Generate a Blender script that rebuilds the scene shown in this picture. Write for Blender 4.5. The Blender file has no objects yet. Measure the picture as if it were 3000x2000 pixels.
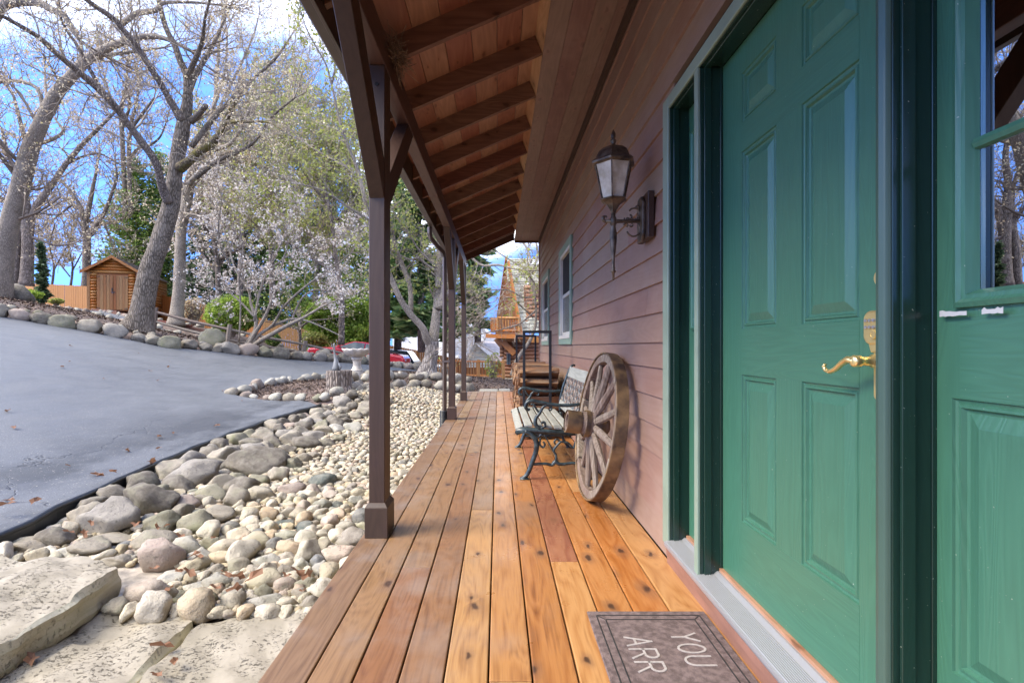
import bpy, bmesh, math, random
import numpy as np
from mathutils import Vector, Matrix, noise as mnoise
from mathutils.geometry import delaunay_2d_cdt
random.seed(7); RNG = np.random.default_rng(7)
sc = bpy.context.scene
COL = sc.collection
R = math.radians

# ------------------------------------------------------------------ camera, sky, sun, exposure
cam_d = bpy.data.cameras.new('camera'); cam = bpy.data.objects.new('camera', cam_d); COL.objects.link(cam)
cam.location = (0, 0, 1.06); cam.rotation_euler = (R(90), 0, 0)
cam_d.sensor_width = 36; cam_d.lens = 17.28; cam_d.shift_x = 41/3000; cam_d.shift_y = 15/3000
cam_d.clip_start = 0.05; cam_d.clip_end = 1500
sc.camera = cam
SKYV, CLOUDZ, CLOUDROT = 1.3, 5.9, 28  # cloud noise slice and turn, picked so unseen white cloud lights the porch side
SUN_EL, SUN_AZ = 44, -106          # azimuth measured from +Y (away from camera), negative = towards the driveway
world = bpy.data.worlds.new('World'); sc.world = world; world.use_nodes = True
wn = world.node_tree; wn.nodes.clear()
def WN(t, **k):
    n = wn.nodes.new(t)
    for a, b in k.items(): setattr(n, a, b)
    return n
sky = WN('ShaderNodeTexSky', sky_type='NISHITA', sun_disc=False)
sky.sun_elevation = R(SUN_EL); sky.sun_rotation = R(SUN_AZ); sky.air_density = 1.0; sky.dust_density = 0.0; sky.ozone_density = 3.0
tc = WN('ShaderNodeTexCoord'); sep = WN('ShaderNodeSeparateXYZ'); wn.links.new(tc.outputs['Generated'], sep.inputs[0])
zz = WN('ShaderNodeMath', operation='MAXIMUM'); zz.inputs[1].default_value = 0.0; wn.links.new(sep.outputs[2], zz.inputs[0])
zl = WN('ShaderNodeMath', operation='MULTIPLY_ADD'); zl.inputs[1].default_value = .60; zl.inputs[2].default_value = .62; wn.links.new(zz.outputs[0], zl.inputs[0])
cl = WN('ShaderNodeCombineXYZ'); wn.links.new(sep.outputs[0], cl.inputs[0]); wn.links.new(sep.outputs[1], cl.inputs[1]); wn.links.new(zl.outputs[0], cl.inputs[2])
nl_ = WN('ShaderNodeVectorMath', operation='NORMALIZE'); wn.links.new(cl.outputs[0], nl_.inputs[0]); wn.links.new(nl_.outputs[0], sky.inputs[0])
gm = WN('ShaderNodeGamma'); gm.inputs[1].default_value = 1.32; wn.links.new(sky.outputs[0], gm.inputs[0])
hs = WN('ShaderNodeHueSaturation'); hs.inputs['Saturation'].default_value = 1.08; hs.inputs['Value'].default_value = SKYV
tn = WN('ShaderNodeMix', data_type='RGBA', blend_type='MULTIPLY'); tn.inputs[0].default_value = 1; tn.inputs[7].default_value = (1.0, .90, .96, 1); wn.links.new(gm.outputs[0], tn.inputs[6]); wn.links.new(tn.outputs[2], hs.inputs['Color'])
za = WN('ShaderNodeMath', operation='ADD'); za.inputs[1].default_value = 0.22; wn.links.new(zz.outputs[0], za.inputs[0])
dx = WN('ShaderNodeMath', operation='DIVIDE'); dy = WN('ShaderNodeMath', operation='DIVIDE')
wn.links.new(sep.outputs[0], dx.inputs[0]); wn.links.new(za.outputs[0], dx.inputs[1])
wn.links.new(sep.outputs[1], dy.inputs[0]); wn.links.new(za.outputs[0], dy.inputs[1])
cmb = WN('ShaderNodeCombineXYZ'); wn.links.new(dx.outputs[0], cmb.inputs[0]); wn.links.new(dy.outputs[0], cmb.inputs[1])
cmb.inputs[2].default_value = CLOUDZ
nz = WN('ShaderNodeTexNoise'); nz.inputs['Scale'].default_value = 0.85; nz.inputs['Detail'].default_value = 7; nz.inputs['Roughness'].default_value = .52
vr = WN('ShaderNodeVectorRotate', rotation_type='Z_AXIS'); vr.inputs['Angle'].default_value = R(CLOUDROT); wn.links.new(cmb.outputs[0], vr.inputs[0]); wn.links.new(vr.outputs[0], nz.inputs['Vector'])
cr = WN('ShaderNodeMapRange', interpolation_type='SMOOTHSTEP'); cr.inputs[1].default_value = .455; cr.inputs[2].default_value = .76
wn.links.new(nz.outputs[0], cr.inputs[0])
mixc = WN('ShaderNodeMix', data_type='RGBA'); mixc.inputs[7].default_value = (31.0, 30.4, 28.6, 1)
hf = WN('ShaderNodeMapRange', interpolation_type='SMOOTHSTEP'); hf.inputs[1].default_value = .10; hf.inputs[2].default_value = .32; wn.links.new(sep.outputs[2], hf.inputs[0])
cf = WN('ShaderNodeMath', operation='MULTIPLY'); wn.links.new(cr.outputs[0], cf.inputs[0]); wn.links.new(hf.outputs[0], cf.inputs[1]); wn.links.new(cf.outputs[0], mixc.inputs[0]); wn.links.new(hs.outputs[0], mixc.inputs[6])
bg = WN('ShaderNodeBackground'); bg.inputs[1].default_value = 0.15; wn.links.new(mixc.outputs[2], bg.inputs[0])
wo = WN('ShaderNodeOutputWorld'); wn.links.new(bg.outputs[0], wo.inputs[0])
sun_d = bpy.data.lights.new('sun', 'SUN'); sun_d.energy = 3.1; sun_d.angle = R(30); sun_d.color = (1, .90, .73)
sun = bpy.data.objects.new('sun', sun_d); COL.objects.link(sun)
az, el = R(SUN_AZ), R(SUN_EL)
sdir = Vector((math.sin(az)*math.cos(el), math.cos(az)*math.cos(el), math.sin(el)))
sun.rotation_euler = sdir.to_track_quat('Z', 'Y').to_euler()
vs = sc.view_settings; vs.view_transform = 'Standard'; vs.look = 'None'; vs.gamma = 1; vs.exposure = 1.3; vs.use_curve_mapping = False
sc.cycles.use_denoising = True; sc.cycles.max_bounces = 8; sc.cycles.diffuse_bounces = 5; sc.cycles.transparent_max_bounces = 12

F = 1440.0
def P(x, y, Y): return np.array([(x-1459)/F*Y, Y, 1.06+(1015-y)/F*Y])

# ------------------------------------------------------------------ material helpers
def newmat(name):
    m = bpy.data.materials.new(name); m.use_nodes = True
    nt = m.node_tree; b = nt.nodes['Principled BSDF']; return m, nt, b
class N:
    def __init__(s, nt): s.nt = nt
    def n(s, t, ins=None, **k):
        nd = s.nt.nodes.new(t)
        for a, b in k.items(): setattr(nd, a, b)
        if ins:
            for a, v in ins.items():
                if isinstance(v, bpy.types.NodeSocket): s.nt.links.new(v, nd.inputs[a])
                else: nd.inputs[a].default_value = v
        return nd
    def math(s, op, a, b=None, c=None):
        nd = s.nt.nodes.new('ShaderNodeMath'); nd.operation = op
        for i, v in enumerate((a, b, c)):
            if v is None: continue
            if isinstance(v, bpy.types.NodeSocket): s.nt.links.new(v, nd.inputs[i])
            else: nd.inputs[i].default_value = v
        return nd.outputs[0]
    def vmath(s, op, a, b):
        nd = s.nt.nodes.new('ShaderNodeVectorMath'); nd.operation = op
        for i, v in enumerate((a, b)):
            if isinstance(v, bpy.types.NodeSocket): s.nt.links.new(v, nd.inputs[i])
            else: nd.inputs[i].default_value = v
        return nd.outputs[0]
    def mix(s, f, a, b, blend='MIX'):
        nd = s.nt.nodes.new('ShaderNodeMix'); nd.data_type = 'RGBA'; nd.blend_type = blend
        for i, v in ((0, f), (6, a), (7, b)):
            if isinstance(v, bpy.types.NodeSocket): s.nt.links.new(v, nd.inputs[i])
            elif i == 0: nd.inputs[i].default_value = v
            else: nd.inputs[i].default_value = (*v[:3], 1)
        return nd.outputs[2]
    def ramp(s, f, lo, hi, smooth=True):
        nd = s.nt.nodes.new('ShaderNodeMapRange')
        if smooth: nd.interpolation_type = 'SMOOTHSTEP'
        s.nt.links.new(f, nd.inputs[0]); nd.inputs[1].default_value = lo; nd.inputs[2].default_value = hi
        return nd.outputs[0]
    def cramp(s, f, stops):
        nd = s.nt.nodes.new('ShaderNodeValToRGB'); s.nt.links.new(f, nd.inputs[0])
        el = nd.color_ramp.elements
        while len(el) < len(stops): el.new(.5)
        for e, (p, c) in zip(el, stops): e.position = p; e.color = (*c, 1)
        return nd.outputs[0]
def coords(g, scale=(1, 1, 1), rnd=0):
    t = g.n('ShaderNodeTexCoord').outputs['Object']
    if rnd:
        oi = g.n('ShaderNodeObjectInfo').outputs['Random']
        cb = g.n('ShaderNodeCombineXYZ', {0: g.math('MULTIPLY', oi, 37.0*rnd), 1: g.math('MULTIPLY', oi, 91.0*rnd), 2: g.math('MULTIPLY', oi, 53.0*rnd)}).outputs[0]
        t = g.vmath('ADD', t, cb)
    return g.vmath('MULTIPLY', t, scale)
def noise(g, vec, scale, detail=3, rough=.55, dist=0):
    return g.n('ShaderNodeTexNoise', {'Vector': vec, 'Scale': scale, 'Detail': detail, 'Roughness': rough, 'Distortion': dist}).outputs[0]
def bump(g, b, h, strength, dist=.01):
    nd = g.n('ShaderNodeBump', {'Height': h, 'Strength': strength, 'Distance': dist}); g.nt.links.new(nd.outputs[0], b.inputs['Normal'])

def plain(name, c, rough=.6, metal=0, var=.25, scale=8, bstr=.0, bscale=60, spec=.5, coat=0, c2=None, rnd=1, stretch=(1, 1, 1), detail=4):
    m, nt, b = newmat(name); g = N(nt)
    v = coords(g, stretch, rnd)
    f = noise(g, v, scale, detail)
    lo = tuple(x*(1-var) for x in c); hi = c2 or tuple(min(1, x*(1+var)) for x in c)
    col = g.mix(g.ramp(f, .3, .7), lo, hi)
    nt.links.new(col, b.inputs['Base Color'])
    b.inputs['Roughness'].default_value = rough; b.inputs['Metallic'].default_value = metal
    b.inputs['Specular IOR Level'].default_value = spec; b.inputs['Coat Weight'].default_value = coat
    if bstr: bump(g, b, noise(g, v, bscale, 3), bstr, .005)
    return m

def wood(name, stops, axis='Y', knots=.0, rough=.5, rrange=None, bstr=.25, tone=.12, fine=1., coat=0, spec=.5, weather=None, knotc=(.05, .025, .015), kscale=1.0, coverage=.45):
    m, nt, b = newmat(name); g = N(nt)
    al = {'X': 0, 'Y': 1, 'Z': 2}[axis]
    sA = [22*fine]*3; sA[al] = 1.1*fine
    sB = [70*fine]*3; sB[al] = 2.2*fine
    v1 = coords(g, tuple(sA), 1); v2 = coords(g, tuple(sB), 1)
    f1 = noise(g, v1, 1.0, 4, .55, .8); f2 = noise(g, v2, 1.6, 3, .6, .3)
    sW = [3.4]*3; sW[al] = .55
    vw = coords(g, tuple(sW), 1)
    w = noise(g, vw, 1.2, 2)
    rings = g.math('FRACT', g.math('MULTIPLY', w, 16.0*fine))
    rings = g.math('ABSOLUTE', g.math('SUBTRACT', rings, .5))
    f = g.math('ADD', g.math('MULTIPLY', f1, .48), g.math('ADD', g.math('MULTIPLY', f2, .40), g.math('MULTIPLY', rings, .42)))
    col = g.cramp(f, stops)
    # board to board difference
    oi = g.n('ShaderNodeObjectInfo').outputs['Random']
    hsn = g.n('ShaderNodeHueSaturation', {'Color': col, 'Hue': g.math('ADD', .5-.012, g.math('MULTIPLY', oi, .024)),
              'Value': g.math('ADD', 1-tone, g.math('MULTIPLY', oi, 2*tone)), 'Saturation': g.math('SUBTRACT', 1.06, g.math('MULTIPLY', oi, .16))})
    col = hsn.outputs[0]
    rv = g.ramp(f, .2, .8)
    if weather:
        vwe = coords(g, (1.6, 1.6, 1.6), 0)
        ww = g.ramp(noise(g, vwe, 1.3, 6, .62), .46, .70)
        col = g.mix(g.math('MULTIPLY', ww, weather[1]), col, weather[0])
    if knots:
        tk = g.n('ShaderNodeSeparateXYZ', {0: coords(g, (1, 1, 1), .37)})
        o3 = [tk.outputs[i] for i in range(3)]; oth = [o3[i] for i in range(3) if i != al]
        vk = g.n('ShaderNodeCombineXYZ', {0: g.math('MULTIPLY', g.math('ADD', oth[0], oth[1]), 8.5*kscale), 1: g.math('MULTIPLY', o3[al], 4.6*kscale), 2: 0.0}).outputs[0]
        nzv = g.n('ShaderNodeTexNoise', {'Vector': vk, 'Scale': 3.0, 'Detail': 2}).outputs[1]
        vk = g.vmath('ADD', vk, g.vmath('MULTIPLY', g.vmath('SUBTRACT', nzv, (.5, .5, .5)), (.30, .30, 0)))
        vo = g.n('ShaderNodeTexVoronoi', {'Vector': vk, 'Scale': 1.0, 'Randomness': 1.0}, voronoi_dimensions='2D')
        cellr = g.n('ShaderNodeSeparateColor', {0: vo.outputs['Color']}).outputs[0]
        keep = g.math('LESS_THAN', cellr, coverage)
        d = g.math('DIVIDE', vo.outputs['Distance'], g.math('ADD', .55, g.math('MULTIPLY', g.n('ShaderNodeSeparateColor', {0: vo.outputs['Color']}).outputs[1], .95)))
        core = g.math('MULTIPLY', g.math('SUBTRACT', 1.0, g.ramp(d, .05, .15)), keep)
        halo = g.math('MULTIPLY', g.math('SUBTRACT', 1.0, g.ramp(d, .10, .42)), keep)
        col = g.mix(g.math('MULTIPLY', halo, .45*knots), col, tuple(x*2.6 for x in knotc))
        col = g.mix(g.math('MULTIPLY', core, .92*knots), col, knotc)
    nt.links.new(col, b.inputs['Base Color'])
    if rrange:
        rr = g.n('ShaderNodeMapRange', {0: noise(g, coords(g, (1, 1, 1), 0), 5, 5, .6), 1: .3, 2: .7, 3: rrange[0], 4: rrange[1]}).outputs[0]
        nt.links.new(rr, b.inputs['Roughness'])
    else: b.inputs['Roughness'].default_value = rough
    b.inputs['Coat Weight'].default_value = coat; b.inputs['Coat Roughness'].default_value = .25
    b.inputs['Specular IOR Level'].default_value = spec
    bump(g, b, f, bstr, .003)
    return m

def stonemat(name, stops, rough=.85, island=True, spots=.5, moss=0, bstr=.8, dim=.60):
    m, nt, b = newmat(name); g = N(nt)
    oi = g.n('ShaderNodeObjectInfo').outputs['Random']
    r = g.math('FRACT', g.math('ADD', oi, g.n('ShaderNodeNewGeometry').outputs['Random Per Island']) if island else oi)
    base = g.cramp(r, stops)
    r2 = g.math('FRACT', g.math('MULTIPLY', r, 17.3))
    hsn = g.n('ShaderNodeHueSaturation', {'Color': base, 'Value': g.math('ADD', .82*dim, g.math('MULTIPLY', r2, .36*dim))})
    cb = g.n('ShaderNodeCombineXYZ', {0: g.math('MULTIPLY', r, 71.0), 1: g.math('MULTIPLY', r, 33.0), 2: 0.0}).outputs[0]
    wp = g.n('ShaderNodeNewGeometry').outputs['Position']
    v = g.vmath('ADD', wp, cb)
    n1 = noise(g, v, 14, 6, .65); n2 = noise(g, v, 90, 3, .7)
    col = g.mix(g.ramp(n1, .3, .72), g.mix(.0, hsn.outputs[0], hsn.outputs[0]), g.mix(.34, hsn.outputs[0], (.44, .395, .31)))
    dk = g.ramp(noise(g, v, 38, 5, .75), .54, .66)
    col = g.mix(g.math('MULTIPLY', dk, spots), col, tuple(x*.35 for x in (.3, .27, .22)))
    if moss:
        mz = g.ramp(noise(g, v, 7, 4, .6), .50, .68)
        col = g.mix(g.math('MULTIPLY', mz, moss), col, (.15, .16, .07))
    nt.links.new(col, b.inputs['Base Color']); b.inputs['Roughness'].default_value = rough; b.inputs['Specular IOR Level'].default_value = .3
    bump(g, b, g.math('ADD', n1, g.math('MULTIPLY', n2, .5)), bstr, .016)
    return m

def leafmat(name, stops, trans=.35, rough=.6):
    m, nt, b = newmat(name); g = N(nt)
    r = g.n('ShaderNodeNewGeometry').outputs['Random Per Island']
    col = g.cramp(r, stops)
    nt.links.new(col, b.inputs['Base Color']); b.inputs['Roughness'].default_value = rough; b.inputs['Specular IOR Level'].default_value = .25
    tr = g.n('ShaderNodeBsdfTranslucent', {'Color': col}); mx = g.n('ShaderNodeMixShader', {0: trans})
    nt.links.new(b.outputs[0], mx.inputs[1]); nt.links.new(tr.outputs[0], mx.inputs[2])
    nt.links.new(mx.outputs[0], nt.nodes['Material Output'].inputs[0]); return m

def barkmat(name, c1, c2, sc_=1.0, moss=0, bstr=.9):
    m, nt, b = newmat(name); g = N(nt)
    v = coords(g, (1, 1, .22), 1)
    vo = g.n('ShaderNodeTexVoronoi', {'Vector': g.vmath('ADD', v, (0, 0, 0)), 'Scale': 22*sc_, 'Randomness': 1.0}, feature='DISTANCE_TO_EDGE').outputs[0]
    n1 = noise(g, v, 30*sc_, 4, .65); n0 = noise(g, coords(g, (1, 1, 1), 1), 3, 3)
    f = g.math('ADD', g.math('MULTIPLY', g.ramp(vo, 0, .25), .5), g.math('MULTIPLY', n1, .5))
    col = g.mix(g.ramp(f, .2, .85), c1, c2)
    col = g.mix(g.math('MULTIPLY', g.ramp(n0, .4, .7), .35), col, tuple(x*1.25 for x in c2))
    if moss: col = g.mix(g.math('MULTIPLY', g.ramp(noise(g, coords(g, (1, 1, 1), 1), 5, 4), .42, .6), moss), col, (.16, .14, .03))
    nt.links.new(col, b.inputs['Base Color']); b.inputs['Roughness'].default_value = .9; b.inputs['Specular IOR Level'].default_value = .2
    bump(g, b, f, bstr, .03); return m

# ------------------------------------------------------------------ mesh helpers
class MB:
    def __init__(s): s.v = []; s.f = []; s.m = []; s.n = 0
    def add(s, vs, fs, mi=0):
        s.v.extend([tuple(float(c) for c in p) for p in vs]); s.f.extend([tuple(i+s.n for i in f) for f in fs]); s.m.extend([mi]*len(fs)); s.n = len(s.v); return s
    def hexa(s, p, mi=0):      # 8 points: bottom 0..3, top 4..7
        return s.add(p, [(0, 3, 2, 1), (4, 5, 6, 7), (0, 1, 5, 4), (1, 2, 6, 5), (2, 3, 7, 6), (3, 0, 4, 7)], mi)
    def box(s, x0, x1, y0, y1, z0, z1, mi=0):
        return s.hexa([(x0, y0, z0), (x1, y0, z0), (x1, y1, z0), (x0, y1, z0), (x0, y0, z1), (x1, y0, z1), (x1, y1, z1), (x0, y1, z1)], mi)
    def obox(s, c, ax, h, mi=0):
        c = np.array(c, float); a = [np.array(x, float)/np.linalg.norm(x)*k for x, k in zip(ax, h)]
        pts = [c+sx*a[0]+sy*a[1]+sz*a[2] for sz in (-1, 1) for sx, sy in ((-1, -1), (1, -1), (1, 1), (-1, 1))]
        return s.hexa(pts, mi)
    def bar(s, p, q, w, h, up=(0, 0, 1), mi=0):
        p = np.array(p, float); q = np.array(q, float); d = q-p; L = np.linalg.norm(d); d /= L
        u = np.cross(d, up); 
        if np.linalg.norm(u) < 1e-4: u = np.cross(d, (1, 0, 0))
        u /= np.linalg.norm(u); v = np.cross(u, d)
        return s.obox((p+q)/2, (u, d, v), (w/2, L/2, h/2), mi)
    def prism(s, poly, a0, a1, axis='X', mi=0):
        k = len(poly); pts = []
        for a in (a0, a1):
            for (p, q) in poly:
                pts.append({'X': (a, p, q), 'Y': (p, a, q), 'Z': (p, q, a)}[axis])
        fs = [tuple(range(k))[::-1], tuple(range(k, 2*k))]+[(i, (i+1) % k, (i+1) % k+k, i+k) for i in range(k)]
        return s.add(pts, fs, mi)
    def tube(s, pts, rad, sides=8, cap=True, mi=0, squash=1):
        pts = [np.array(p, float) for p in pts]; n = len(pts)
        if np.isscalar(rad): rad = [rad]*n
        T = [(pts[min(i+1, n-1)]-pts[max(i-1, 0)]) for i in range(n)]; T = [t/(np.linalg.norm(t)+1e-9) for t in T]
        u = np.cross(T[0], (0, 0, 1)); u = u if np.linalg.norm(u) > .05 else np.cross(T[0], (1, 0, 0)); u /= np.linalg.norm(u)
        vs = []
        for i in range(n):
            u = u-T[i]*np.dot(u, T[i]); u /= np.linalg.norm(u); w = np.cross(T[i], u)
            for k in range(sides):
                a = 2*math.pi*k/sides; vs.append(pts[i]+rad[i]*(math.cos(a)*u+math.sin(a)*w*squash))
        fs = [(i*sides+k, i*sides+(k+1) % sides, (i+1)*sides+(k+1) % sides, (i+1)*sides+k) for i in range(n-1) for k in range(sides)]
        if cap: fs += [tuple(range(sides))[::-1], tuple((n-1)*sides+k for k in range(sides))]
        return s.add(vs, fs, mi)
    def lathe(s, prof, c=(0, 0, 0), sides=16, ax=(0, 0, 1), cap=True, mi=0, phase=0):
        ax = np.array(ax, float); ax /= np.linalg.norm(ax); u = np.cross(ax, (0, 1, 0)) if abs(ax[1]) < .9 else np.cross(ax, (1, 0, 0)); u /= np.linalg.norm(u); w = np.cross(ax, u)
        c = np.array(c, float); vs = []
        for r, z in prof:
            for k in range(sides):
                a = 2*math.pi*k/sides+phase; vs.append(c+ax*z+r*(math.cos(a)*u+math.sin(a)*w))
        n = len(prof)
        fs = [(i*sides+k, i*sides+(k+1) % sides, (i+1)*sides+(k+1) % sides, (i+1)*sides+k) for i in range(n-1) for k in range(sides)]
        if cap: fs += [tuple(range(sides))[::-1], tuple((n-1)*sides+k for k in range(sides))]
        return s.add(vs, fs, mi)
    def build(s, name, mat, parent=None, smooth=False, bevel=0, label=None, kind=None, cat=None, group=None, seg=1, local=False, auto=None):
        me = bpy.data.meshes.new(name)
        o = origin_of(parent) if (parent and not local) else np.zeros(3)
        me.from_pydata([(p[0]-o[0], p[1]-o[1], p[2]-o[2]) for p in s.v], [], s.f)
        return finish(me, name, mat, parent, smooth, bevel, label, kind, cat, group, seg, s.m)
def finish(me, name, mat, parent=None, smooth=False, bevel=0, label=None, kind=None, cat=None, group=None, seg=1, mis=None):
    mats = mat if isinstance(mat, (list, tuple)) else [mat]
    for m in mats: me.materials.append(m)
    if mis is not None and len(mats) > 1: me.polygons.foreach_set('material_index', mis)
    me.validate(); bmx = bmesh.new(); bmx.from_mesh(me); bmesh.ops.recalc_face_normals(bmx, faces=bmx.faces) if len(bmx.faces) < 20000 else None; bmx.to_mesh(me); bmx.free()
    if smooth: me.polygons.foreach_set('use_smooth', [True]*len(me.polygons))
    ob = bpy.data.objects.new(name, me); COL.objects.link(ob)
    if parent: ob.parent = parent
    if bevel:
        bv = ob.modifiers.new('bevel', 'BEVEL'); bv.width = bevel; bv.segments = seg; bv.limit_method = 'ANGLE'; bv.angle_limit = R(35)
    tag(ob, label, cat, group, kind); return ob
def tag(o, label=None, cat=None, group=None, kind=None):
    if label: o['label'] = label
    if cat: o['category'] = cat
    if group: o['group'] = group
    if kind: o['kind'] = kind
    return o
def origin_of(o):
    t = np.zeros(3)
    while o: t += np.array(o.location); o = o.parent
    return t
def thing(name, label, cat, loc=(0, 0, 0), group=None):
    o = bpy.data.objects.new(name, None); COL.objects.link(o); o.location = loc; o.empty_display_size = .1
    return tag(o, label, cat, group)
def obj_from(me, name, parent=None, loc=(0, 0, 0)):
    o = bpy.data.objects.new(name, me); COL.objects.link(o); o.location = loc
    if parent: o.parent = parent
    return o
def bulk(name, V, Fq, mat, parent=None, smooth=False, kind=None, tri=False, **k):
    """fast mesh from numpy arrays: V (n,3), Fq (m,3|4)"""
    me = bpy.data.meshes.new(name); o = origin_of(parent) if parent else np.zeros(3)
    V = np.asarray(V, np.float32)-o.astype(np.float32); Fq = np.asarray(Fq, np.int32); m, w = Fq.shape
    me.vertices.add(len(V)); me.vertices.foreach_set('co', V.ravel())
    me.loops.add(m*w); me.loops.foreach_set('vertex_index', Fq.ravel())
    me.polygons.add(m); me.polygons.foreach_set('loop_start', np.arange(0, m*w, w, dtype=np.int32)); me.polygons.foreach_set('loop_total', np.full(m, w, np.int32))
    me.polygons.foreach_set('use_smooth', [smooth]*m)
    me.update(calc_edges=True); me.materials.append(mat)
    ob = bpy.data.objects.new(name, me); COL.objects.link(ob)
    if parent: ob.parent = parent
    return tag(ob, k.get('label'), k.get('cat'), k.get('group'), kind)
ORD = ['first','second','third','fourth','fifth','sixth','seventh','eighth','ninth','tenth','eleventh','twelfth','thirteenth','fourteenth','fifteenth','sixteenth','seventeenth','eighteenth','nineteenth','twentieth','twenty-first','twenty-second','twenty-third','twenty-fourth','twenty-fifth','twenty-sixth','twenty-seventh','twenty-eighth','twenty-ninth','thirtieth','thirty-first','thirty-second','thirty-third','thirty-fourth','thirty-fifth','thirty-sixth','thirty-seventh','thirty-eighth','thirty-ninth','fortieth']

# ------------------------------------------------------------------ materials
DECKC = [(.18, (.30, .135, .048)), (.45, (.46, .225, .088)), (.62, (.57, .30, .13)), (.85, (.40, .19, .075))]
m_deck_warm = wood('cedar_deck_warm', [(.25, (0.194, 0.065, 0.013)), (.45, (0.341, 0.136, 0.034)), (.62, (0.410, 0.186, 0.057)), (.85, (0.255, 0.095, 0.023))], 'Y', knots=1, rrange=(.22, .42), bstr=.25, tone=.10, coverage=.32)
m_deck_mid = wood('cedar_deck_mid', [(.28, (0.085, 0.040, 0.015)), (.45, (0.177, 0.088, 0.035)), (.60, (0.231, 0.122, 0.051)), (.8, (0.122, 0.059, 0.022))], 'Y', knots=1, rrange=(.28, .5), bstr=.3, tone=.10, weather=((.25, .195, .155), .5), coverage=.28)
m_deck_grey = wood('cedar_deck_grey', [(.28, (0.070, 0.036, 0.016)), (.45, (0.140, 0.074, 0.034)), (.60, (0.189, 0.107, 0.053)), (.8, (0.101, 0.052, 0.023))], 'Y', knots=1, rrange=(.32, .55), bstr=.35, tone=.06, weather=((.23, .195, .175), .6), coverage=.28)
m_deck_tan = wood('cedar_deck_tan', [(.28, (.15, .058, .017)), (.45, (.285, .125, .038)), (.60, (.365, .175, .056)), (.8, (.205, .085, .026))], 'Y', knots=1, rrange=(.25, .46), bstr=.28, tone=.09, weather=((.27, .20, .15), .3), coverage=.30)
m_deck_red = wood('cedar_deck_red', [(.2, (.14, .035, .018)), (.45, (.22, .065, .03)), (.62, (.28, .10, .045)), (.85, (.16, .045, .02))], 'Y', knots=.3, rrange=(.2, .4), bstr=.3, tone=.05)
m_trim = wood('brown_stained_post', [(.2, (0.032, 0.015, 0.008)), (.5, (0.047, 0.023, 0.012)), (.8, (0.060, 0.031, 0.017))], 'Z', knots=.35, rough=.5, bstr=.25, tone=.08, knotc=(.03, .015, .012), coverage=.12)
m_beam = wood('brown_stained_beam', [(.2, (0.059, 0.027, 0.016)), (.5, (0.086, 0.040, 0.025)), (.8, (0.116, 0.057, 0.037))], 'Y', knots=.4, rough=.5, bstr=.25, tone=.06, knotc=(.04, .02, .015), coverage=.12)
m_raft = wood('cedar_rafter', [(.2, (.095, .042, .024)), (.5, (.16, .072, .042)), (.8, (.24, .115, .065))], 'X', knots=.9, rough=.55, bstr=.3, tone=.14, knotc=(.05, .02, .01), coverage=.25)
m_ceil = wood('cedar_ceiling', [(.2, (.25, .105, .055)), (.5, (.33, .15, .085)), (.8, (.43, .21, .12))], 'Y', knots=.7, rough=.5, bstr=.2, tone=.16, knotc=(.12, .045, .02), coverage=.3)
m_block = wood('cedar_blocking', [(.2, (.44, .23, .11)), (.5, (.58, .33, .17)), (.8, (.68, .42, .24))], 'Y', knots=.5, rough=.5, bstr=.2, tone=.1)
m_soffit = wood('brown_soffit', [(.2, (0.143, 0.076, 0.053)), (.5, (0.186, 0.101, 0.072)), (.8, (0.228, 0.131, 0.096))], 'Y', knots=.6, rough=.5, bstr=.2, tone=.07, weather=((.30, .195, .155), .4), knotc=(.11, .055, .04), coverage=.3)
m_siding = wood('brown_painted_siding', [(.2, (0.230, 0.136, 0.093)), (.5, (0.266, 0.161, 0.113)), (.8, (0.297, 0.188, 0.137))], 'Y', knots=0, rough=.55, bstr=.12, tone=.05, weather=((.33, .235, .18), .5))
m_skirt = plain('brown_painted_skirt', (.24, .12, .085), .45, var=.12, scale=6, bstr=.1)
m_dark = plain('dark_void', (.01, .01, .01), .9)
def paintmat(name, c, grain='Z', rough=.32, bstr=.26, var=.065):
    m, nt, b = newmat(name); g = N(nt)
    s1 = [60]*3; s1['XYZ'.index(grain)] = 3.2
    w = noise(g, coords(g, tuple([9 if i != 'XYZ'.index(grain) else .8 for i in range(3)]), 1), 1.0, 2, .5, .6)
    rings = g.math('ABSOLUTE', g.math('SUBTRACT', g.math('FRACT', g.math('MULTIPLY', w, 22.0)), .5))
    f = g.math('ADD', g.math('MULTIPLY', noise(g, coords(g, tuple(s1), 1), 1.6, 3, .6, .4), .6), g.math('MULTIPLY', rings, .7))
    col = g.mix(g.ramp(f, .2, .8), tuple(x*(1-var) for x in c), tuple(x*(1+var) for x in c))
    sp = g.ramp(noise(g, coords(g, (1, 1, 1), 0), 190, 1, .4), .79, .80)
    col = g.mix(g.math('MULTIPLY', sp, .5), col, (.6, .62, .5))
    nt.links.new(col, b.inputs['Base Color'])
    b.inputs['Roughness'].default_value = rough; bump(g, b, f, bstr, .0025); return m
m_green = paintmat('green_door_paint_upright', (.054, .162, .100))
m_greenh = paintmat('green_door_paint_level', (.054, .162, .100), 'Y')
m_greend = paintmat('dark_green_frame_paint', (.011, .034, .024), 'Z', rough=.25, bstr=.05)  # deeper green than the door leaf, for jambs and mullions
m_sage = plain('sage_green_trim', (.22, .29, .215), .4, var=.08, scale=5, bstr=.08)
m_capg = plain('glossy_green_cap', (.05, .095, .07), .38, var=.05, scale=4)
m_sageW = plain('sage_window_trim', (.22, .31, .23), .45, var=.08, scale=5)
m_cream = plain('cream_window_frame', (.62, .58, .49), .4, var=.08, scale=5)
m_glass, _nt, _b = newmat('window_glass'); _g = N(_nt)
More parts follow.
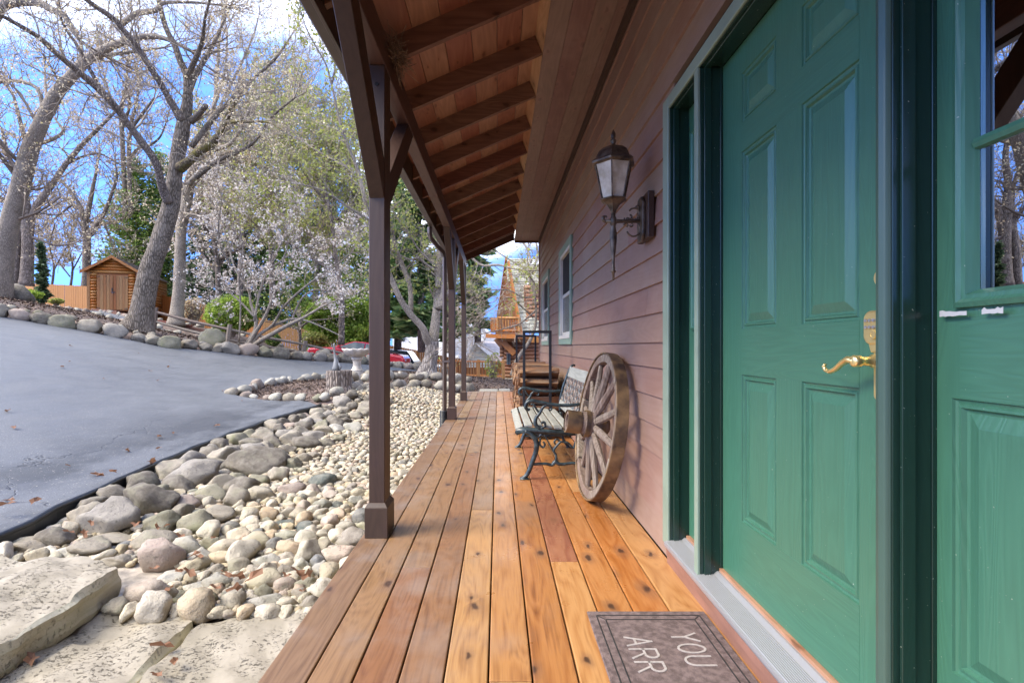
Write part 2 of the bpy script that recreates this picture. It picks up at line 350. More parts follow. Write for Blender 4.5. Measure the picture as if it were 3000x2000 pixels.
_gl = _g.n('ShaderNodeBsdfGlossy', {'Color': (.95, .97, 1, 1), 'Roughness': .0}); _tr = _g.n('ShaderNodeBsdfTransparent', {'Color': (.75, .8, .8, 1)})
_lw = _g.n('ShaderNodeFresnel', {'IOR': 2.2}); _mx = _g.n('ShaderNodeMixShader', {0: _g.math('MINIMUM', _g.math('MULTIPLY_ADD', _lw.outputs[0], 1.0, .38), 1.0)})
_nt.links.new(_tr.outputs[0], _mx.inputs[1]); _nt.links.new(_gl.outputs[0], _mx.inputs[2]); _nt.links.new(_mx.outputs[0], _nt.nodes['Material Output'].inputs[0])
m_screen = plain('grey_window_glass', (.10, .11, .11), .25, var=.2, scale=3)
m_alu, _nt, _b = newmat('ribbed_aluminium'); _b.inputs['Base Color'].default_value = (.40, .40, .40, 1); _b.inputs['Metallic'].default_value = .5; _b.inputs['Roughness'].default_value = .42
m_brass, _nt, _b = newmat('polished_brass'); _b.inputs['Base Color'].default_value = (.95, .74, .32, 1); _b.inputs['Metallic'].default_value = .8; _b.inputs['Roughness'].default_value = .28
m_silver, _nt, _b = newmat('silver_button'); _b.inputs['Base Color'].default_value = (.6, .6, .62, 1); _b.inputs['Metallic'].default_value = .8; _b.inputs['Roughness'].default_value = .3
m_black = plain('black_plastic', (.018, .02, .022), .38, var=.3, scale=5)
m_blackmetal = plain('black_steel', (.013, .013, .014), .5, var=.3)
m_iron = plain('verdigris_cast_iron', (.018, .024, .026), .35, var=.5, scale=30, c2=(.045, .07, .075), bstr=.3)
m_ironback = plain('verdigris_lattice', (.16, .22, .24), .5, var=.5, scale=26, c2=(.26, .17, .12))
m_slat = wood('weathered_grey_slat', [(.2, (.17, .17, .14)), (.5, (.26, .26, .22)), (.8, (.34, .335, .29))], 'Y', rough=.7, bstr=.3, tone=.07)
m_bronze = plain('bronze_lantern_metal', (.085, .062, .045), .42, metal=.55, var=.45, scale=18, c2=(.20, .15, .10))
m_lglass, _nt, _b = newmat('seeded_lantern_glass'); _g = N(_nt)
_f = noise(_g, coords(_g, (1, 1, 1), 0), 14, 4); _c = _g.mix(_g.ramp(_f, .3, .7), (.50, .44, .32), (.80, .76, .62))
_nt.links.new(_c, _b.inputs['Base Color']); _b.inputs['Roughness'].default_value = .2; _b.inputs['Transmission Weight'].default_value = .15; bump(_g, _b, noise(_g, coords(_g, (1, 1, 1), 0), 60, 2), .3, .004)
m_rust = plain('rusty_iron_tyre', (.07, .042, .03), .55, metal=.15, var=.35, scale=7, c2=(.27, .17, .075), bstr=.4)
m_oldwood = wood('old_grey_wheel_wood', [(.2, (0.058, 0.039, 0.027)), (.5, (0.187, 0.133, 0.090)), (.8, (0.328, 0.257, 0.191))], 'Z', rough=.85, bstr=.9, tone=.12, fine=1.6)
m_log = wood('split_firewood', [(.2, (.085, .04, .018)), (.5, (.22, .105, .042)), (.8, (.38, .21, .10))], 'X', rough=.85, bstr=1.0, tone=.35, weather=((.20, .165, .13), .75))
m_gutter = plain('brown_gutter', (.10, .075, .062), .35, metal=.2, var=.12, scale=3)
m_asph, _nt, _b = newmat('sealed_asphalt'); _g = N(_nt)
_v = coords(_g, (1, 1, 1), 0)
_a = noise(_g, _v, .55, 5, .6, .6); _q = noise(_g, _v, 120, 3, .8); _s = noise(_g, _g.vmath('MULTIPLY', _v, (1, .35, 1)), 3.2, 4, .6)
_c = _g.mix(_g.ramp(_a, .35, .65), (.112, .118, .127), (.136, .142, .150))
_c = _g.mix(_g.math('MULTIPLY', _g.ramp(_s, .45, .7), .35), _c, (.168, .173, .180))
_c = _g.mix(_g.math('MULTIPLY', _g.ramp(_q, .48, .62), .7), _c, (.045, .048, .052))
_vo = _g.n('ShaderNodeTexVoronoi', {'Vector': _g.vmath('ADD', _v, _g.vmath('MULTIPLY', _g.n('ShaderNodeTexNoise', {'Vector': _v, 'Scale': 2.0, 'Detail': 4}).outputs[1], (1.2, 1.2, 0))), 'Scale': .42}, feature='DISTANCE_TO_EDGE').outputs[0]
_sx = _g.n('ShaderNodeSeparateXYZ', {0: _g.n('ShaderNodeNewGeometry').outputs['Position']})
_near = _g.math('MULTIPLY', _g.ramp(_sx.outputs[0], -5.2, -3.9), _g.math('SUBTRACT', 1.0, _g.ramp(_sx.outputs[1], 6.5, 8.5)))
_crk = _g.math('MULTIPLY', _g.math('SUBTRACT', 1.0, _g.ramp(_vo, .0, .0045)), _near)
_c = _g.mix(_g.math('MULTIPLY', _crk, .55), _c, (.008, .008, .008))
_wet = _g.math('MULTIPLY', _g.ramp(noise(_g, _g.vmath('MULTIPLY', _v, (1, .5, 1)), 1.1, 5, .65), .42, .6), _g.ramp(_sx.outputs[0], -4.9, -3.4))
_c = _g.mix(_g.math('MULTIPLY', _wet, .8), _c, (.028, .031, .036))
_grit = _g.ramp(noise(_g, _v, 75, 1, .3), .70, .73)
_c = _g.mix(_g.math('MULTIPLY', _grit, .7), _c, (.36, .33, .28))
_nt.links.new(_c, _b.inputs['Base Color'])
_rr = _g.n('ShaderNodeMapRange', {0: _s, 1: .35, 2: .7, 3: .5, 4: .75}).outputs[0]
_nt.links.new(_rr, _b.inputs['Roughness'])
bump(_g, _b, _g.math('SUBTRACT', _g.math('ADD', _g.math('MULTIPLY', _q, .5), _s), _g.math('MULTIPLY', _crk, 3.0)), .35, .006)
m_soil = plain('brown_mulch_soil', (.065, .042, .032), .95, var=.5, scale=3.5, bstr=1.0, bscale=26, c2=(.20, .14, .11), detail=9, rnd=0)
m_mulch = leafmat('mulch_chips', [(0, (.045, .03, .022)), (.5, (.10, .068, .05)), (.85, (.17, .12, .09)), (1, (.26, .19, .14))], 0, .9)
m_grit = plain('pale_grit', (.30, .26, .21), .9, var=.4, scale=12, bstr=.8, bscale=90, rnd=0)
PALE = [(0, (.52, .43, .29)), (.14, (.60, .53, .42)), (.27, (.42, .36, .25)), (.40, (.64, .56, .42)), (.52, (.50, .36, .21)), (.62, (.50, .38, .29)), (.72, (.28, .25, .20)), (.80, (.58, .46, .26)), (.92, (.17, .17, .165)), (1, (.42, .39, .25))]
m_pebble = stonemat('pale_river_rock', PALE, spots=.5, moss=.3, dim=.76)
DARK_ = [(0, (.17, .15, .13)), (.25, (.23, .20, .17)), (.45, (.30, .27, .23)), (.6, (.20, .18, .13)), (.75, (.33, .28, .25)), (.9, (.15, .145, .14)), (1, (.27, .25, .21))]
m_bould = stonemat('grey_field_boulder', DARK_, spots=.45, moss=.45)
m_b_dark = stonemat('dark_boulder', [(0, (.15, .125, .095)), (1, (.21, .175, .135))], spots=.5, moss=.2)
m_b_spec = stonemat('speckled_boulder', [(0, (.28, .25, .21)), (1, (.37, .33, .28))], spots=.9)
m_b_olive = stonemat('olive_boulder', [(0, (.24, .22, .14)), (1, (.32, .29, .19))], spots=.5, moss=.5)
m_b_pink = stonemat('pinkish_boulder', [(0, (.36, .27, .215)), (1, (.43, .33, .27))], spots=.6)
m_b_tan = stonemat('tan_boulder', [(0, (.46, .39, .27)), (1, (.54, .48, .36))], spots=.5)
m_b_pale = stonemat('pale_limestone_boulder', [(0, (.46, .43, .35)), (1, (.54, .50, .42))], spots=.35, moss=.25)
m_b_green = stonemat('dark_green_rock', [(0, (.09, .11, .095)), (1, (.12, .14, .12))], spots=.3)
m_b_beige = stonemat('beige_boulder', [(0, (.33, .28, .21)), (1, (.41, .355, .27))], spots=.5, moss=.25)
def limestone(name, side=False):
    m, nt, b = newmat(name); g = N(nt); v = coords(g, (1, 1, 1), 0)
    pits = g.ramp(noise(g, g.vmath('MULTIPLY', v, (1, 1.5, 1)), 48, 7, .8, .0), .54, .66)
    big = noise(g, v, 4.5, 5, .6)
    msk = g.ramp(noise(g, v, 5.5, 3), .38, .6)
    pits = g.math('MULTIPLY', pits, msk)
    col = g.mix(g.ramp(big, .3, .7), (.235, .205, .15), (.325, .285, .22))
    col = g.mix(g.math('MULTIPLY', pits, .85), col, (.10, .08, .055))
    if side:
        st = g.ramp(noise(g, g.vmath('MULTIPLY', v, (1.2, 1.2, 14)), 2.2, 4, .6), .45, .65)
        col = g.mix(g.math('MULTIPLY', st, .35), (.52, .48, .36), (.34, .33, .20))
    nt.links.new(col, b.inputs['Base Color']); b.inputs['Roughness'].default_value = .85; b.inputs['Specular IOR Level'].default_value = .3
    bump(g, b, g.math('SUBTRACT', g.math('MULTIPLY', big, 1.4), pits), .9, .012); return m
m_lime = limestone('pitted_limestone'); m_limes = limestone('limestone_side', True)
m_concrete = plain('weathered_concrete', (.42, .38, .33), .85, var=.25, scale=9, bstr=.4)
m_bark = barkmat('oak_bark', (.075, .06, .045), (.235, .195, .155))
m_barkd = barkmat('dark_oak_bark', (.09, .07, .058), (.27, .225, .19))
m_barkl = barkmat('pale_smooth_bark', (.15, .125, .098), (.31, .265, .215), 1.4, bstr=.4)
m_barkm = barkmat('mossy_bark', (.06, .045, .03), (.20, .16, .10), 1, moss=.7)
m_barkf = barkmat('shaggy_maple_bark', (.10, .085, .075), (.33, .29, .255), .8)
m_twig = plain('grey_twig', (.30, .25, .20), .9, var=.3, scale=2)
m_twigd = plain('brown_twig', (.25, .20, .155), .9, var=.3, scale=2)
m_bud = leafmat('pale_buds', [(0, (.46, .33, .18)), (.4, (.66, .55, .37)), (.75, (.78, .70, .52)), (1, (.54, .48, .20))], .35)
m_blos = leafmat('white_pink_blossom', [(0, (.58, .47, .38)), (.35, (.76, .69, .60)), (.8, (.90, .86, .78)), (1, (.66, .54, .45))], .5)
m_yleaf = leafmat('yellow_green_leaf', [(0, (.22, .25, .05)), (.5, (.34, .37, .09)), (.85, (.48, .48, .16)), (1, (.36, .30, .12))], .5)
m_gleaf = leafmat('bright_green_leaf', [(0, (.13, .21, .03)), (.5, (.25, .36, .05)), (1, (.40, .49, .11))], .5)
m_arbor = leafmat('arborvitae_foliage', [(0, (.10, .17, .035)), (.5, (.20, .31, .07)), (.85, (.36, .44, .12)), (1, (.46, .42, .17))], .35)
m_pine = leafmat('pine_needles', [(0, (.06, .12, .04)), (.5, (.12, .21, .07)), (.85, (.23, .31, .11)), (1, (.36, .38, .15))], .3)
m_pined = leafmat('dark_pine_needles', [(0, (.04, .07, .035)), (.5, (.08, .13, .06)), (1, (.19, .23, .11))], .3)
m_dryleaf = leafmat('dry_oak_leaf', [(0, (.12, .05, .022)), (.5, (.21, .10, .05)), (1, (.32, .19, .125))], .3)
m_fence = wood('cedar_fence_board', [(.2, (0.301, 0.113, 0.022)), (.5, (0.369, 0.146, 0.032)), (.8, (0.419, 0.176, 0.043))], 'Z', rough=.7, bstr=.2, tone=.10)
m_oran = wood('orange_log_stain', [(.2, (0.218, 0.076, 0.010)), (.5, (0.353, 0.130, 0.018)), (.8, (0.437, 0.176, 0.029))], 'X', rough=.5, bstr=.3, tone=.12)
m_oranz = wood('orange_log_upright', [(.2, (0.190, 0.071, 0.010)), (.5, (0.281, 0.109, 0.018)), (.8, (0.337, 0.140, 0.028))], 'Z', rough=.5, bstr=.3, tone=.12)
m_logw = wood('brown_cabin_log', [(.2, (0.165, 0.064, 0.026)), (.5, (0.262, 0.112, 0.049)), (.8, (0.345, 0.165, 0.075))], 'X', rough=.55, bstr=.3, tone=.16)
m_logd = wood('dark_cabin_wall', [(.2, (0.140, 0.049, 0.014)), (.5, (0.224, 0.084, 0.025)), (.8, (0.294, 0.119, 0.035))], 'Z', rough=.6, bstr=.3, tone=.1)
m_shing = plain('grey_green_shingle', (.36, .35, .27), .85, var=.25, scale=3, bstr=.3)
m_shingb = plain('brown_mossy_shingle', (.20, .16, .12), .9, var=.35, scale=3, bstr=.3)
m_asr = plain('asphalt_roof', (.22, .22, .23), .9, var=.2, scale=4)
m_asr2 = plain('tan_roof', (.40, .34, .30), .9, var=.2, scale=4)
m_white = plain('white_siding', (.74, .75, .76), .6, var=.06)
m_tan = plain('tan_siding', (.52, .50, .42), .6, var=.08)
m_rail = wood('weathered_rail', [(.2, (0.111, 0.081, 0.062)), (.5, (0.176, 0.137, 0.107)), (.8, (0.234, 0.189, 0.150))], 'X', rough=.9, bstr=.6, tone=.1)
m_red, _nt, _b = newmat('red_car_paint'); _b.inputs['Base Color'].default_value = (.50, .018, .03, 1); _b.inputs['Roughness'].default_value = .22; _b.inputs['Coat Weight'].default_value = .7
m_navy, _nt, _b = newmat('dark_car_paint'); _b.inputs['Base Color'].default_value = (.014, .022, .034, 1); _b.inputs['Roughness'].default_value = .25
m_carglass, _nt, _b = newmat('car_glass'); _b.inputs['Base Color'].default_value = (.09, .12, .14, 1); _b.inputs['Roughness'].default_value = .08; _b.inputs['Specular IOR Level'].default_value = .4
m_tyre = plain('tyre_rubber', (.02, .02, .021), .8)
m_chrome, _nt, _b = newmat('chrome'); _b.inputs['Base Color'].default_value = (.7, .7, .72, 1); _b.inputs['Metallic'].default_value = 1; _b.inputs['Roughness'].default_value = .2
m_lamp = plain('clear_lamp_lens', (.6, .62, .64), .15, var=.1)
m_heron = plain('galvanised_heron', (.20, .20, .195), .55, metal=.15, var=.2)
m_mat = plain('brown_felt_mat', (.115, .078, .07), .95, var=.25, scale=45, bstr=.6, bscale=260, c2=(.175, .125, .115))
m_matline = plain('black_mat_rubber', (.02, .018, .017), .8)
m_matink = plain('grey_mat_lettering', (.33, .29, .265), .9, var=.15, scale=90)
m_straw = plain('dry_straw', (.20, .14, .09), .9, var=.4, scale=40)
m_wp = plain('chipped_white_primer', (.50, .50, .46), .6, var=.04)
m_timber = wood('landscape_timber', [(.2, (0.112, 0.042, 0.028)), (.5, (0.175, 0.070, 0.045)), (.8, (0.231, 0.105, 0.070))], 'X', rough=.8, bstr=.4, tone=.12)
# ------------------------------------------------------------------ terrain
CTRL = np.array([
 (-.8,.5,-.17),(-.8,2.3,-.17),(-.8,6,-.15),(-.8,11,-.10),(-1.8,1,-.17),(-2,4,-.17),(-2,8,-.12),(-2.6,.5,-.13),
 (-2.94,2.9,-.09),(-3.19,4.66,-.06),(-3.22,6.68,-.01),(-3.0,8.33,.04),(-3,-3,-.12),(-1,-4,-.2),(3,-3,-.2),(3,8,-.2),
 (-6,5.5,.55),(-6,2,.5),(-8,9,1.0),(-12.7,12.5,1.84),(-9.6,14,1.06),(-6.9,17.5,.57),(-4.1,19,.27),(-14,4,2.0),(-14,-3,2.0),
 (-3.6,9.34,.09),(-4.96,9.16,.16),(-2.96,9.2,.2),(-3.08,10.6,.24),(-4.83,13.1,.24),(-2.9,16.25,.26),(-2.0,14.2,.26),
 (0,13,-.03),(1.2,15,-.05),(-.4,19,-.2),(2,19,-.2),(-7.05,24,-.15),(-9.5,24.5,.4),(-4.5,24.5,-.5),(-3,24,-.3),
 (-13.5,13.3,2.15),(-10.3,15,1.40),(-7.3,18.6,.78),(-6,20.5,.40),(-17,14,2.9),(-19.43,20,2.87),(-19.23,22,2.74),(-17.1,22,2.43),(-14.0,20,1.88),(-12.49,20,1.45),(-11.07,21,1.12),(-10.07,22,.9),
 (-20,28,2.7),(-22.9,27.5,3.05),(-24,31,3.2),(-32,32,3.7),(-27,32,3.55),(-28,22,3.6),
 (-19.5,31,2.2),(-14,31,1.2),(-7,32,-.5),(-3.5,33,-.9),(3,32,-.6),(12,25,-.3),(-40,10,5),(-22,2,3.4),
 (-12.5,24,1.6),
 (-60,60,3),(0,80,-2),(60,60,-1),(60,-20,-.5),(0,-60,-.5),(-60,-30,6),(-80,20,7),(-150,150,3),(150,150,-2),(150,-150,-1),(-150,-150,5)], float)
def _phi(r2): return np.where(r2 > 1e-9, r2*np.log(r2+1e-12)*.5, 0)
_XY = CTRL[:, :2]/10; _n = len(_XY)
_K = _phi(((_XY[:, None]-_XY[None])**2).sum(-1)); _A = np.zeros((_n+3, _n+3)); _A[:_n, :_n] = _K; _A[:_n, _n] = 1; _A[:_n, _n+1:] = _XY; _A[_n, :_n] = 1; _A[_n+1:, :_n] = _XY.T
_W = np.linalg.solve(_A, np.concatenate([CTRL[:, 2], np.zeros(3)]))
def H(x, y):
    x = np.atleast_1d(np.asarray(x, float)); y = np.atleast_1d(np.asarray(y, float)); q = np.stack([x, y], -1)/10
    out = np.empty(len(q))
    for i in range(0, len(q), 4000):
        qq = q[i:i+4000]; out[i:i+4000] = _phi(((qq[:, None]-_XY[None])**2).sum(-1))@_W[:_n]+_W[_n]+qq@_W[_n+1:]
    return out
def h1(x, y): return float(H(x, y)[0])
def ground_px(px, py, y0=2, y1=60):
    """first point where the sight line through a pixel meets the ground"""
    Y = np.linspace(y0, y1, 1200); X = (px-1459)/F*Y; Z = 1.06+(1015-py)/F*Y; d = Z-H(X, Y)
    k = np.where(d < 0)[0]; k = k[0] if len(k) else len(Y)-1
    return np.array([X[k], Y[k], H(X[k], Y[k])[0]])

def axis_grid():
    a = np.concatenate([[-300, -150, -90, -60], np.arange(-40, -18, 1.0), np.arange(-18, 3, .25), np.arange(3, 20, 1), [22, 30, 45, 70, 120, 300]])
    b = np.concatenate([[-300, -120, -50, -20, -10], np.arange(-6, 22, .25), np.arange(22, 45, 1), [50, 60, 80, 110, 160, 300]])
    return a, b
ga, gb = axis_grid(); GX, GY = np.meshgrid(ga, gb); gx, gy = GX.ravel(), GY.ravel()
GZLATER = True
EDGE = [(-2.55, -4, -.09), (-2.7, 1.0, -.09), (-2.94, 2.9, -.09), (-3.09, 3.8, -.075), (-3.19, 4.66, -.06), (-3.24, 5.7, -.035), (-3.22, 6.68, -.01), (-3.14, 7.5, .015), (-3.0, 8.33, .04)]
def bedz(x, y):
    x = np.atleast_1d(np.asarray(x, float)); y = np.atleast_1d(np.asarray(y, float)); h = H(x, y)
    ex_ = np.interp(y, [e[1] for e in EDGE], [e[0] for e in EDGE]); t = np.clip((y-8.0)/1.0, 0, 1)
    b = np.minimum(h-.02, -.17+.0075*np.clip(y-3, 0, 9)+.012*np.clip(y-3.5, 0, 6)*np.clip((-1.4-x)/1.6, 0, 1)); b = np.maximum(b, h-.115)
    return np.where((x > ex_-.15) & (y > 2.3) & (x < -.6), b*(1-t)+h*t, h)
inhouse = (gx > -.85) & (gx < 9) & (gy < 11.7); gz = bedz(gx, gy)-.045; gz = np.where(inhouse, np.minimum(gz, -.30), gz)
gz += np.array([mnoise.noise((x*1.3, y*1.3, 0)) for x, y in zip(gx, gy)])*.03
far = np.hypot(gx, gy) > 120; gz[far] = np.where(gx[far] < 0, 2.0, -2.0)*0-1.0
V = np.stack([gx, gy, gz], -1); nx, ny = len(ga), len(gb)
ii = (np.arange(ny-1)[:, None]*nx+np.arange(nx-1)[None]).ravel()
bulk('ground', V, np.stack([ii, ii+1, ii+nx+1, ii+nx], -1), m_soil, smooth=True, kind='structure')
def inpoly(x, y, poly):
    c = np.zeros(len(x), bool); n = len(poly)
    for i in range(n):
        x0, y0 = poly[i]; x1, y1 = poly[(i+1) % n]
        t = (y0 > y) != (y1 > y)
        with np.errstate(divide='ignore', invalid='ignore'): xi = (x1-x0)*(y-y0)/(y1-y0+1e-12)+x0
        c ^= t & (x < xi)
    return c
def sheet(name, poly, step, mat, dz, **k):
    poly = [tuple(map(float, p[:2])) for p in poly]; dense = []
    for i in range(len(poly)):
        a, b = np.array(poly[i]), np.array(poly[(i+1) % len(poly)]); m = max(1, int(np.linalg.norm(b-a)/step))
        for j in range(m): dense.append(tuple(a+(b-a)*j/m))
    xs = [p[0] for p in dense]; ys = [p[1] for p in dense]
    gx, gy = np.meshgrid(np.arange(min(xs), max(xs), step), np.arange(min(ys), max(ys), step)); gx, gy = gx.ravel(), gy.ravel()
    ok = inpoly(gx, gy, dense)
    D = np.array(dense); 
    pts = [p for p in zip(gx[ok], gy[ok])]
    P2 = np.array(pts); dm = np.array([np.min((D[:, 0]-p[0])**2+(D[:, 1]-p[1])**2) for p in P2]); pts = [tuple(p) for p in P2[dm > (step*.35)**2]]
    allp = [Vector(p) for p in dense]+[Vector(p) for p in pts]
    n = len(dense)
    vs, es, fs, *_ = delaunay_2d_cdt(allp, [(i, (i+1) % n) for i in range(n)], [], 1, 1e-5)
    vv = np.array([(v.x, v.y) for v in vs]); z = H(vv[:, 0], vv[:, 1])+(dz(vv[:, 0], vv[:, 1]) if callable(dz) else dz)
    return bulk(name, np.column_stack([vv, z]), np.array([list(f) for f in fs if len(f) == 3]), mat, smooth=True, **k)
ASPH = [e[:2] for e in EDGE]+[(-3.6, 8.95), (-4.3, 9.05), (-4.9, 9.2), (-5.15, 9.7), (-5.15, 11), (-4.83, 13.1), (-4.2, 15), (-2.9, 16.3), (-1.5, 17.2), (1, 18), (1, 19.5), (-2, 19.6), (-4.1, 19.0), (-6.9, 17.5), (-9.6, 14.0), (-12.7, 12.5), (-17, 10.5), (-19, 8), (-19, -6), (-2.55, -6)]
sheet('driveway', ASPH, .3, m_asph, 0.0, kind='structure')
wallbase = [(-19.5, 9.4), (-17, 10.9), (-12.7, 12.7), (-9.6, 14.2), (-6.9, 17.8), (-4.1, 19.3), (-2, 19.9), (0.6, 19.9)]
# foot path winding behind the boulder wall up to the shed
PATH = [P(215, 903, 25), P(300, 915, 22), P(360, 940, 19.5), P(455, 962, 19), P(560, 990, 19.5), P(660, 1008, 20), P(760, 1020, 21), P(880, 1034, 22)]
pl = [(p[0], p[1]) for p in PATH]; w = .65
nrm = []
for i in range(len(pl)):
    a, b = np.array(pl[max(i-1, 0)]), np.array(pl[min(i+1, len(pl)-1)]); t = (b-a)/np.linalg.norm(b-a); nrm.append(np.array([-t[1], t[0]]))
sheet('path', [tuple(np.array(p)+n*w) for p, n in zip(pl, nrm)]+[tuple(np.array(p)-n*w) for p, n in list(zip(pl, nrm))[::-1]], .5, m_asph, .03, kind='structure')
# stone bed base
sheet('gravel_bed_ground', [(-.72, 2.2), (-1.9, 2.3), (-2.9, 2.75)]+[(e[0]+.03, e[1]) for e in EDGE[3:]]+[(-2.9, 8.6), (-2.2, 9.0), (-2.0, 11.3), (-.72, 11.6)], .3, m_grit, lambda x, y: bedz(x, y)-H(x, y)+.004, kind='structure')

# black plastic edging along the driveway
mb = MB(); ez = lambda i: EDGE[i][2]
pts = [(x, y, z+.035) for x, y, z in EDGE[1:]]
sm = []
for i in range(len(pts)-1):
    for t in (0, .25, .5, .75): sm.append(tuple(np.array(pts[i])*(1-t)+np.array(pts[i+1])*t))
sm.append(pts[-1]); sm = [(p[0]+.012*math.sin(i*1.7), p[1], p[2]+.006*math.sin(i*2.3)) for i, p in enumerate(sm)]
edging = thing('driveway_edging', 'black plastic landscape edging with a rounded lip along the driveway', 'edging', (-3.1, 5, -.1))
mb.tube(sm, .022, 8); mb.build('edging_lip', m_black, edging, smooth=True)
mb = MB()
for (a, b) in zip(sm[:-1], sm[1:]):
    mb.hexa([(a[0]-.004, a[1], a[2]-.22), (a[0]+.014, a[1], a[2]-.22), (b[0]+.014, b[1], b[2]-.22), (b[0]-.004, b[1], b[2]-.22), (a[0]+.002, a[1], a[2]), (a[0]+.018, a[1], a[2]), (b[0]+.018, b[1], b[2]), (b[0]+.002, b[1], b[2])])
mb.build('edging_strip', m_black, edging)

# ------------------------------------------------------------------ deck
deck = thing('porch_deck', 'long cedar plank porch deck running beside the brown house wall', 'deck', (0, 5, -.04))
GAPS = [-.763, -.607, -.463, -.3185, -.174, -.031, .111, .258, .400, .545, .692, .8515]
JOINT = {0: [], 1: [6.9], 2: [2.366, 6.2], 3: [4.9, 9.1], 4: [3.2, 7.8], 5: [1.56, 5.9], 6: [4.05, 8.6], 7: [2.43, 5.75], 8: [4.8], 9: [3.6, 7.2], 10: [5.2]}
MATS = [m_deck_grey, m_deck_mid, m_deck_mid, m_deck_mid, m_deck_mid, m_deck_tan, m_deck_tan, m_deck_warm, m_deck_warm, m_deck_warm, m_deck_warm]
for i in range(11):
    ys = [-3.2]+JOINT[i]+[11.65]
    for j in range(len(ys)-1):
        x0, x1 = GAPS[i]+.0028, GAPS[i+1]-.0028; y0, y1 = ys[j]+.0012, ys[j+1]-.0012
        mt = MATS[i]
        if i == 7 and j == 1: mt = m_deck_red
        if i == 4 and j == 0: mt = m_deck_tan
        if j == len(ys)-2 and i >= 7 and len(ys) > 2 and ys[j] > 5: mt = m_deck_tan
        dz = RNG.uniform(-.0012, .0012)
        MB().box(x0, x1, y0, y1, -.032+dz, dz).build('deck_board', mt, deck, bevel=.0045, seg=2, label='dark red-brown replacement board' if (i == 7 and j == 1) else None)
mb = MB()
mb.box(-.745, -.705, -3.1, 11.6, -.30, -.0345); mb.box(-.70, .84, 11.58, 11.62, -.3, -.0345)
mb.build('rim_joist', m_trim, deck)
mb = MB()
for y in np.arange(-3, 11.5, .406): mb.box(-.70, .84, y-.019, y+.019, -.28, -.0345)
mb.build('floor_joist', m_dark, deck, kind='stuff')

# ------------------------------------------------------------------ porch roof
porch = thing('porch_roof', 'brown stained porch roof with exposed rafters on three square posts', 'porch', (-.67, 5, 0))
zr = lambda X: 1.06+1.783+.4346*(X+.6315)       # underside of the rafters
TH = .1527
PX0, PX1 = -.719, -.630
def brace(y0, z0, y1, z1, cut, name='knee_brace'):
    # lower edge from the post (y0,z0) to the beam underside (y1,z1); cut = horizontal thickness
    s = -1 if y1 < y0 else 1
    sl = (z1-z0)/(y1-y0)
    mb = MB(); zt = z0+abs(cut*sl)
    mb.prism([(y0-s*.008, z0), (y1, z1), (y1-s*cut, z1), (y0-s*.008, zt)], PX0+.003, PX1-.003, 'X')
    return mb.build(name, m_trim, porch, bevel=.003)
posts = [(2.717, 1, 1), (7.106, 1, 1), (9.60, 1, 0), (-1.67, 1, 1)]
BZ = 2.63
for y, n_, f_ in posts:
    bx0, bx1 = -.738, -.611
    ps = MB().box(PX0, PX1, y+.019, y+.159, .002, BZ-.001).build('post', m_trim, porch, bevel=.004)
    mb = MB()
    z1, z2 = .168, .192
    mb.box(bx0, bx1, y, y+.178, .001, z1)
    mb.hexa([(bx0, y, z1), (bx1, y, z1), (bx1, y+.178, z1), (bx0, y+.178, z1), (PX0-.001, y+.018, z2), (PX1+.001, y+.018, z2), (PX1+.001, y+.160, z2), (PX0-.001, y+.160, z2)])
    mb.build('post_base', m_trim, ps, bevel=.002)
    mb = MB()
    for zz_ in (1.90, 2.52): mb.lathe([(.011, 0), (.011, .004)], (-.675, y+.0155, zz_), 10, (0, 1, 0))
    mb.build('bolt', m_dark, ps)
    if n_: brace(y+.019, 1.877, y-.672, BZ, .20)
    if f_: brace(y+.159, 1.865, y+.159+.80, BZ, .20)
BE = 9.76
for a, b in ((-4.5, 1.2), (1.2, 5.2), (5.2, BE)):
    MB().box(PX0, PX1, a+.001, b-.001, BZ, zr(PX0)-.002).build('beam', m_beam, porch, bevel=.004)
RY = [3.075+.63*k for k in range(-12, 11)]
RY = [y for y in RY if y < 9.6]+[9.5]
rme = None
for y in RY:
    t = .019
    if rme is None:
        mb = MB()
        poly = [(-.858, zr(-.858)), (.331, zr(.331)), (.331-.061, zr(.331)+.1405), (-.858, zr(-.858)+TH-.002)]
        mb.prism(poly, -t, t, 'Y')
        o = mb.build('rafter', m_raft, porch, bevel=.002, local=True); rme = o.data
    else:
        o = bpy.data.objects.new('rafter', rme); COL.objects.link(o); o.parent = porch
        bv = o.modifiers.new('bevel', 'BEVEL'); bv.width = .002; bv.segments = 1; bv.limit_method = 'ANGLE'
    oo = origin_of(porch); o.location = (-oo[0], y-oo[1], -oo[2])
# barge rafters at the far end
def slopebox(mb, x0, x1, y0, y1, d0, d1):
    mb.hexa([(x0, y0, zr(x0)+d0), (x1, y0, zr(x1)+d0), (x1, y1, zr(x1)+d0), (x0, y1, zr(x0)+d0), (x0, y0, zr(x0)+d1), (x1, y0, zr(x1)+d1), (x1, y1, zr(x1)+d1), (x0, y1, zr(x0)+d1)]); return mb
slopebox(MB(), -.88, .33, 9.98, 10.02, -.035, TH+.02).build('barge_board', m_beam, porch, bevel=.003)
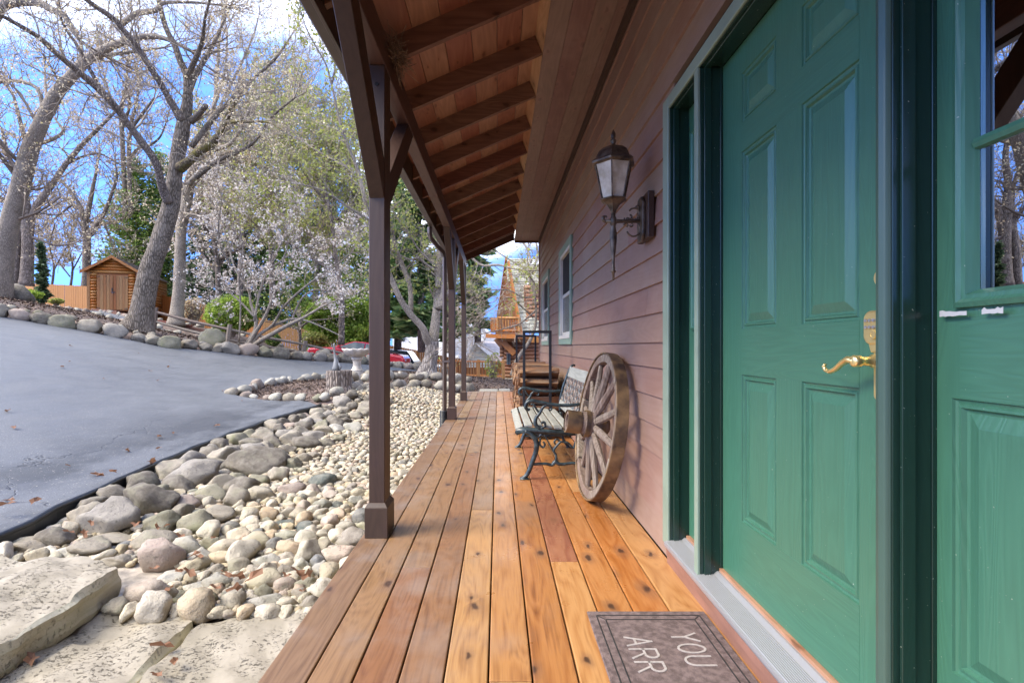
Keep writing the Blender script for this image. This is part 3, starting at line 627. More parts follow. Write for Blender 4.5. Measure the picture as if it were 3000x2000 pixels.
# ceiling boards along the porch
cx = np.arange(-.885, .31, .1755)
for i in range(len(cx)):
    x0, x1 = cx[i], min(cx[i]+.1755, .335)
    cuts = sorted([-5.0, 9.975]+list(RNG.choice(RY[3:-3], 3, replace=False)))
    for a, b in zip(cuts[:-1], cuts[1:]):
        slopebox(MB(), x0+.002, x1-.002, a+.001, b-.001, TH, TH+.02).build('ceiling_board', m_ceil, porch)
for a, b in zip(RY[:-1], RY[1:]):      # blocking between rafter tops along the soffit
    mb = MB(); y0, y1 = a+.0195, b-.0195
    if y1-y0 < .1: continue
    p0 = (.334, zr(.334)-.004); p1 = (.276, p0[1]+.1425)
    mb.hexa([(p0[0], y0, p0[1]), (p0[0]+.02, y0, p0[1]+.008), (p0[0]+.02, y1, p0[1]+.008), (p0[0], y1, p0[1]), (p1[0], y0, p1[1]), (p1[0]+.02, y0, p1[1]+.008), (p1[0]+.02, y1, p1[1]+.008), (p1[0], y1, p1[1])])
    mb.build('blocking_board', m_block, porch)
slopebox(MB(), -.93, 1.9, -5, 10.06, TH+.023, TH+.09).build('roof_covering', m_asr, porch)
ZG = 1.06
MB().box(-.881, -.861, -5, 9.98, ZG+1.62, ZG+1.845).build('fascia', m_gutter, porch, bevel=.002)
mb = MB(); g0 = ZG+1.64
mb.prism([(-.883, g0), (-.938, g0), (-.952, g0+.035), (-.985, g0+.07), (-1.0, g0+.115), (-.985, g0+.12), (-.985, g0+.113), (-.97, g0+.075), (-.94, g0+.04), (-.93, g0+.008), (-.886, g0+.008)], -5, 10.0, 'Y')
mb.build('gutter', m_gutter, porch)
# downspout with its elbows and the black corrugated drain
dsp = [(-.94, 6.75, ZG+1.64), (-.94, 6.76, ZG+1.56), (-.93, 6.80, ZG+1.50), (-.86, 6.95, ZG+1.42), (-.80, 7.10, ZG+1.37), (-.778, 7.16, ZG+1.30), (-.778, 7.16, .12)]
ds = MB().tube(dsp, [.036]*7, 4, squash=1.0).build('downspout', m_gutter, porch, bevel=.004)
MB().box(-.81, -.70, 7.118, 7.128, .83, .86).build('bracket', m_gutter, ds)
prof = []
for k in range(16): prof += [(.062, .0+k*.018), (.054, .009+k*.018)]
dr = MB().lathe(prof, (-.79, 7.15, -.15), 14).build('drain_pipe', m_black, None, smooth=False, label='black corrugated drain pipe standing under the brown downspout', cat='pipe')

# bird nest on the beam beside the first rafter
nest = MB()
for k in range(170):
    a = RNG.uniform(0, 6.28); c = np.array([-.605+RNG.normal()*.022, 2.93+RNG.normal()*.06, 2.80+RNG.normal()*.035]); d = RNG.normal(size=3)*[.035, .07, .04]
    nest.tube([c-d, c+RNG.normal(size=3)*.01, c+d], .0018, 3, cap=False)
for k in range(26):
    c = np.array([-.61, 2.93+RNG.normal()*.04, 2.76]); nest.tube([c, c+[.01, RNG.normal()*.02, -.05], c+[.015, RNG.normal()*.05, -.11]], .0015, 3, cap=False)
nest.build('bird_nest', m_straw, label='straw bird nest tucked on the porch beam beside a rafter', cat='nest')

# ------------------------------------------------------------------ house
house = thing('house', 'brown clapboard house with a green front door and porch wall', 'house', (2, 4, 0))
SX = .853
LINES = [.004, .169, .3195, .476, .633, .79, .947, 1.0836]+[1.0836+.159*k for k in range(1, 15)]
LINES = [z for z in LINES if z < 3.24]+[3.24]
WIN = [(5.66, 6.78, 1.086, 2.352), (8.18, 9.45, 1.086, 2.352)]
DY0, DY1, DZ1 = .62, 2.414, 2.25
YE = 10.07
sid_joints = {}
for i in range(len(LINES)-1):
    z0, z1 = LINES[i], LINES[i+1]
    iv = [(-4.0, YE)]
    cut = []
    if z0 < DZ1-.02: cut.append((DY0, DY1))
    for wy0, wy1, wz0, wz1 in WIN:
        if z1 > wz0+.02 and z0 < wz1-.01: cut.append((wy0, wy1))
    for c0, c1 in cut:
        n2 = []
        for a, b in iv:
            if c1 <= a or c0 >= b: n2.append((a, b))
            else:
                if c0-a > .02: n2.append((a, c0))
                if b-c1 > .02: n2.append((c1, b))
        iv = n2
    js = sorted(RNG.uniform(-3.5, 10, 4)); js = [j for j, k in zip(js, [-99]+js[:-1]) if j-k > 1.0]
    if abs(z1-1.0836) < .001: js = [3.93, 8.0]
    for a, b in iv:
        cuts = [a]+[j for j in js if a+.35 < j < b-.35]+[b]
        for p, q in zip(cuts[:-1], cuts[1:]):
            zt = DZ1 if (z0 < DZ1 < z1 and DY0 < (p+q)/2 < DY1) else z1
            zb = max(z0, DZ1) if (DY0 < (p+q)/2 < DY1) else z0
            MB().prism([(SX, zb), (SX+.027, zb), (SX+.027, z1+.012), (SX+.0155, z1+.012)], p+.0012, q-.0012, 'Y').build('siding_board', m_siding, house)
mb = MB()
mb.box(.99, 8, -4.2, YE-.02, -.3, 5.2)       # the inside of the house, dark
mb.build('inner_wall', m_dark, house)
MB().box(.88, .985, 2.43, YE-.001, -.3, 3.2).build('wall_core', m_dark, house)
MB().box(.88, .985, -4.2, .60, -.3, 3.2).build('wall_core', m_dark, house)
MB().box(.88, .985, .60, 2.43, 2.27, 3.2).build('wall_core', m_dark, house)
MB().box(.835, .90, YE, YE+.025, -.2, 3.24).build('corner_trim', m_siding, house)
MB().box(.90, 8, YE, YE+.02, -.2, 5.2).build('end_wall', m_siding, house)
MB().box(.826, .8525, 2.416, YE, 3.17, 3.239).build('frieze_board', m_trim, house)
MB().box(.826, .8525, -4, 2.414, 3.17, 3.239).build('frieze_board', m_trim, house)
sb = [.334, .475, .625, .762, .853]
for a, b in zip(sb[:-1], sb[1:]):
    js = [-4.2]+sorted(RNG.choice([.4, 1.7, 3.0, 4.3, 5.8, 7.4], 3, replace=False))+[10.15]
    for p, q in zip(js[:-1], js[1:]):
        MB().box(a+.0012, b-.0012, p+.001, q-.001, 3.241+RNG.uniform(0, .0015), 3.26).build('soffit_board', m_soffit, house)
MB().box(.34, .90, 10.15, 10.17, 3.20, 3.30).build('soffit_end_board', m_trim, house)
# windows
for wy0, wy1, wz0, wz1 in WIN:
    T = .085
    w = MB().box(.835, .86, wy0, wy1, wz0+.001, wz0+T).box(.835, .86, wy0, wy1, wz1-T, wz1).box(.8352, .86, wy0, wy0+T, wz0+T, wz1-T).box(.8352, .86, wy1-T, wy1, wz0+T, wz1-T).build('window', m_sageW, house, bevel=.002)
    a, b, c, d = wy0+T, wy1-T, wz0+T, wz1-T; t = .04
    MB().box(.841, .93, a, a+t, c, d).box(.841, .93, b-t, b, c, d).box(.841, .93, a+t, b-t, d-t, d).build('window_frame', m_cream, w, bevel=.002)
    MB().box(.828, .93, a+t*0, b, c-.012, c+.03).build('sill', m_cream, w, bevel=.003)
    mid = (c+d)/2+.0
    MB().box(.868, .885, a+t, b-t, mid-.02, mid+.025).box(.868, .885, a+t, a+t+.035, c+.03, mid-.02).box(.868, .885, b-t-.035, b-t, c+.03, mid-.02).box(.868, .885, a+t, b-t, c+.03, c+.075).build('lower_sash', m_cream, w, bevel=.002)
    MB().box(.887, .905, a+t, a+t+.035, mid+.0, d-t).box(.887, .905, b-t-.035, b-t, mid, d-t).box(.887, .905, a+t, b-t, d-t-.035, d-t).build('upper_sash', m_cream, w, bevel=.002)
    MB().box(.876, .879, a+t+.03, b-t-.03, c+.07, mid).build('pane', m_screen, w)
    MB().box(.896, .899, a+t+.03, b-t-.03, mid, d-t-.03).build('pane', m_screen, w)

# ---- entry: door between two sidelights
XF, XD = .808, .910
entry = house
frames = [('far', 2.341, 2.414, m_sage), ('m1', 1.992, 2.027, m_sage), ('m2', 1.0215, 1.057, m_capg)]
fz0 = .128
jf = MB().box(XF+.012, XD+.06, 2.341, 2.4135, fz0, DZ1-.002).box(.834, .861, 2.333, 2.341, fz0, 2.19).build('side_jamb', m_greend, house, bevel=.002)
MB().box(XF, XF+.0118, 2.3405, 2.4138, fz0-.02, DZ1).build('door_casing', m_sage, house, bevel=.003)
for nm, a, b, cm in frames[1:]:
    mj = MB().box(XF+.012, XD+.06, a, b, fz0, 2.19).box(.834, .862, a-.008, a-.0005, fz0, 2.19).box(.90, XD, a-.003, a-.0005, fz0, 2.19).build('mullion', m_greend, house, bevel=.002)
    if nm == 'm1': MB().box(XF, XF+.0118, a-.0005, b+.0005, fz0, 2.19).build('mullion_cap', cm, mj, bevel=.003, seg=2)
    else: MB().prism([(XF, a+.004), (XF-.004, a+.0175), (XF, b-.004), (XF+.0118, b), (XF+.0118, a-.0005)], fz0, 2.19, 'Z').build('mullion_cap', cm, mj, bevel=.004, seg=2)
MB().box(XF, XF+.0118, .60, 2.3403, 2.192, DZ1).build('head_casing', m_sage, house, bevel=.003)
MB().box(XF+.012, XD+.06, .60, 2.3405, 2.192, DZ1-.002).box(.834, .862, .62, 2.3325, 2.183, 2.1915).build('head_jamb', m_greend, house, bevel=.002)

def panel_leaf(mb, x, y0, y1, z0, z1, xs, thick=.044):
    """flat leaf with raised and fielded panels (the openings xs = [(ya,yb,za,zb)])"""
    ys = sorted({y0, y1, *[v for p in xs for v in p[:2]]}); zs = sorted({z0, z1, *[v for p in xs for v in p[2:4]]})
    def inside(ym, zm): return any(a < ym < b and c < zm < d for a, b, c, d in xs)
    for ya, yb in zip(ys[:-1], ys[1:]):
        for za, zb in zip(zs[:-1], zs[1:]):
            if not inside((ya+yb)/2, (za+zb)/2): mb.add([(x, ya, za), (x, yb, za), (x, yb, zb), (x, ya, zb)], [(0, 1, 2, 3)])
    mb.add([(x, y0, z0), (x, y1, z0), (x, y1, z1), (x, y0, z1), (x+thick, y0, z0), (x+thick, y1, z0), (x+thick, y1, z1), (x+thick, y0, z1)], [(0, 4, 5, 1), (1, 5, 6, 2), (2, 6, 7, 3), (3, 7, 4, 0), (4, 7, 6, 5)])
def raised(mb, x, a, b, c, d, steps):
    prev = None
    for off, dep in steps:
        r = [(x+dep, a+off, c+off), (x+dep, b-off, c+off), (x+dep, b-off, d-off), (x+dep, a+off, d-off)]
        if prev: mb.add(prev+r, [(i, (i+1) % 4, (i+1) % 4+4, i+4) for i in range(4)])
        prev = r
    mb.add(prev, [(0, 1, 2, 3)])
ST = [(0, 0), (.002, .005), (.009, .007), (.012, .0025), (.017, .002), (.021, .010), (.027, .011), (.052, .0015), (.054, .001)]
ca, cb = (1.608, 1.835), (1.238, 1.4735)
hs_ = [(2.077-.182, 2.077), (1.126, 1.785), (.409, .9555)]
door_p = [(a, b, c, d) for a, b in (ca, cb) for c, d in hs_]
mb = MB(); panel_leaf(mb, XD, 1.080, 1.988, .165, 2.188, door_p)
door = mb.build('front_door', m_green, house, label='green six-panel front door')
for a, b, c, d in door_p:
    mb = MB(); raised(mb, XD, a, b, c, d, ST); mb.build('door_panel', m_green, door)
for c, d in ((.9565, 1.125), (1.786, 1.894), (.166, .408)):
    for a, b in ((1.238, 1.835),): MB().box(XD-.0006, XD-.0001, a, b, c, d).build('rail', m_greenh, door)
MB().box(.896, .93, 1.06, 1.991, .150, .164).build('threshold', m_ceil, house)
MB().box(.894, .93, 2.03, 2.335, .150, .164).build('threshold', m_ceil, house)
# sidelights
def sidelight(y0, y1, glass, panel):
    mb = MB(); g = glass; p = panel
    panel_leaf(mb, XD, y0, y1, .165, 2.188, [g, p])
    s = mb.build('sidelight', m_green, house)
    mb = MB(); raised(mb, XD, *p, ST); mb.build('side_panel', m_green, s)
    MB().box(XD-.0006, XD-.0001, g[0]-.005, g[1]+.005, p[3]+.002, g[2]-.03).build('rail', m_greenh, s)
    a, b, c, d = g
    mb = MB(); t = .026
    prof = [(0, -.0095), (.010, -.0135), (.016, -.008), (.024, -.0075), (.030, .004), (.034, .012)]
    base = [(XD+.002, a-.012, c-.012), (XD+.002, b+.012, c-.012), (XD+.002, b+.012, d+.012), (XD+.002, a-.012, d+.012)]
    prev = base
    for off, dep in prof:
        r = [(XD+dep, a-.012+off, c-.012+off), (XD+dep, b+.012-off, c-.012+off), (XD+dep, b+.012-off, d+.012-off), (XD+dep, a-.012+off, d+.012-off)]
        mb.add(prev+r, [(i, (i+1) % 4, (i+1) % 4+4, i+4) for i in range(4)]); prev = r
    mb.build('glass_moulding', m_green, s)
    MB().box(XD+.0125, XD+.0145, a+.02, b-.02, c+.02, d-.02).build('pane', m_glass, s)
    for k in (1, 2):
        zz_ = c+(d-c)*k/3
        MB().prism([(XD+.012, zz_-.011), (XD+.002, zz_-.009), (XD-.002, zz_), (XD+.002, zz_+.009), (XD+.012, zz_+.011)], a+.02, b-.02, 'Y').build('muntin', m_green, s)
    return s
s2 = sidelight(.700, 1.019, (.765, .962, 1.148, 2.05), (.765, .985, .41, .957))
sidelight(2.029, 2.339, (2.085, 2.285, 1.148, 2.05), (2.085, 2.285, .41, .957))
mb = MB()   # chipped paint showing white primer on the moulding
for (ya, yb) in ((.940, .998), (.872, .911)):
    n = 9; ys = np.linspace(ya, yb, n); up = [(XD-.0137, y, 1.128+.005*RNG.random()**2) for y in ys]; lo = [(XD-.0137, y, 1.119+.002*RNG.random()) for y in ys[::-1]]
    mb.add(up+lo, [tuple(range(2*n))])
mb.build('paint_chip', m_wp, s2)
# sill and skirt
mb = MB(); prof = [(XF-.018, .120), (XF-.018, .132)]
xx = XF-.012
while xx < .868:
    prof += [(xx, .134+.06*(xx-.79)), (xx+.0022, .1375+.06*(xx-.79)), (xx+.0046, .1375+.06*(xx-.79)), (xx+.006, .134+.06*(xx-.79))]; xx += .0068
prof += [(.888, .152), (.93, .152), (.93, .11), (XF-.014, .11)]
mb.prism(prof, .58, 2.3405, 'Y'); mb.build('door_sill', m_alu, house)
MB().box(.831, .8895, .58, 2.42, -.02, .1095).build('sill_skirt', m_skirt, house, bevel=.003)
MB().box(.8, .8305, .58, 2.3395, .07, .1095).build('sill_nosing', m_skirt, house, bevel=.003)

# door furniture
hw = MB()
hx = XD-.032
def rr(mb, x0, x1, yc, zc, hy, hz, r, seg=5):
    pts = []
    for sy, sz, a0 in ((1, 1, 0), (-1, 1, 90), (-1, -1, 180), (1, -1, 270)):
        for k in range(seg+1):
            a = R(a0+90*k/seg); pts.append((yc+sy*(hy-r)+r*math.cos(a), zc+sz*(hz-r)+r*math.sin(a)))
    mb.prism(pts, x0, x1, 'X')
rr(hw, XD-.030, XD-.001, 1.150, 1.105, .036, .040, .022)
hw.prism([(1.124, 1.068), (1.176, 1.068), (1.168, 1.045), (1.132, 1.045)], XD-.026, XD-.001, 'X')
rr(hw, XD-.014, XD-.001, 1.150, .995, .025, .062, .012)
kp = hw.build('door_lock', m_brass, door, bevel=.004, seg=2)
bt = MB()
for r_ in range(2):
    for c_ in range(5): bt.lathe([(.0045, 0), (.0035, .003)], (XD-.031, 1.174-.012*c_, 1.122-.016*r_), 10, (-1, 0, 0))
bt.build('keypad_button', m_silver, kp)
MB().lathe([(.011, 0), (.0105, .004), (.006, .004), (.006, .003)], (XD-.031, 1.150, 1.088), 16, (-1, 0, 0)).build('key_cylinder', m_brass, kp)
lv = MB(); zc = 1.026
lv.lathe([(.018, 0), (.016, .02), (.011, .024), (.011, .046), (.014, .05), (.014, .064), (.010, .068)], (XD-.014, 1.150, zc), 18, (-1, 0, 0))
lv.tube([(XD-.072, 1.150, zc), (XD-.072, 1.175, zc+.004), (XD-.070, 1.20, zc-.006), (XD-.068, 1.225, zc-.022), (XD-.066, 1.25, zc-.030), (XD-.066, 1.266, zc-.026), (XD-.067, 1.272, zc-.016), (XD-.067, 1.266, zc-.012)], [.011, .010, .0085, .0075, .007, .006, .005, .0045], 12, squash=.8)
lv.build('door_handle', m_brass, door, smooth=True)
MB().lathe([(.026, 0), (.026, .006), (.020, .010), (.020, .016)], (XD-.0005, 1.150, 1.222), 22, (-1, 0, 0)).build('deadbolt', m_brass, door, bevel=.001)
# ------------------------------------------------------------------ rocks
def rock_mesh(name, seed, mat, sub=2, rough=.22, flat=.75, cuts=3):
    bm = bmesh.new(); bmesh.ops.create_icosphere(bm, subdivisions=sub, radius=1)
    r = random.Random(seed); off = Vector((r.uniform(0, 99), r.uniform(0, 99), r.uniform(0, 99)))
    planes = []
    for _ in range(cuts):
        d = Vector((r.gauss(0, 1), r.gauss(0, 1), r.gauss(0, .8))).normalized(); planes.append((d, r.uniform(.58, .88)))
    for v in bm.verts:
        c = v.co.copy()
        for d, k in planes:
            t = c.dot(d)
            if t > k: c -= d*(t-k)*.95
        n = mnoise.fractal(c*1.3+off, 1, 2, 3)*rough + mnoise.noise(c*4+off)*rough*.18
        v.co = c*(1+n)
    for v in bm.verts: v.co.z *= flat
    me = bpy.data.meshes.new(name); bm.to_mesh(me); bm.free(); me.materials.append(mat)
    me.polygons.foreach_set('use_smooth', [True]*len(me.polygons)); return me
_rc = {}
def rocks_for(mat, sub, n=6, **k):
    key = (mat.name, sub, tuple(sorted(k.items())))
    if key not in _rc: _rc[key] = [rock_mesh('rock', 100+i+hash(mat.name) % 50 if False else 100+i*7+len(mat.name), mat, sub, **k) for i in range(n)]
    return _rc[key]
def place_rock(name, mat, x, y, z, rx, ry, rz, rotz, label, group, cat='rock', sub=3, tilt=.2, **k):
    me = random.choice(rocks_for(mat, sub, **k)); o = obj_from(me, name, None, (x, y, z))
    o.scale = (rx, ry, rz/.75); o.rotation_euler = (random.uniform(-tilt, tilt), random.uniform(-tilt, tilt), rotz)
    return tag(o, label, cat, group)
BK = {'d': ('dark grey-brown', m_b_dark), 's': ('speckled grey', m_b_spec), 'o': ('olive green', m_b_olive), 'p': ('pinkish', m_b_pink), 't': ('tan', m_b_tan), 'w': ('pale limestone', m_b_pale), 'g': ('dark green-grey', m_b_green), 'b': ('beige-grey', m_b_beige)}
# boulders of the bed: centre x, y, width, height in the enlarged photograph (x1.96, from y=1200), kind
BO = [(250,740,215,130,'d'),(368,690,130,95,'b'),(560,630,290,210,'s'),(812,520,300,225,'d'),(985,440,190,110,'d'),(1070,385,280,150,'s'),(1190,318,165,90,'d'),(1405,290,350,150,'d'),
 (895,650,205,140,'o'),(1090,640,190,140,'o'),(1215,590,200,130,'b'),(1000,540,185,110,'p'),(1103,520,125,80,'b'),(1190,478,175,100,'o'),(1248,410,140,120,'b'),(1340,390,100,85,'o'),(1328,485,175,135,'b'),(1455,402,150,85,'o'),(1470,468,145,90,'t'),
 (1575,362,130,90,'b'),(1655,290,130,80,'o'),(1440,195,165,80,'d'),(1545,185,120,90,'d'),(1632,148,150,75,'s'),(1738,188,155,80,'d'),(1835,388,160,85,'g'),(1650,435,150,80,'p'),
 (870,820,230,190,'p'),(830,752,240,120,'b'),(470,797,250,110,'b'),(95,790,210,95,'b'),(372,820,215,75,'w'),(640,872,170,60,'b'),(585,755,250,60,'b'),(1186,745,130,90,'o'),(1043,762,170,150,'w'),(1120,822,150,90,'w'),
 (1718,55,80,45,'p'),(1802,60,110,70,'b'),(1722,107,110,70,'d'),(1660,103,90,45,'p'),(1922,105,100,60,'w'),(1930,157,90,50,'o'),(1850,118,110,55,'t'),(1785,150,130,60,'s'),(1870,180,90,65,'d'),(1640,222,110,70,'d'),(1730,262,90,70,'b'),(1575,255,90,60,'o'),
 (2018,90,110,70,'w'),(1950,25,90,50,'b'),(1860,20,80,45,'d'),(2035,40,90,50,'b'),
 (1312,1087,170,145,'t'),(1150,1062,160,115,'o'),(1215,965,180,90,'w'),(1355,968,110,80,'b'),(1503,1103,225,105,'w'),(1628,1112,110,105,'t'),(1757,1107,145,100,'b'),(1700,1030,110,80,'b'),(1622,905,120,105,'b'),(1845,690,90,80,'t'),(1975,658,120,100,'t'),(1510,850,150,90,'w'),(1715,868,110,80,'w'),(1840,885,120,90,'w'),(1740,980,140,70,'o'),(1500,1020,110,90,'o'),(1440,900,130,60,'b'),(950,955,180,70,'w'),(1000,1075,90,70,'o'),(1090,1005,150,55,'w'),(1210,905,120,60,'b'),(1730,655,130,70,'g'),(1625,632,120,50,'g'),(1930,523,80,50,'g')]
used_lab = {}; ROCKS = []
for (zx, zy, zw, zh, k) in BO:
    px, pyb = zx/1.96, 1200+(zy+zh/2)/1.96
    X = (px-1459)/F
    zg = -.165 if pyb > 1400 else -.13
    Y = F*(1.06-zg)/(pyb-1015); w_ = zw/1.96/F*Y; h_ = zh/1.96/F*Y
    gx_, gy_ = X*Y, Y+w_*.30
    hz = max(.03, min(h_*.62, w_*.5))
    kn, mt = BK[k]
    rowid = 'by the black edging' if zx < 1500 and zx-1500 < -(zy-150)*.0+0 and (zy < 560 or zx < 700) and k in 'dsb' and zh > 70 else 'among the pale pebbles'
    key = (kn, rowid); used_lab[key] = used_lab.get(key, 0)+1
    size = 'large ' if w_ > .33 else ('small ' if w_ < .16 else '')
    ROCKS.append([key, size, (gx_, gy_, zg+hz*.60+.02, w_*.57, w_*.44, hz*.92), mt, px, pyb])
def ex(y): return float(np.interp(y, [e[1] for e in EDGE], [e[0] for e in EDGE]))
cnt = {}
for key, size, (x, y, z, a, b_, c), mt, px, pyb in sorted(ROCKS, key=lambda r: r[2][1]):
    if y > 2.9: x = max(x, ex(y)-.03+a*.8)
    z = float(bedz(x, y)[0])+c*.62
    cnt[key] = cnt.get(key, 0)+1; n = cnt[key]
    lab = f'{size}{key[0]} boulder {key[1]}' + (f', {ORD[n-1]} such from the slab' if used_lab[key] > 1 else '')
    place_rock('boulder', mt, x, y, z, a, b_, c, random.uniform(-.5, .5), lab, 'boulders in the stone bed', 'boulder', 3, .18, rough=.24, cuts=9)

# ---- pebbles: dart throwing, large ones first
placed = [(max(r[2][0], ex(r[2][1])-.03+r[2][3]*.8) if r[2][1] > 2.9 else r[2][0], r[2][1], max(r[2][3], r[2][4])*1.05) for r in ROCKS]
cell = .25; grid = {}
def gadd(x, y, r): grid.setdefault((int(x//cell), int(y//cell)), []).append((x, y, r))
for p in placed: gadd(*p)
def free(x, y, r, k=.72):
    cx_, cy_ = int(x//cell), int(y//cell)
    for i in (-1, 0, 1):
        for j in (-1, 0, 1):
            for (a, b, c) in grid.get((cx_+i, cy_+j), ()):
                if (a-x)**2+(b-y)**2 < (k*(r+c))**2: return False
    return True
def ex(y): return float(np.interp(y, [e[1] for e in EDGE], [e[0] for e in EDGE]))
PB = []
kf = 0; kcount = {}
for _ in range(1800):
    y = RNG.uniform(2.95, 8.9); xl = (ex(y) if y < 8.3 else -3.0+(y-8.3)*.3)+.12; wid = .95 if y < 6 else .75
    r = RNG.uniform(.10, .165)*(1 if y > 3.6 else .9); x = xl-.12+r*.8+wid*RNG.random()**1.3
    if free(x, y, r, .80):
        gadd(x, y, r); kn, mt = BK['dsbdobddsbd'[kf % 11]]; kf += 1; kcount[kn] = kcount.get(kn, 0)+1
        place_rock('boulder', mt, x, y, float(bedz(x, y)[0])+r*.42, r*RNG.uniform(1.1, 1.4), r*RNG.uniform(.85, 1.0), r*RNG.uniform(.7, .95), RNG.uniform(0, 3.1), f'{kn} cobble wedged beside the black edging, {ORD[min(39, kcount[kn]-1)]} {kn} outward', 'cobbles wedged along the edging', 'boulder', 3, .3, rough=.24, cuts=9)
for rad, tries in ((.095, 260), (.085, 600), (.075, 1500), (.06, 4500), (.048, 9000), (.038, 16000), (.03, 26000), (.022, 20000)):
    for _ in range(tries):
        y = RNG.uniform(2.22, 11.4)**1.0 if RNG.random() < .5 else RNG.uniform(2.22, 6)
        xl = ex(y)+.07 if y < 8.3 else -3.0+(y-8.3)*.30
        if y < 2.75: xl = max(xl, -1.75)
        x = RNG.uniform(xl, -.745)
        edge_d = (x-xl)
        if rad < .03 and y > 5.5: continue
        if y > 4.2 and rad > .05 and x > -2.0: continue
        if (y > 2.9 and rad > .08) or (y > 3.6 and rad > .07): continue
        r = rad*RNG.uniform(.8, 1.2)
        if free(x, y, r): gadd(x, y, r); PB.append((x, y, r))
# big loose boulders filling the edging row further off
PBV = np.array(PB)
base = {s: [np.array([v.co for v in me.vertices]) for me in [rock_mesh('p', 900+i*3+s, m_pebble, s, rough=.16, flat=.8, cuts=9) for i in range(8)]] for s in (1, 2)}
faces = {}
for s in (1, 2):
    bm = bmesh.new(); bmesh.ops.create_icosphere(bm, subdivisions=s, radius=1); faces[s] = np.array([[v.index for v in f.verts] for f in bm.faces]); bm.free()
def rock_cloud(items, sub, name, mat, parent=None, **k):
    Vs, Fs = [], []; nv = len(base[sub][0])
    for i, (x, y, z, a, b, c, rz, tx) in enumerate(items):
        v = base[sub][i % 8]*[a, b, c]
        cz, sz = math.cos(rz), math.sin(rz); ct, st = math.cos(tx), math.sin(tx)
        v = v@np.array([[1, 0, 0], [0, ct, st], [0, -st, ct]])@np.array([[cz, sz, 0], [-sz, cz, 0], [0, 0, 1]])
        Vs.append(v+[x, y, z]); Fs.append(faces[sub]+i*nv)
    return bulk(name, np.concatenate(Vs), np.concatenate(Fs), mat, parent, smooth=True, **k)
def pitem(x, y, r, lift=0):
    g = h1g(x, y)
    a = r*RNG.uniform(1.0, 1.35); b = r*RNG.uniform(.75, 1.0); c = r*RNG.uniform(.7, .95)
    return (x, y, g+c*.35+lift, a, b, c, RNG.uniform(0, 6.28), RNG.normal()*.35)
_hc = bedz(np.array([p[0] for p in PB]), np.array([p[1] for p in PB]))
def h1g(x, y): return h1(x, y)
items = []
for (x, y, r), g in zip(PB, _hc):
    a = r*RNG.uniform(1.0, 1.35); b = r*RNG.uniform(.75, 1.0); c = r*RNG.uniform(.65, .9)
    items.append((x, y, g+c*.45+.012, a, b, c, RNG.uniform(0, 6.28), RNG.normal()*.35))
items.sort(key=lambda t: -t[3]/t[1])
ind, rest = items[:250], items[250:]
pm = [rock_mesh('river_rock', 500+i, m_pebble, 3, rough=.22, flat=.78, cuts=10) for i in range(10)]
for i, (x, y, z, a, b, c, rz, tx) in enumerate(ind):
    o = obj_from(pm[i % 10], 'river_rock', None, (x, y, z)); o.scale = (a, b, c/.72*.9); o.rotation_euler = (tx, 0, rz)
    w1 = 'beside the paving stones' if y < 2.75 else ('level with the front porch post' if y < 3.4 else ('just past the front porch post' if y < 4.6 else 'further along the stone bed'))
    w2 = 'close against the deck' if x > -1.15 else ('in the middle of the bed' if x > -1.8 else 'on the driveway side')
    tag(o, f'loose pale river rock {w1}, {w2}', 'river rock', 'pale river rocks of the stone bed')
nearp = [t for t in rest if t[1] < 5.2]; farp = [t for t in rest if t[1] >= 5.2]
rock_cloud(nearp, 2, 'river_pebbles', m_pebble, kind='stuff', label='small pale river pebbles filling the bed close to the deck', cat='pebbles')
rock_cloud(farp, 1, 'river_pebbles', m_pebble, kind='stuff', label='small pale river pebbles filling the far half of the bed', cat='pebbles')
# under-layer of smaller stones
ul = []
for _ in range(5200):
    y = 2.25+9.2*RNG.random()**1.6; xl = ex(y)+.05 if y < 8.3 else -3.0+(y-8.3)*.3
    if y < 2.75: xl = max(xl, -1.75)
    x = RNG.uniform(xl, -.74); r = RNG.uniform(.02, .04)
    ul.append((x, y, 0, r*1.2, r, r*.8, RNG.uniform(0, 6.28), RNG.normal()*.4))
hh = bedz([u[0] for u in ul], [u[1] for u in ul]); ul = [(u[0], u[1], h+RNG.uniform(.004, .02), *u[3:]) for u, h in zip(ul, hh)]
rock_cloud(ul, 1, 'river_pebbles', m_pebble, kind='stuff', label='lowest layer of small stones showing in the gaps of the bed', cat='pebbles')

# ---- boulder wall along the driveway, island rims, stacked rocks by the maple
WR = [(-20,1012,90,95,'d'),(30,912,40,60,'b')]
def line_rocks(pts, spacing, size, kinds, label, group, jitter=.05, zoff=.0, sub=2, flatk=.8, start=0):
    pts = [np.array(p[:2], float) for p in pts]; seg = [np.linalg.norm(b-a) for a, b in zip(pts[:-1], pts[1:])]; L = sum(seg); s = start; k = 0; out = []
    while s < L:
        t = s; i = 0
        while i < len(seg)-1 and t > seg[i]: t -= seg[i]; i += 1
        p = pts[i]+(pts[i+1]-pts[i])*t/seg[i]; d = (pts[i+1]-pts[i])/seg[i]
        w = size*random.uniform(.75, 1.3); kn, mt = BK[kinds[(k*7+k//3) % len(kinds)]]
        x, y = p[0]+random.uniform(-jitter, jitter), p[1]+random.uniform(-jitter, jitter)
        n = out.count(kn); out.append(kn)
        lab = f'{kn} {label}' + f', {ORD[n] if n < len(ORD) else "next"} {kn} from left'
        place_rock('boulder', mt, x, y, h1(x, y)+w*.20+zoff, w*.58, w*.42, w*.40, math.atan2(d[1], d[0])+random.uniform(-.3, .3), lab, group, 'boulder', sub, .25, rough=.22, cuts=8)
        s += w*spacing; k += 1
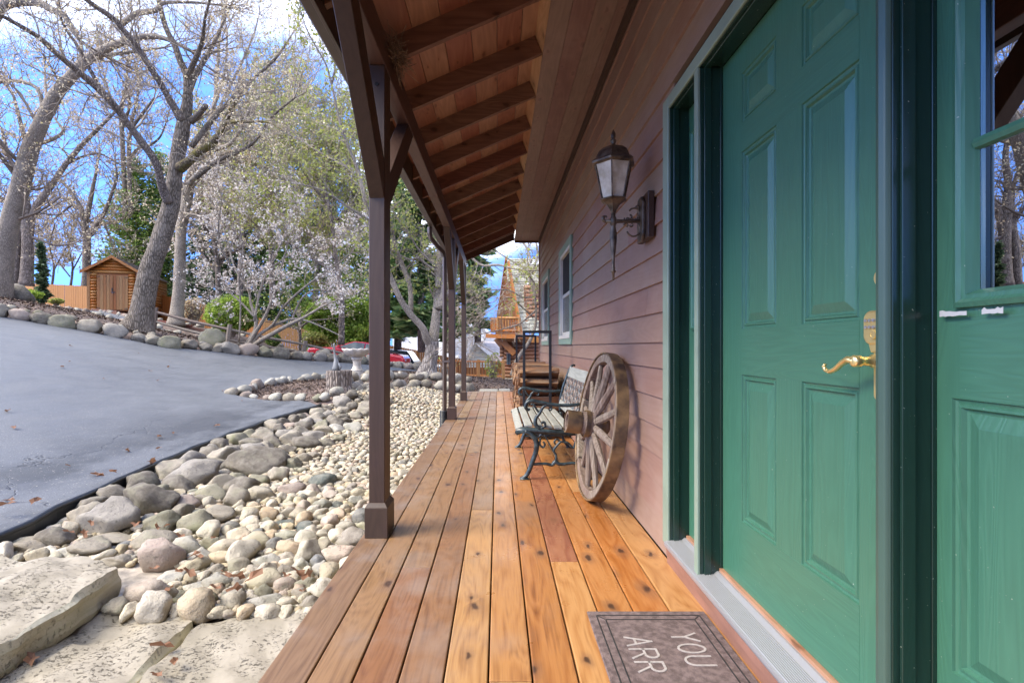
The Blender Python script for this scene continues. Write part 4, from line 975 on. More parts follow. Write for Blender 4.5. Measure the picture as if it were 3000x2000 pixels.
line_rocks([(-19.5, 9.2), (-17, 10.75), (-12.7, 12.6), (-9.6, 14.15), (-6.9, 17.75), (-4.1, 19.25), (-2, 19.9)], .92, .50, 'dbsdopsbodsbdpbs', 'boulder in the wall across the driveway', 'boulder wall along the driveway', .06, .0, 3)
line_rocks([(-19.5, 9.7), (-17, 11.2), (-12.7, 13.0), (-9.6, 14.5), (-6.8, 18.1), (-3.6, 19.6)], 1.9, .20, 'wbotspbw', 'rock on top of the driveway wall', 'rocks on top of the driveway wall', .12, .12, 2)
line_rocks([P(950, 1075, 18.6), P(1050, 1078, 19), P(1150, 1085, 19.5), P(1240, 1088, 20), P(1330, 1085, 21)], 1.4, .5, 'bwsb', 'boulder at the far end of the driveway', 'boulders at the far driveway end', .1, 0, 2)
line_rocks([(-5.0, 9.25), (-4.4, 9.22), (-3.9, 9.2), (-3.5, 9.1)], 1.05, .22, 'bpwbpw', 'stone on the near rim of the stump island', 'rim stones of the stump island', .04, -.02, 2)
line_rocks([(-5.0, 9.5), (-5.05, 10.6), (-4.85, 12), (-4.6, 13.2), (-4.0, 14.6)], 1.15, .26, 'wwpbw', 'stone on the far rim of the stump island', 'rim stones of the stump island', .06, -.03, 2)
line_rocks([(-3.0, 9.3), (-2.5, 10.0), (-2.2, 10.9), (-1.9, 11.6), (-1.3, 11.9), (-.9, 12.0), (-.5, 12.1)], .8, .30, 'bwsbwbo', 'rock in the heap retaining the maple mound', 'rock heap in front of the maple', .14, .0, 2)
line_rocks([(-3.1, 9.7), (-2.6, 10.5), (-2.3, 11.3), (-1.9, 12.0), (-1.2, 12.3), (-.7, 12.5)], .8, .28, 'wbbsw', 'rock high in the maple mound heap', 'rock heap in front of the maple', .14, .16, 2)
line_rocks([(-3.2, 8.7), (-2.7, 9.4), (-2.4, 10.2), (-2.0, 11.2)], .8, .26, 'obwbs', 'rock at the foot of the maple mound heap', 'rock heap in front of the maple', .16, -.02, 2)
# white stones lining the foot path
for k, (o_, lab) in enumerate(((1.0, 'stone on the far side of the path'), (-.9, 'stone on the near side of the path'))):
    line_rocks([np.array(p)+n*o_ for p, n in zip(pl, nrm)], 1.9, .26, 'wwpw', lab, 'white stones lining the foot path', .15, -.04, 2)
line_rocks([P(430, 935, 24), P(560, 955, 24), P(700, 980, 25), P(860, 1012, 26)], 1.5, .35, 'wpwb', 'white rock along the bank below the fence', 'white rocks along the fence bank', .25, -.05, 2)
place_rock('boulder', m_b_dark, *P(25, 868, 17), .75, .5, .42, .1, 'large dark grey boulder half buried at the left edge of the mulch bank', None, 'boulder', 3, .1)
place_rock('boulder', m_b_olive, *P(622, 990, 15.6), .36, .3, .36, .4, 'mossy olive boulder leaning behind the wall near the rail fence', None, 'boulder', 3, .5)
place_rock('boulder', m_b_beige, *P(1345, 1122, 12.6), .24, .3, .2, .4, 'rounded beige boulder just beyond the far deck post', None, 'boulder', 3, .4)
# mulch chips as stuff
def chips(name, n, xr, yr, cond, size, mat, label, cat, dz=.0):
    x = RNG.uniform(*xr, n); y = RNG.uniform(*yr, n); ok = cond(x, y); x, y = x[ok], y[ok]; n = len(x); z = H(x, y)-.01+dz
    a = RNG.uniform(0, 6.28, n); L = size*RNG.uniform(.5, 1.3, n); u = np.stack([np.cos(a)*L, np.sin(a)*L, RNG.normal(size=n)*L*.5], -1); w = np.stack([-np.sin(a)*L*.3, np.cos(a)*L*.3, RNG.normal(size=n)*L*.15], -1)
    c = np.stack([x, y, z], -1); V = np.stack([c-u, c+w, c+u, c-w], 1).reshape(-1, 3); Fq = np.arange(4*n).reshape(-1, 4)
    return bulk(name, V, Fq, mat, kind='stuff', label=label, cat=cat)
isl = [(-4.9, 9.3), (-3, 9.1), (-2.2, 11.2), (-1.5, 12.2), (-.2, 12.4), (1.2, 13), (1, 17.5), (-1.5, 17), (-2.9, 16.2), (-4.2, 14.8), (-4.8, 13), (-5.1, 11)]
chips('mulch', 26000, (-5.2, 1.5), (9, 17.6), lambda x, y: inpoly(x, y, isl), .035, m_mulch, 'brown mulch chips covering the island round stump and maple', 'mulch')
bank = [(-19.5, 9.7), (-17, 11.2), (-12.7, 13.0), (-9.6, 14.5), (-6.8, 18.1), (-3.6, 19.9), (-5, 22), (-10, 20), (-14, 19.5), (-20, 24), (-26, 26), (-26, 12)]
chips('mulch', 34000, (-26, -3), (9.5, 26), lambda x, y: inpoly(x, y, bank), .06, m_mulch, 'brown mulch on the bank behind the boulder wall', 'mulch', .02)
def litter(n, xr, yr, cond, label, mat, size, dz=0.03, lie=.35):
    x = RNG.uniform(*xr, n); y = RNG.uniform(*yr, n); ok = cond(x, y); x, y = x[ok], y[ok]; z = H(x, y)+dz; k = len(x)
    V, Fc = [], []
    for i in range(k):
        L = size*RNG.uniform(.6, 1.2); rz = RNG.uniform(0, 6.28); tx, ty = RNG.normal()*lie, RNG.normal()*lie; m = 9
        pts = [(0, 0, 0)]
        for j in range(m):
            a = 2*math.pi*j/m; rr_ = L*(1 if j % 2 == 0 else .55)*(1 if 0 < j < 8 else 1.25); pts.append((rr_*math.cos(a)*1.2, rr_*math.sin(a)*.8, L*.30*math.sin(a*2+i)+L*.15))
        M_ = Matrix.Rotation(rz, 3, 'Z')@Matrix.Rotation(tx, 3, 'X')@Matrix.Rotation(ty, 3, 'Y')
        o = len(V); V += [np.array(M_@Vector(p))+[x[i], y[i], z[i]] for p in pts]; Fc += [(o, o+1+j, o+1+(j+1) % m) for j in range(m)]
    return V, Fc
def leaves_things(n, xr, yr, lab, size, dz, cond=lambda x, y: np.ones(len(x), bool), group='dry oak leaves blown among the stones'):
    x = RNG.uniform(*xr, n); y = RNG.uniform(*yr, n)
    for i in range(n):
        V, Fc = litter(1, (x[i], x[i]+1e-4), (y[i], y[i]+1e-4), lambda a, b: a == a, '', None, size, dz)
        mb = MB(); o = V[0]; mb.add(V, Fc); ob = mb.build('dry_leaf', m_dryleaf, None, label=lab, cat='leaf', group=group)
leaves_things(10, (-1.85, -1.35), (2.32, 2.75), 'curled dry brown oak leaf caught between the limestone slab and the stones', .030, .075)
leaves_things(8, (-2.6, -1.7), (2.7, 3.2), 'curled dry brown oak leaf between the boulders beyond the limestone slab', .032, .075)
leaves_things(6, (-3.3, -3.0), (3.1, 4.6), 'dry brown oak leaf beside the black edging', .038, .08)
leaves_things(7, (-1.3, -.85), (2.2, 2.5), 'curled dry leaf on the small stones at the end of the bed', .035, .11)
leaves_things(4, (-1.8, -1.2), (1.75, 2.1), 'small dry leaf lying on the limestone paving', .03, .045)
leaves_things(10, (-3.75, -3.2), (3.4, 6.8), 'tan leaf scrap lying on the asphalt near the edging', .03, .02, group='leaf scraps on the asphalt')
leaves_things(14, (-9, -4), (4, 12), 'tiny dry leaf lying out on the open driveway', .028, .02, group='leaf scraps on the open driveway')

# ---- limestone slab and paving stones
def slab(name, poly, z0, z1, label, mat, sub=7, rough=.012, cat='slab', edge=.02, seed=0):
    """polygon in plan, top sheet finely divided and roughened, chipped edges"""
    step = .035; poly = [tuple(p) for p in poly]; dense = []
    for i in range(len(poly)):
        a, b = np.array(poly[i]), np.array(poly[(i+1) % len(poly)]); m = max(1, int(np.linalg.norm(b-a)/step))
        for j in range(m):
            p = a+(b-a)*j/m; nn = np.array([-(b-a)[1], (b-a)[0]])/np.linalg.norm(b-a)
            p = p+nn*(mnoise.noise((p[0]*6+seed, p[1]*6, 3))*edge+mnoise.noise((p[0]*22+seed, p[1]*22, 3))*edge*.35); dense.append(tuple(p))
    xs = [p[0] for p in dense]; ys = [p[1] for p in dense]; gx, gy = np.meshgrid(np.arange(min(xs), max(xs), step), np.arange(min(ys), max(ys), step)); gx, gy = gx.ravel(), gy.ravel()
    inner = [tuple(np.array(p)*.985+np.array([np.mean(xs), np.mean(ys)])*.015) for p in dense]
    ok = inpoly(gx, gy, inner); n = len(dense)
    vs, es, fs, *_ = delaunay_2d_cdt([Vector(p) for p in dense]+[Vector(p) for p in zip(gx[ok], gy[ok])], [(i, (i+1) % n) for i in range(n)], [], 1, 1e-5)
    V = []
    for v in vs:
        q = mnoise.fractal(Vector((v.x*3+seed, v.y*3, 0)), 1, 2, 4)*rough*1.6+mnoise.noise((v.x*14+seed, v.y*14, 0))*rough*.8
        V.append((v.x, v.y, z1+q))
    mb = MB(); mb.add(V, [tuple(f) for f in fs], 0)
    L = 5; rings = []
    for l in range(L+1):
        t = l/L; ring = []
        for i, p in enumerate(dense):
            c = np.array([np.mean(xs), np.mean(ys)]); d = np.array(p)-c; d /= np.linalg.norm(d)
            k = 0 if l == 0 else (.012*math.sin(t*3.1)+mnoise.noise((p[0]*5+seed, p[1]*5, t*3+7))*.022)
            zt = V[i][2] if l == 0 else z1+(z0-z1)*t
            ring.append((p[0]+d[0]*k, p[1]+d[1]*k, zt))
        rings.append(ring)
    for l in range(L): mb.add(rings[l]+rings[l+1], [(i, (i+1) % n, (i+1) % n+n, i+n) for i in range(n)], 1)
    ob = mb.build(name, [m_lime, m_limes], None, smooth=True, label=label, cat=cat)
    ob.data.set_sharp_from_angle(angle=R(48)); return ob
slab('limestone_slab', [(-1.83, 1.0), (-1.81, 1.6), (-1.83, 2.37), (-2.12, 2.50), (-2.7, 2.52), (-3.3, 2.4), (-3.3, 1.0)], -.16, -.005, 'thick pitted limestone step slab at the lower left corner', None, edge=.03, rough=.02, seed=3)
slab('paving_stone', [(-.70, .8), (-.70, 2.20), (-1.02, 2.27), (-1.305, 2.17), (-1.31, 1.5), (-1.32, .8)], -.30, -.158, 'flat pitted limestone paving stone against the deck edge', None, edge=.014, rough=.018, seed=11)
slab('paving_stone', [(-1.368, .8), (-1.36, 1.5), (-1.352, 2.17), (-1.55, 2.33), (-1.88, 2.36), (-2.3, 2.3), (-2.3, .8)], -.30, -.15, 'flat pitted limestone paving stone beside the thick slab', None, edge=.014, rough=.020, seed=23)

# ---- doormat
mat = thing('doormat', 'brown doormat with grey lettering YOU ARR and black border lines', 'doormat', (.58, 1.57, 0))
mx0, mx1, my0, my1 = .352, .818, 1.19, 1.952
MB().box(mx0, mx1, my0, my1, .0035, .0115).build('mat_base', m_mat, mat, bevel=.003)
mb = MB()
for ins in (.032, .062):
    a, b, c, d = mx0+ins, mx1-ins, my0+ins, my1-ins; t = .0022
    mb.box(a-t, a+t, c, d, .0113, .0128); mb.box(b-t, b+t, c, d, .0113, .0128); mb.box(a+t, b-t, c-t, c+t, .0113, .0128); mb.box(a+t, b-t, d-t, d+t, .0113, .0128)
for sx, sy in ((0, 0), (1, 0), (0, 1), (1, 1)):
    p = (mx0+.034 if not sx else mx1-.034, my0+.034 if not sy else my1-.034, .0121); q = (mx0+.06 if not sx else mx1-.06, my0+.06 if not sy else my1-.06, .0121)
    mb.bar(p, q, .003, .0012)
mb.build('border_line', m_matline, mat)
def letters(txt, y_start, x_base, hgt, wid, pitch):
    S = {'Y': [[(0, 1), (.5, .48)], [(1, 1), (.5, .48)], [(.5, .48), (.5, 0)]],
         'O': [[(.5+.5*math.cos(a), .5+.5*math.sin(a)) for a in np.linspace(0, 2*math.pi, 21)]],
         'U': [[(0, 1), (0, .35)]+[(.5-.5*math.cos(a), .35-.35*math.sin(a)) for a in np.linspace(.15, math.pi-.15, 10)]+[(1, .35), (1, 1)]],
         'A': [[(0, 0), (.5, 1)], [(.5, 1), (1, 0)], [(.2, .36), (.8, .36)]],
         'R': [[(0, 0), (0, 1)], [(0, 1), (.6, 1)]+[(.6+.34*math.sin(a), .76+.24*math.cos(a)) for a in np.linspace(.2, math.pi-.2, 8)]+[(.6, .52), (0, .52)], [(.45, .52), (1, 0)]]}
    mb = MB(); kk = 0
    for i, ch in enumerate(txt):
        for st in S[ch]:
            pp = [(x_base+v*hgt, y_start-i*pitch-u*wid, .0122) for u, v in st]
            for a, b in zip(pp[:-1], pp[1:]):
                e = (np.array(b)-np.array(a)); e = e/np.linalg.norm(e)*.002; kk += 1; mb.bar(np.array(a)-e, np.array(b)+e, .0078, .0014+.00011*(kk % 11))
    return mb.build('lettering', m_matink, mat)
letters('YOU', 1.80, .628, .092, .048, .067); letters('ARR', 1.775, .455, .092, .050, .070)

# ---- wheel
wb = np.array([math.cos(R(12)), math.sin(R(12))*0, 0])
a_, b_ = R(8.3), R(2.7)
nW = np.array([-math.cos(a_)*math.cos(b_), -math.cos(a_)*math.sin(b_), math.sin(a_)]); uW = np.array([-math.sin(b_), math.cos(b_), 0]); uW /= np.linalg.norm(uW); vW = np.cross(nW, uW); vW *= np.sign(vW[2])
RW = .511; CW = np.array([.702, 3.427, RW*vW[2]+.006])
wheel = thing('wagon_wheel', 'old wooden wagon wheel with a rusty iron tyre leaning on the house wall', 'wagon wheel', tuple(CW*[1, 1, 0]))
def wp_(r, t, d): return CW+r*(math.cos(t)*uW+math.sin(t)*vW)+d*nW
def ring(mb, r0, r1, d0, d1, n=64, t0=0, t1=2*math.pi, wob=0):
    pr = [(r0, d0), (r1, d0), (r1, d1), (r0, d1)]; full = abs(t1-t0-2*math.pi) < 1e-6; m = n if full else n+1; vs = []
    for i in range(m):
        t = t0+(t1-t0)*i/n
        for j, (r, d) in enumerate(pr): vs.append(wp_(r+wob*mnoise.noise((math.cos(t)*3, math.sin(t)*3, j)), t, d))
    fs = [(i*4+j, i*4+(j+1) % 4, ((i+1) % m)*4+(j+1) % 4, ((i+1) % m)*4+j) for i in range(n) for j in range(4)]
    if not full: fs += [(0, 1, 2, 3), tuple((m-1)*4+j for j in range(4))[::-1]]
    mb.add(vs, fs); return mb
ring(MB(), RW-.012, RW, -.040, .040, 72).build('iron_tyre', m_rust, wheel, smooth=False, bevel=.003)
for k in range(6): ring(MB(), RW-.068, RW-.0125, -.030, .030, 12, 2*math.pi*k/6+.01+.3, 2*math.pi*(k+1)/6-.01+.3, wob=.006).build('felloe', m_oldwood, wheel, bevel=.004)
for k in range(12):
    t = 2*math.pi*k/12+.15
    pts = [wp_(r, t+random.uniform(-.006, .006), d) for r, d in ((.06, .045), (.12, .04), (.2, .028), (.32, .012), (.40, .004), (RW-.06, 0))]
    MB().tube(pts, [.017, .021, .024, .021, .019, .016], 8, squash=1.25).build('spoke', m_oldwood, wheel, smooth=False)
hub = MB().lathe([(.045, -.07), (.075, -.05), (.088, 0), (.088, .09), (.07, .13), (.072, .225), (.05, .226), (.046, .20), (.0, .20)], CW, 24, nW, cap=False).build('hub', m_oldwood, wheel)
hb = MB()
for d0, d1, r in ((-.03, .0, .092), (.075, .105, .094), (.135, .232, .079)): hb.lathe([(r-.006, d0), (r, d0), (r, d1), (r-.006, d1)], CW, 28, nW, cap=False)
hb.build('hub_band', m_rust, hub)

# ---- bench
bench = thing('garden_bench', 'slatted garden bench with dark cast iron ends and lattice back', 'bench', (.45, 4.55, 0))
BY0, BY1 = 3.93, 5.16
def side(y):
    mb = MB(); Y_ = lambda pts: [(x, y, z) for x, z in pts]
    def cur(pts, r, n=5):
        # catmull-rom smoothing
        p = [np.array(q, float) for q in pts]; o = []
        for i in range(len(p)-1):
            p0, p1, p2, p3 = p[max(i-1, 0)], p[i], p[i+1], p[min(i+2, len(p)-1)]
            for t in np.linspace(0, 1, n, endpoint=False): o.append(.5*((2*p1)+(-p0+p2)*t+(2*p0-5*p1+4*p2-p3)*t*t+(-p0+3*p1-3*p2+p3)*t**3))
        o.append(p[-1]); rr_ = np.interp(np.linspace(0, 1, len(o)), np.linspace(0, 1, len(r)), r) if not np.isscalar(r) else [r]*len(o)
        mb.tube([(q[0], y, q[1]) for q in o], list(rr_), 8, squash=1.0)
    cur([(.185, .008), (.215, .02), (.245, .06), (.275, .14), (.305, .23), (.305, .30), (.27, .355), (.215, .385)], [.013, .016, .018, .019, .02, .021, .022, .016])       # front leg
    mb.box(.175, .245, y-.022, y+.022, .001, .012)
    cur([(.66, .375), (.665, .28), (.66, .18), (.69, .08), (.74, .012)], [.022, .02, .017, .016, .014])
    mb.box(.715, .765, y-.02, y+.02, .001, .012)
    cur([(.285, .12), (.38, .125), (.43, .115), (.46, .14), (.50, .12), (.60, .13), (.67, .12)], [.011, .012, .014, .018, .014, .012, .011])     # stretcher
    cur([(.46, .14), (.465, .19), (.445, .23), (.47, .27), (.50, .30)], .010); cur([(.50, .30), (.47, .32), (.45, .30), (.46, .28)], .008)
    cur([(.34, .33), (.335, .28), (.36, .255), (.375, .28), (.36, .30)], .008); cur([(.50, .30), (.56, .29), (.60, .25), (.62, .30)], .009)
    mb.prism([(.135, .375), (.145, .40), (.19, .415), (.28, .412), (.45, .395), (.66, .385), (.66, .35), (.45, .355), (.28, .37), (.2, .37), (.15, .355)], y-.012, y+.012, 'Y')   # seat rail
    for k in range(9): cur([(.19+.05*k, .385-.002*k), (.205+.05*k, .397-.002*k), (.215+.05*k, .385-.002*k), (.205+.05*k, .378-.002*k)], .005, 3)
    cur([(.33, .40), (.375, .425), (.37, .455), (.345, .45)], .011); cur([(.33, .405), (.30, .44), (.305, .49), (.335, .53), (.36, .575), (.40, .60)], [.016, .017, .014, .013, .012, .010])
    cur([(.335, .53), (.31, .555), (.285, .60)], .009); cur([(.39, .59), (.43, .575), (.42, .55), (.405, .56)], .007)
    cur([(.255, .565), (.24, .555), (.222, .575), (.232, .61), (.27, .628), (.34, .615), (.45, .595), (.56, .59), (.655, .60)], [.009, .013, .015, .016, .016, .015, .014, .014, .013])    # arm
    cur([(.655, .385), (.655, .50), (.68, .62), (.72, .74), (.755, .83), (.785, .865), (.81, .86)], [.018, .015, .015, .014, .013, .012, .010])    # back upright
    return mb.build('cast_iron_end', m_iron, bench, smooth=True)
side(BY0); side(BY1)
for k, (x, z) in enumerate([(.160, .405), (.235, .424), (.315, .421), (.395, .413), (.475, .405), (.555, .400)]):
    tilt = [.35, .05, -.08, -.08, -.06, -.04][k]
    MB().obox((x+.01, (BY0+BY1)/2, z), ((math.cos(tilt), 0, math.sin(tilt)), (0, 1, 0), (-math.sin(tilt), 0, math.cos(tilt))), (.031, (BY1-BY0)/2-.013, .009)).build('seat_slat', m_slat, bench, bevel=.003)
bd = np.array([.125, 0, .40]); bd /= np.linalg.norm(bd); bn = np.array([-bd[2], 0, bd[0]])
def bp(t): return np.array([.640, 0, .44])+bd*t
for t, w in ((.035, .035), (.375, .052)):
    c = bp(t); c[1] = (BY0+BY1)/2; MB().obox(c, (bd, (0, 1, 0), bn), (w, (BY1-BY0)/2-.013, .011)).build('back_slat', m_slat, bench, bevel=.003)
mb = MB(); lt0, lt1 = .075, .325
def q_(y, t): c = bp(t); return (c[0], y, c[2])
mb.tube([q_(BY0+.02, lt0), q_(BY1-.02, lt0)], .009, 6); mb.tube([q_(BY0+.02, lt1), q_(BY1-.02, lt1)], .009, 6)
nl = 15
for k in range(nl):
    for m_ in range(4):
        yc = BY0+.055+(BY1-BY0-.11)*k/(nl-1); tc_ = lt0+.032+.062*m_+(.0 if k % 2 else .0)
        rr_ = [(yc+.038*math.cos(a), tc_+.036*math.sin(a)) for a in np.linspace(0, 2*math.pi, 11)]
        if (k*4+m_) % 3: mb.tube([q_(a, b) for a, b in rr_], .0065, 5, cap=False)
        else:
            mb.tube([q_(yc-.04, tc_-.03), q_(yc-.01, tc_), q_(yc+.01, tc_+.02), q_(yc+.04, tc_+.03)], .008, 5); mb.tube([q_(yc+.035, tc_-.03), q_(yc, tc_), q_(yc-.035, tc_+.03)], .007, 5)
            mb.lathe([(.016, -.004), (.013, .006), (.004, .009)], q_(yc, tc_), 7, bn)
mb.build('lattice_back', m_ironback, bench)
MB().tube([(.47, BY0, .17), (.47, BY1, .17)], .008, 6).build('tie_rod', m_iron, bench)

# ---- firewood rack and its logs
rack = thing('log_rack', 'tall black square tube firewood rack against the house wall', 'log rack', (.46, 6.7, 0))
y0r, y1r = 5.62, 7.85; xr0, xr1 = .283, .612; zt = 1.243
for yy in (y0r, y1r):
    MB().box(xr0, xr0+.03, yy-.015, yy+.015, .06, zt).box(xr1-.03, xr1, yy-.015, yy+.015, .06, zt).box(xr0-.0, xr1, yy-.0152, yy+.0152, zt-.03, zt+.0005).box(xr0-.0, xr1, yy-.0152, yy+.0152, .03, .0602).build('end_frame', m_blackmetal, rack, bevel=.002)
MB().box(xr0+.03, xr0+.06, y0r+.016, y1r-.016, .03, .06).box(xr1-.06, xr1-.03, y0r+.016, y1r-.016, .03, .06).build('base_rail', m_blackmetal, rack)
MB().box(xr0, xr0+.03, y0r+.01, y0r+.04, .001, .0298).box(xr1-.03, xr1, y0r+.01, y0r+.04, .001, .0298).box(xr0, xr0+.03, y1r-.04, y1r-.01, .001, .0298).box(xr1-.03, xr1, y1r-.04, y1r-.01, .001, .0298).build('foot', m_blackmetal, rack)
def logm(kind):
    r = random.Random(kind); n = 9 if kind % 3 else 12
    th = r.uniform(1.3, 2.6); pts = []
    if kind % 4 == 0: pts = [(math.cos(a)*(1+r.uniform(-.06, .06)), math.sin(a)*(1+r.uniform(-.06, .06))) for a in np.linspace(0, 2*math.pi, 10, endpoint=False)]
    else: pts = [(0, -.05)]+[(math.cos(a)*(1+r.uniform(-.08, .08))*1.5-.3, math.sin(a)*(1+r.uniform(-.08, .08))*1.5-.3) for a in np.linspace(-.2, th, 6)]
    c = np.mean(pts, 0); pts = [(p-c) for p in np.array(pts)]
    mb = MB(); L = 7; k = len(pts); vs = []
    for i in range(L):
        t = i/(L-1); s_ = 1-.12*abs(t-.5)
        for j, p in enumerate(pts): vs.append(((t-.5)*1.0+(0 if 0 < i < L-1 else r.uniform(-.02, .02)), p[0]*s_*(1+.10*mnoise.noise((t*4, j*.9, kind))), p[1]*s_*(1+.10*mnoise.noise((t*4, j*.9, kind+9)))))
    fs = [(i*k+j, i*k+(j+1) % k, (i+1)*k+(j+1) % k, (i+1)*k+j) for i in range(L-1) for j in range(k)]+[tuple(range(k))[::-1], tuple((L-1)*k+j for j in range(k))]
    mb.add(vs, fs); me = bpy.data.meshes.new('firewood_log'); me.from_pydata(mb.v, [], mb.f); me.materials.append(m_log); return me
LM = [logm(i) for i in range(9)]
rows = []; z = .062; ri = 0
while z < .80:
    hr = random.uniform(.095, .125); y = y0r+.09+random.uniform(0, .04); first = True
    while y < y1r-.05:
        wr = random.uniform(.10, .15)
        o = obj_from(random.choice(LM), 'firewood_log', None, (.475+random.uniform(-.03, .03), y, z+hr*.5))
        o.scale = (random.uniform(.40, .47), wr*.62, hr*.60); o.rotation_euler = (random.choice([0, 1.57, 3.1, 4.7])*.0+random.uniform(-.15, .15), random.uniform(-.04, .04), random.uniform(-.07, .07))
        if first: tag(o, f'split log at the near end of the firewood rack, {ORD[ri]} layer from the deck', 'log', 'split logs on the firewood rack')
        else: tag(o, f'split log further back in the firewood rack, {ORD[ri]} layer from the deck', 'log', 'split logs on the firewood rack')
        first = False; y += wr*.98
    z += hr*.93; ri += 1

# ---- wall lantern
lan = thing('wall_lantern', 'bronze six-sided wall lantern on a scrolled bracket and brown block', 'wall lantern', (.82, 2.78, 1.75))
MB().box(.818, .8525, 2.678, 2.885, 1.659, 1.911).build('mount_block', m_trim, lan, bevel=.003)
pp = []
hy, hz = .055, .125
for (a, b) in ((-1, -.72), (-.55, -1), (.55, -1), (1, -.72), (1, .72), (.55, 1), (-.55, 1), (-1, .72)): pp.append((2.78+a*hy, 1.775+b*hz))
MB().prism(pp, .800, .8175, 'X').build('back_plate', m_bronze, lan, bevel=.005, seg=2)
LX, LY = .652, 2.78; mb = MB()
mb.tube([(.80, LY, 1.768), (LX-.045, LY, 1.768)], .010, 10)
def sp(cx_, cz_, r0, r1, t0, t1, n=14): return [(cx_+(r0+(r1-r0)*k/n)*math.cos(t0+(t1-t0)*k/n), LY, cz_+(r0+(r1-r0)*k/n)*math.sin(t0+(t1-t0)*k/n)) for k in range(n+1)]
mb.tube(sp(LX-.045, 1.786, .018, .006, -1.57, -5.8), [.010]*8+[.007]*7, 8)
mb.tube(sp(.768, 1.81, .034, .03, -1.3, 2.6), .0055, 6); mb.tube(sp(.745, 1.795, .016, .008, -2.8, 1.6), .005, 6); mb.tube(sp(.785, 1.845, .012, .004, -1.2, 4), .0055, 6)
mb.tube(sp(.765, 1.72, .040, .036, .9, -2.9), .0055, 6); mb.tube(sp(.725, 1.745, .014, .006, 3.0, -1.6), .005, 6); mb.tube(sp(.755, 1.748, .012, .004, -3.0, 2.0), .005, 6)
for k in range(6): mb.lathe([(.006, 0), (.003, .012)], (.715+.012*k, LY, 1.776), 6)
mb.build('scroll_bracket', m_bronze, lan, smooth=True)
mb = MB(); mb.lathe([(.003, 1.434), (.006, 1.44), (.008, 1.475), (.016, 1.482), (.016, 1.488), (.008, 1.494), (.012, 1.502), (.008, 1.51), (.009, 1.55), (.014, 1.60), (.020, 1.66), (.020, 1.70), (.013, 1.738), (.014, 1.745), (.018, 1.75), (.018, 1.785), (.012, 1.795), (.013, 1.815)], (LX, LY, 0), 16)
mb.build('turned_stem', m_bronze, lan, smooth=True)
hx6 = lambda r, z: (r, z)
ph = R(12)
MB().lathe([(.014, 1.813), (.022, 1.835), (.040, 1.862), (.062, 1.878), (.078, 1.884), (.080, 1.890), (.070, 1.894)], (LX, LY, 0), 6, phase=ph).build('lower_funnel', m_bronze, lan)
MB().lathe([(.064, 1.895), (.106, 2.088)], (LX, LY, 0), 6, phase=ph, cap=False).build('glass_shade', m_lglass, lan)
mb = MB()
for k in range(6):
    ang = 2*math.pi*k/6+ph; u = np.cross((0, 0, 1.0), (0, 1, 0)); u = u/ np.linalg.norm(u); w2 = np.cross((0, 0, 1), u)
    d = math.cos(ang)*u+math.sin(ang)*w2
    mb.bar(np.array([LX, LY, 1.892])+d*.067, np.array([LX, LY, 2.09])+d*.109, .007, .007)
mb.build('glazing_bar', m_bronze, lan)
MB().lathe([(.104, 2.080), (.128, 2.086), (.130, 2.096), (.112, 2.112), (.106, 2.112), (.100, 2.130), (.086, 2.158), (.062, 2.178), (.030, 2.186), (.012, 2.188)], (LX, LY, 0), 6, phase=ph).build('lantern_roof', m_bronze, lan)
MB().lathe([(.014, 2.187), (.017, 2.195), (.008, 2.203), (.016, 2.215), (.018, 2.223), (.009, 2.234), (.014, 2.245), (.013, 2.262), (.007, 2.275), (.002, 2.285)], (LX, LY, 0), 12).build('finial', m_bronze, lan, smooth=True)
MB().lathe([(.018, 1.90), (.018, 1.98), (.030, 2.0), (.030, 2.05), (.006, 2.06)], (LX, LY, 0), 10).build('bulb', m_cream, lan, smooth=True)

# ---- stump, heron, pot, bird bath
sx_, sy_ = -3.02, 9.35; gz0 = h1(sx_, sy_)-.03
mb = MB(); n = 40; vs = []
prof = [(0, 1.13), (.05, 1.06), (.15, 1.0), (.28, .97), (.41, .97), (.435, .95)]
for z_, k_ in prof:
    for i in range(n):
        a = 2*math.pi*i/n; r = .235*k_*(1+.045*math.sin(a*13+z_*2)+.03*mnoise.noise((a*3, z_*4, 1))+(.22*max(0, math.cos(a-5.6))**8 if z_ < .1 else 0)); vs.append((sx_+r*math.cos(a), sy_+r*math.sin(a), gz0+z_))
m6 = len(prof); mb.add(vs, [(i*n+j, i*n+(j+1) % n, (i+1)*n+(j+1) % n, (i+1)*n+j) for i in range(m6-1) for j in range(n)]+[tuple((m6-1)*n+j for j in range(n))])
mb.build('tree_stump', m_barkd, label='short dark tree stump with ribbed bark carrying the metal heron', cat='stump')
stz = gz0+.436; hx_ = (984-1459)/F*9.3; hy_ = 9.3
mb = MB(); mb.tube([(hx_-.005, hy_, stz), (hx_, hy_, stz+.06), (hx_+.008, hy_, stz+.13), (hx_+.0, hy_, stz+.20), (hx_-.02, hy_, stz+.28), (hx_-.03, hy_, stz+.36), (hx_-.026, hy_, stz+.44), (hx_-.035, hy_, stz+.49), (hx_-.03, hy_, stz+.52)], [.075, .065, .055, .036, .022, .015, .013, .016, .008], 12)
hr_ = mb.build('metal_heron', m_heron, smooth=True, label='grey metal heron statue with a long neck standing on the stump', cat='statue')
MB().lathe([(.016, 0), (.010, .05), (.002, .12)], (hx_-.036, hy_, stz+.49), 8, (-.25, -.1, -1)).build('beak', m_heron, hr_)
MB().tube([(hx_+.05, hy_-.02, stz+.14), (hx_+.085, hy_, stz+.07), (hx_+.075, hy_, stz+.0)], [.012, .035, .01], 8).build('wing', m_heron, hr_, smooth=True)
px_, py_ = (1012-1459)/F*10.2, 10.2; pz = h1(px_, py_)-.02
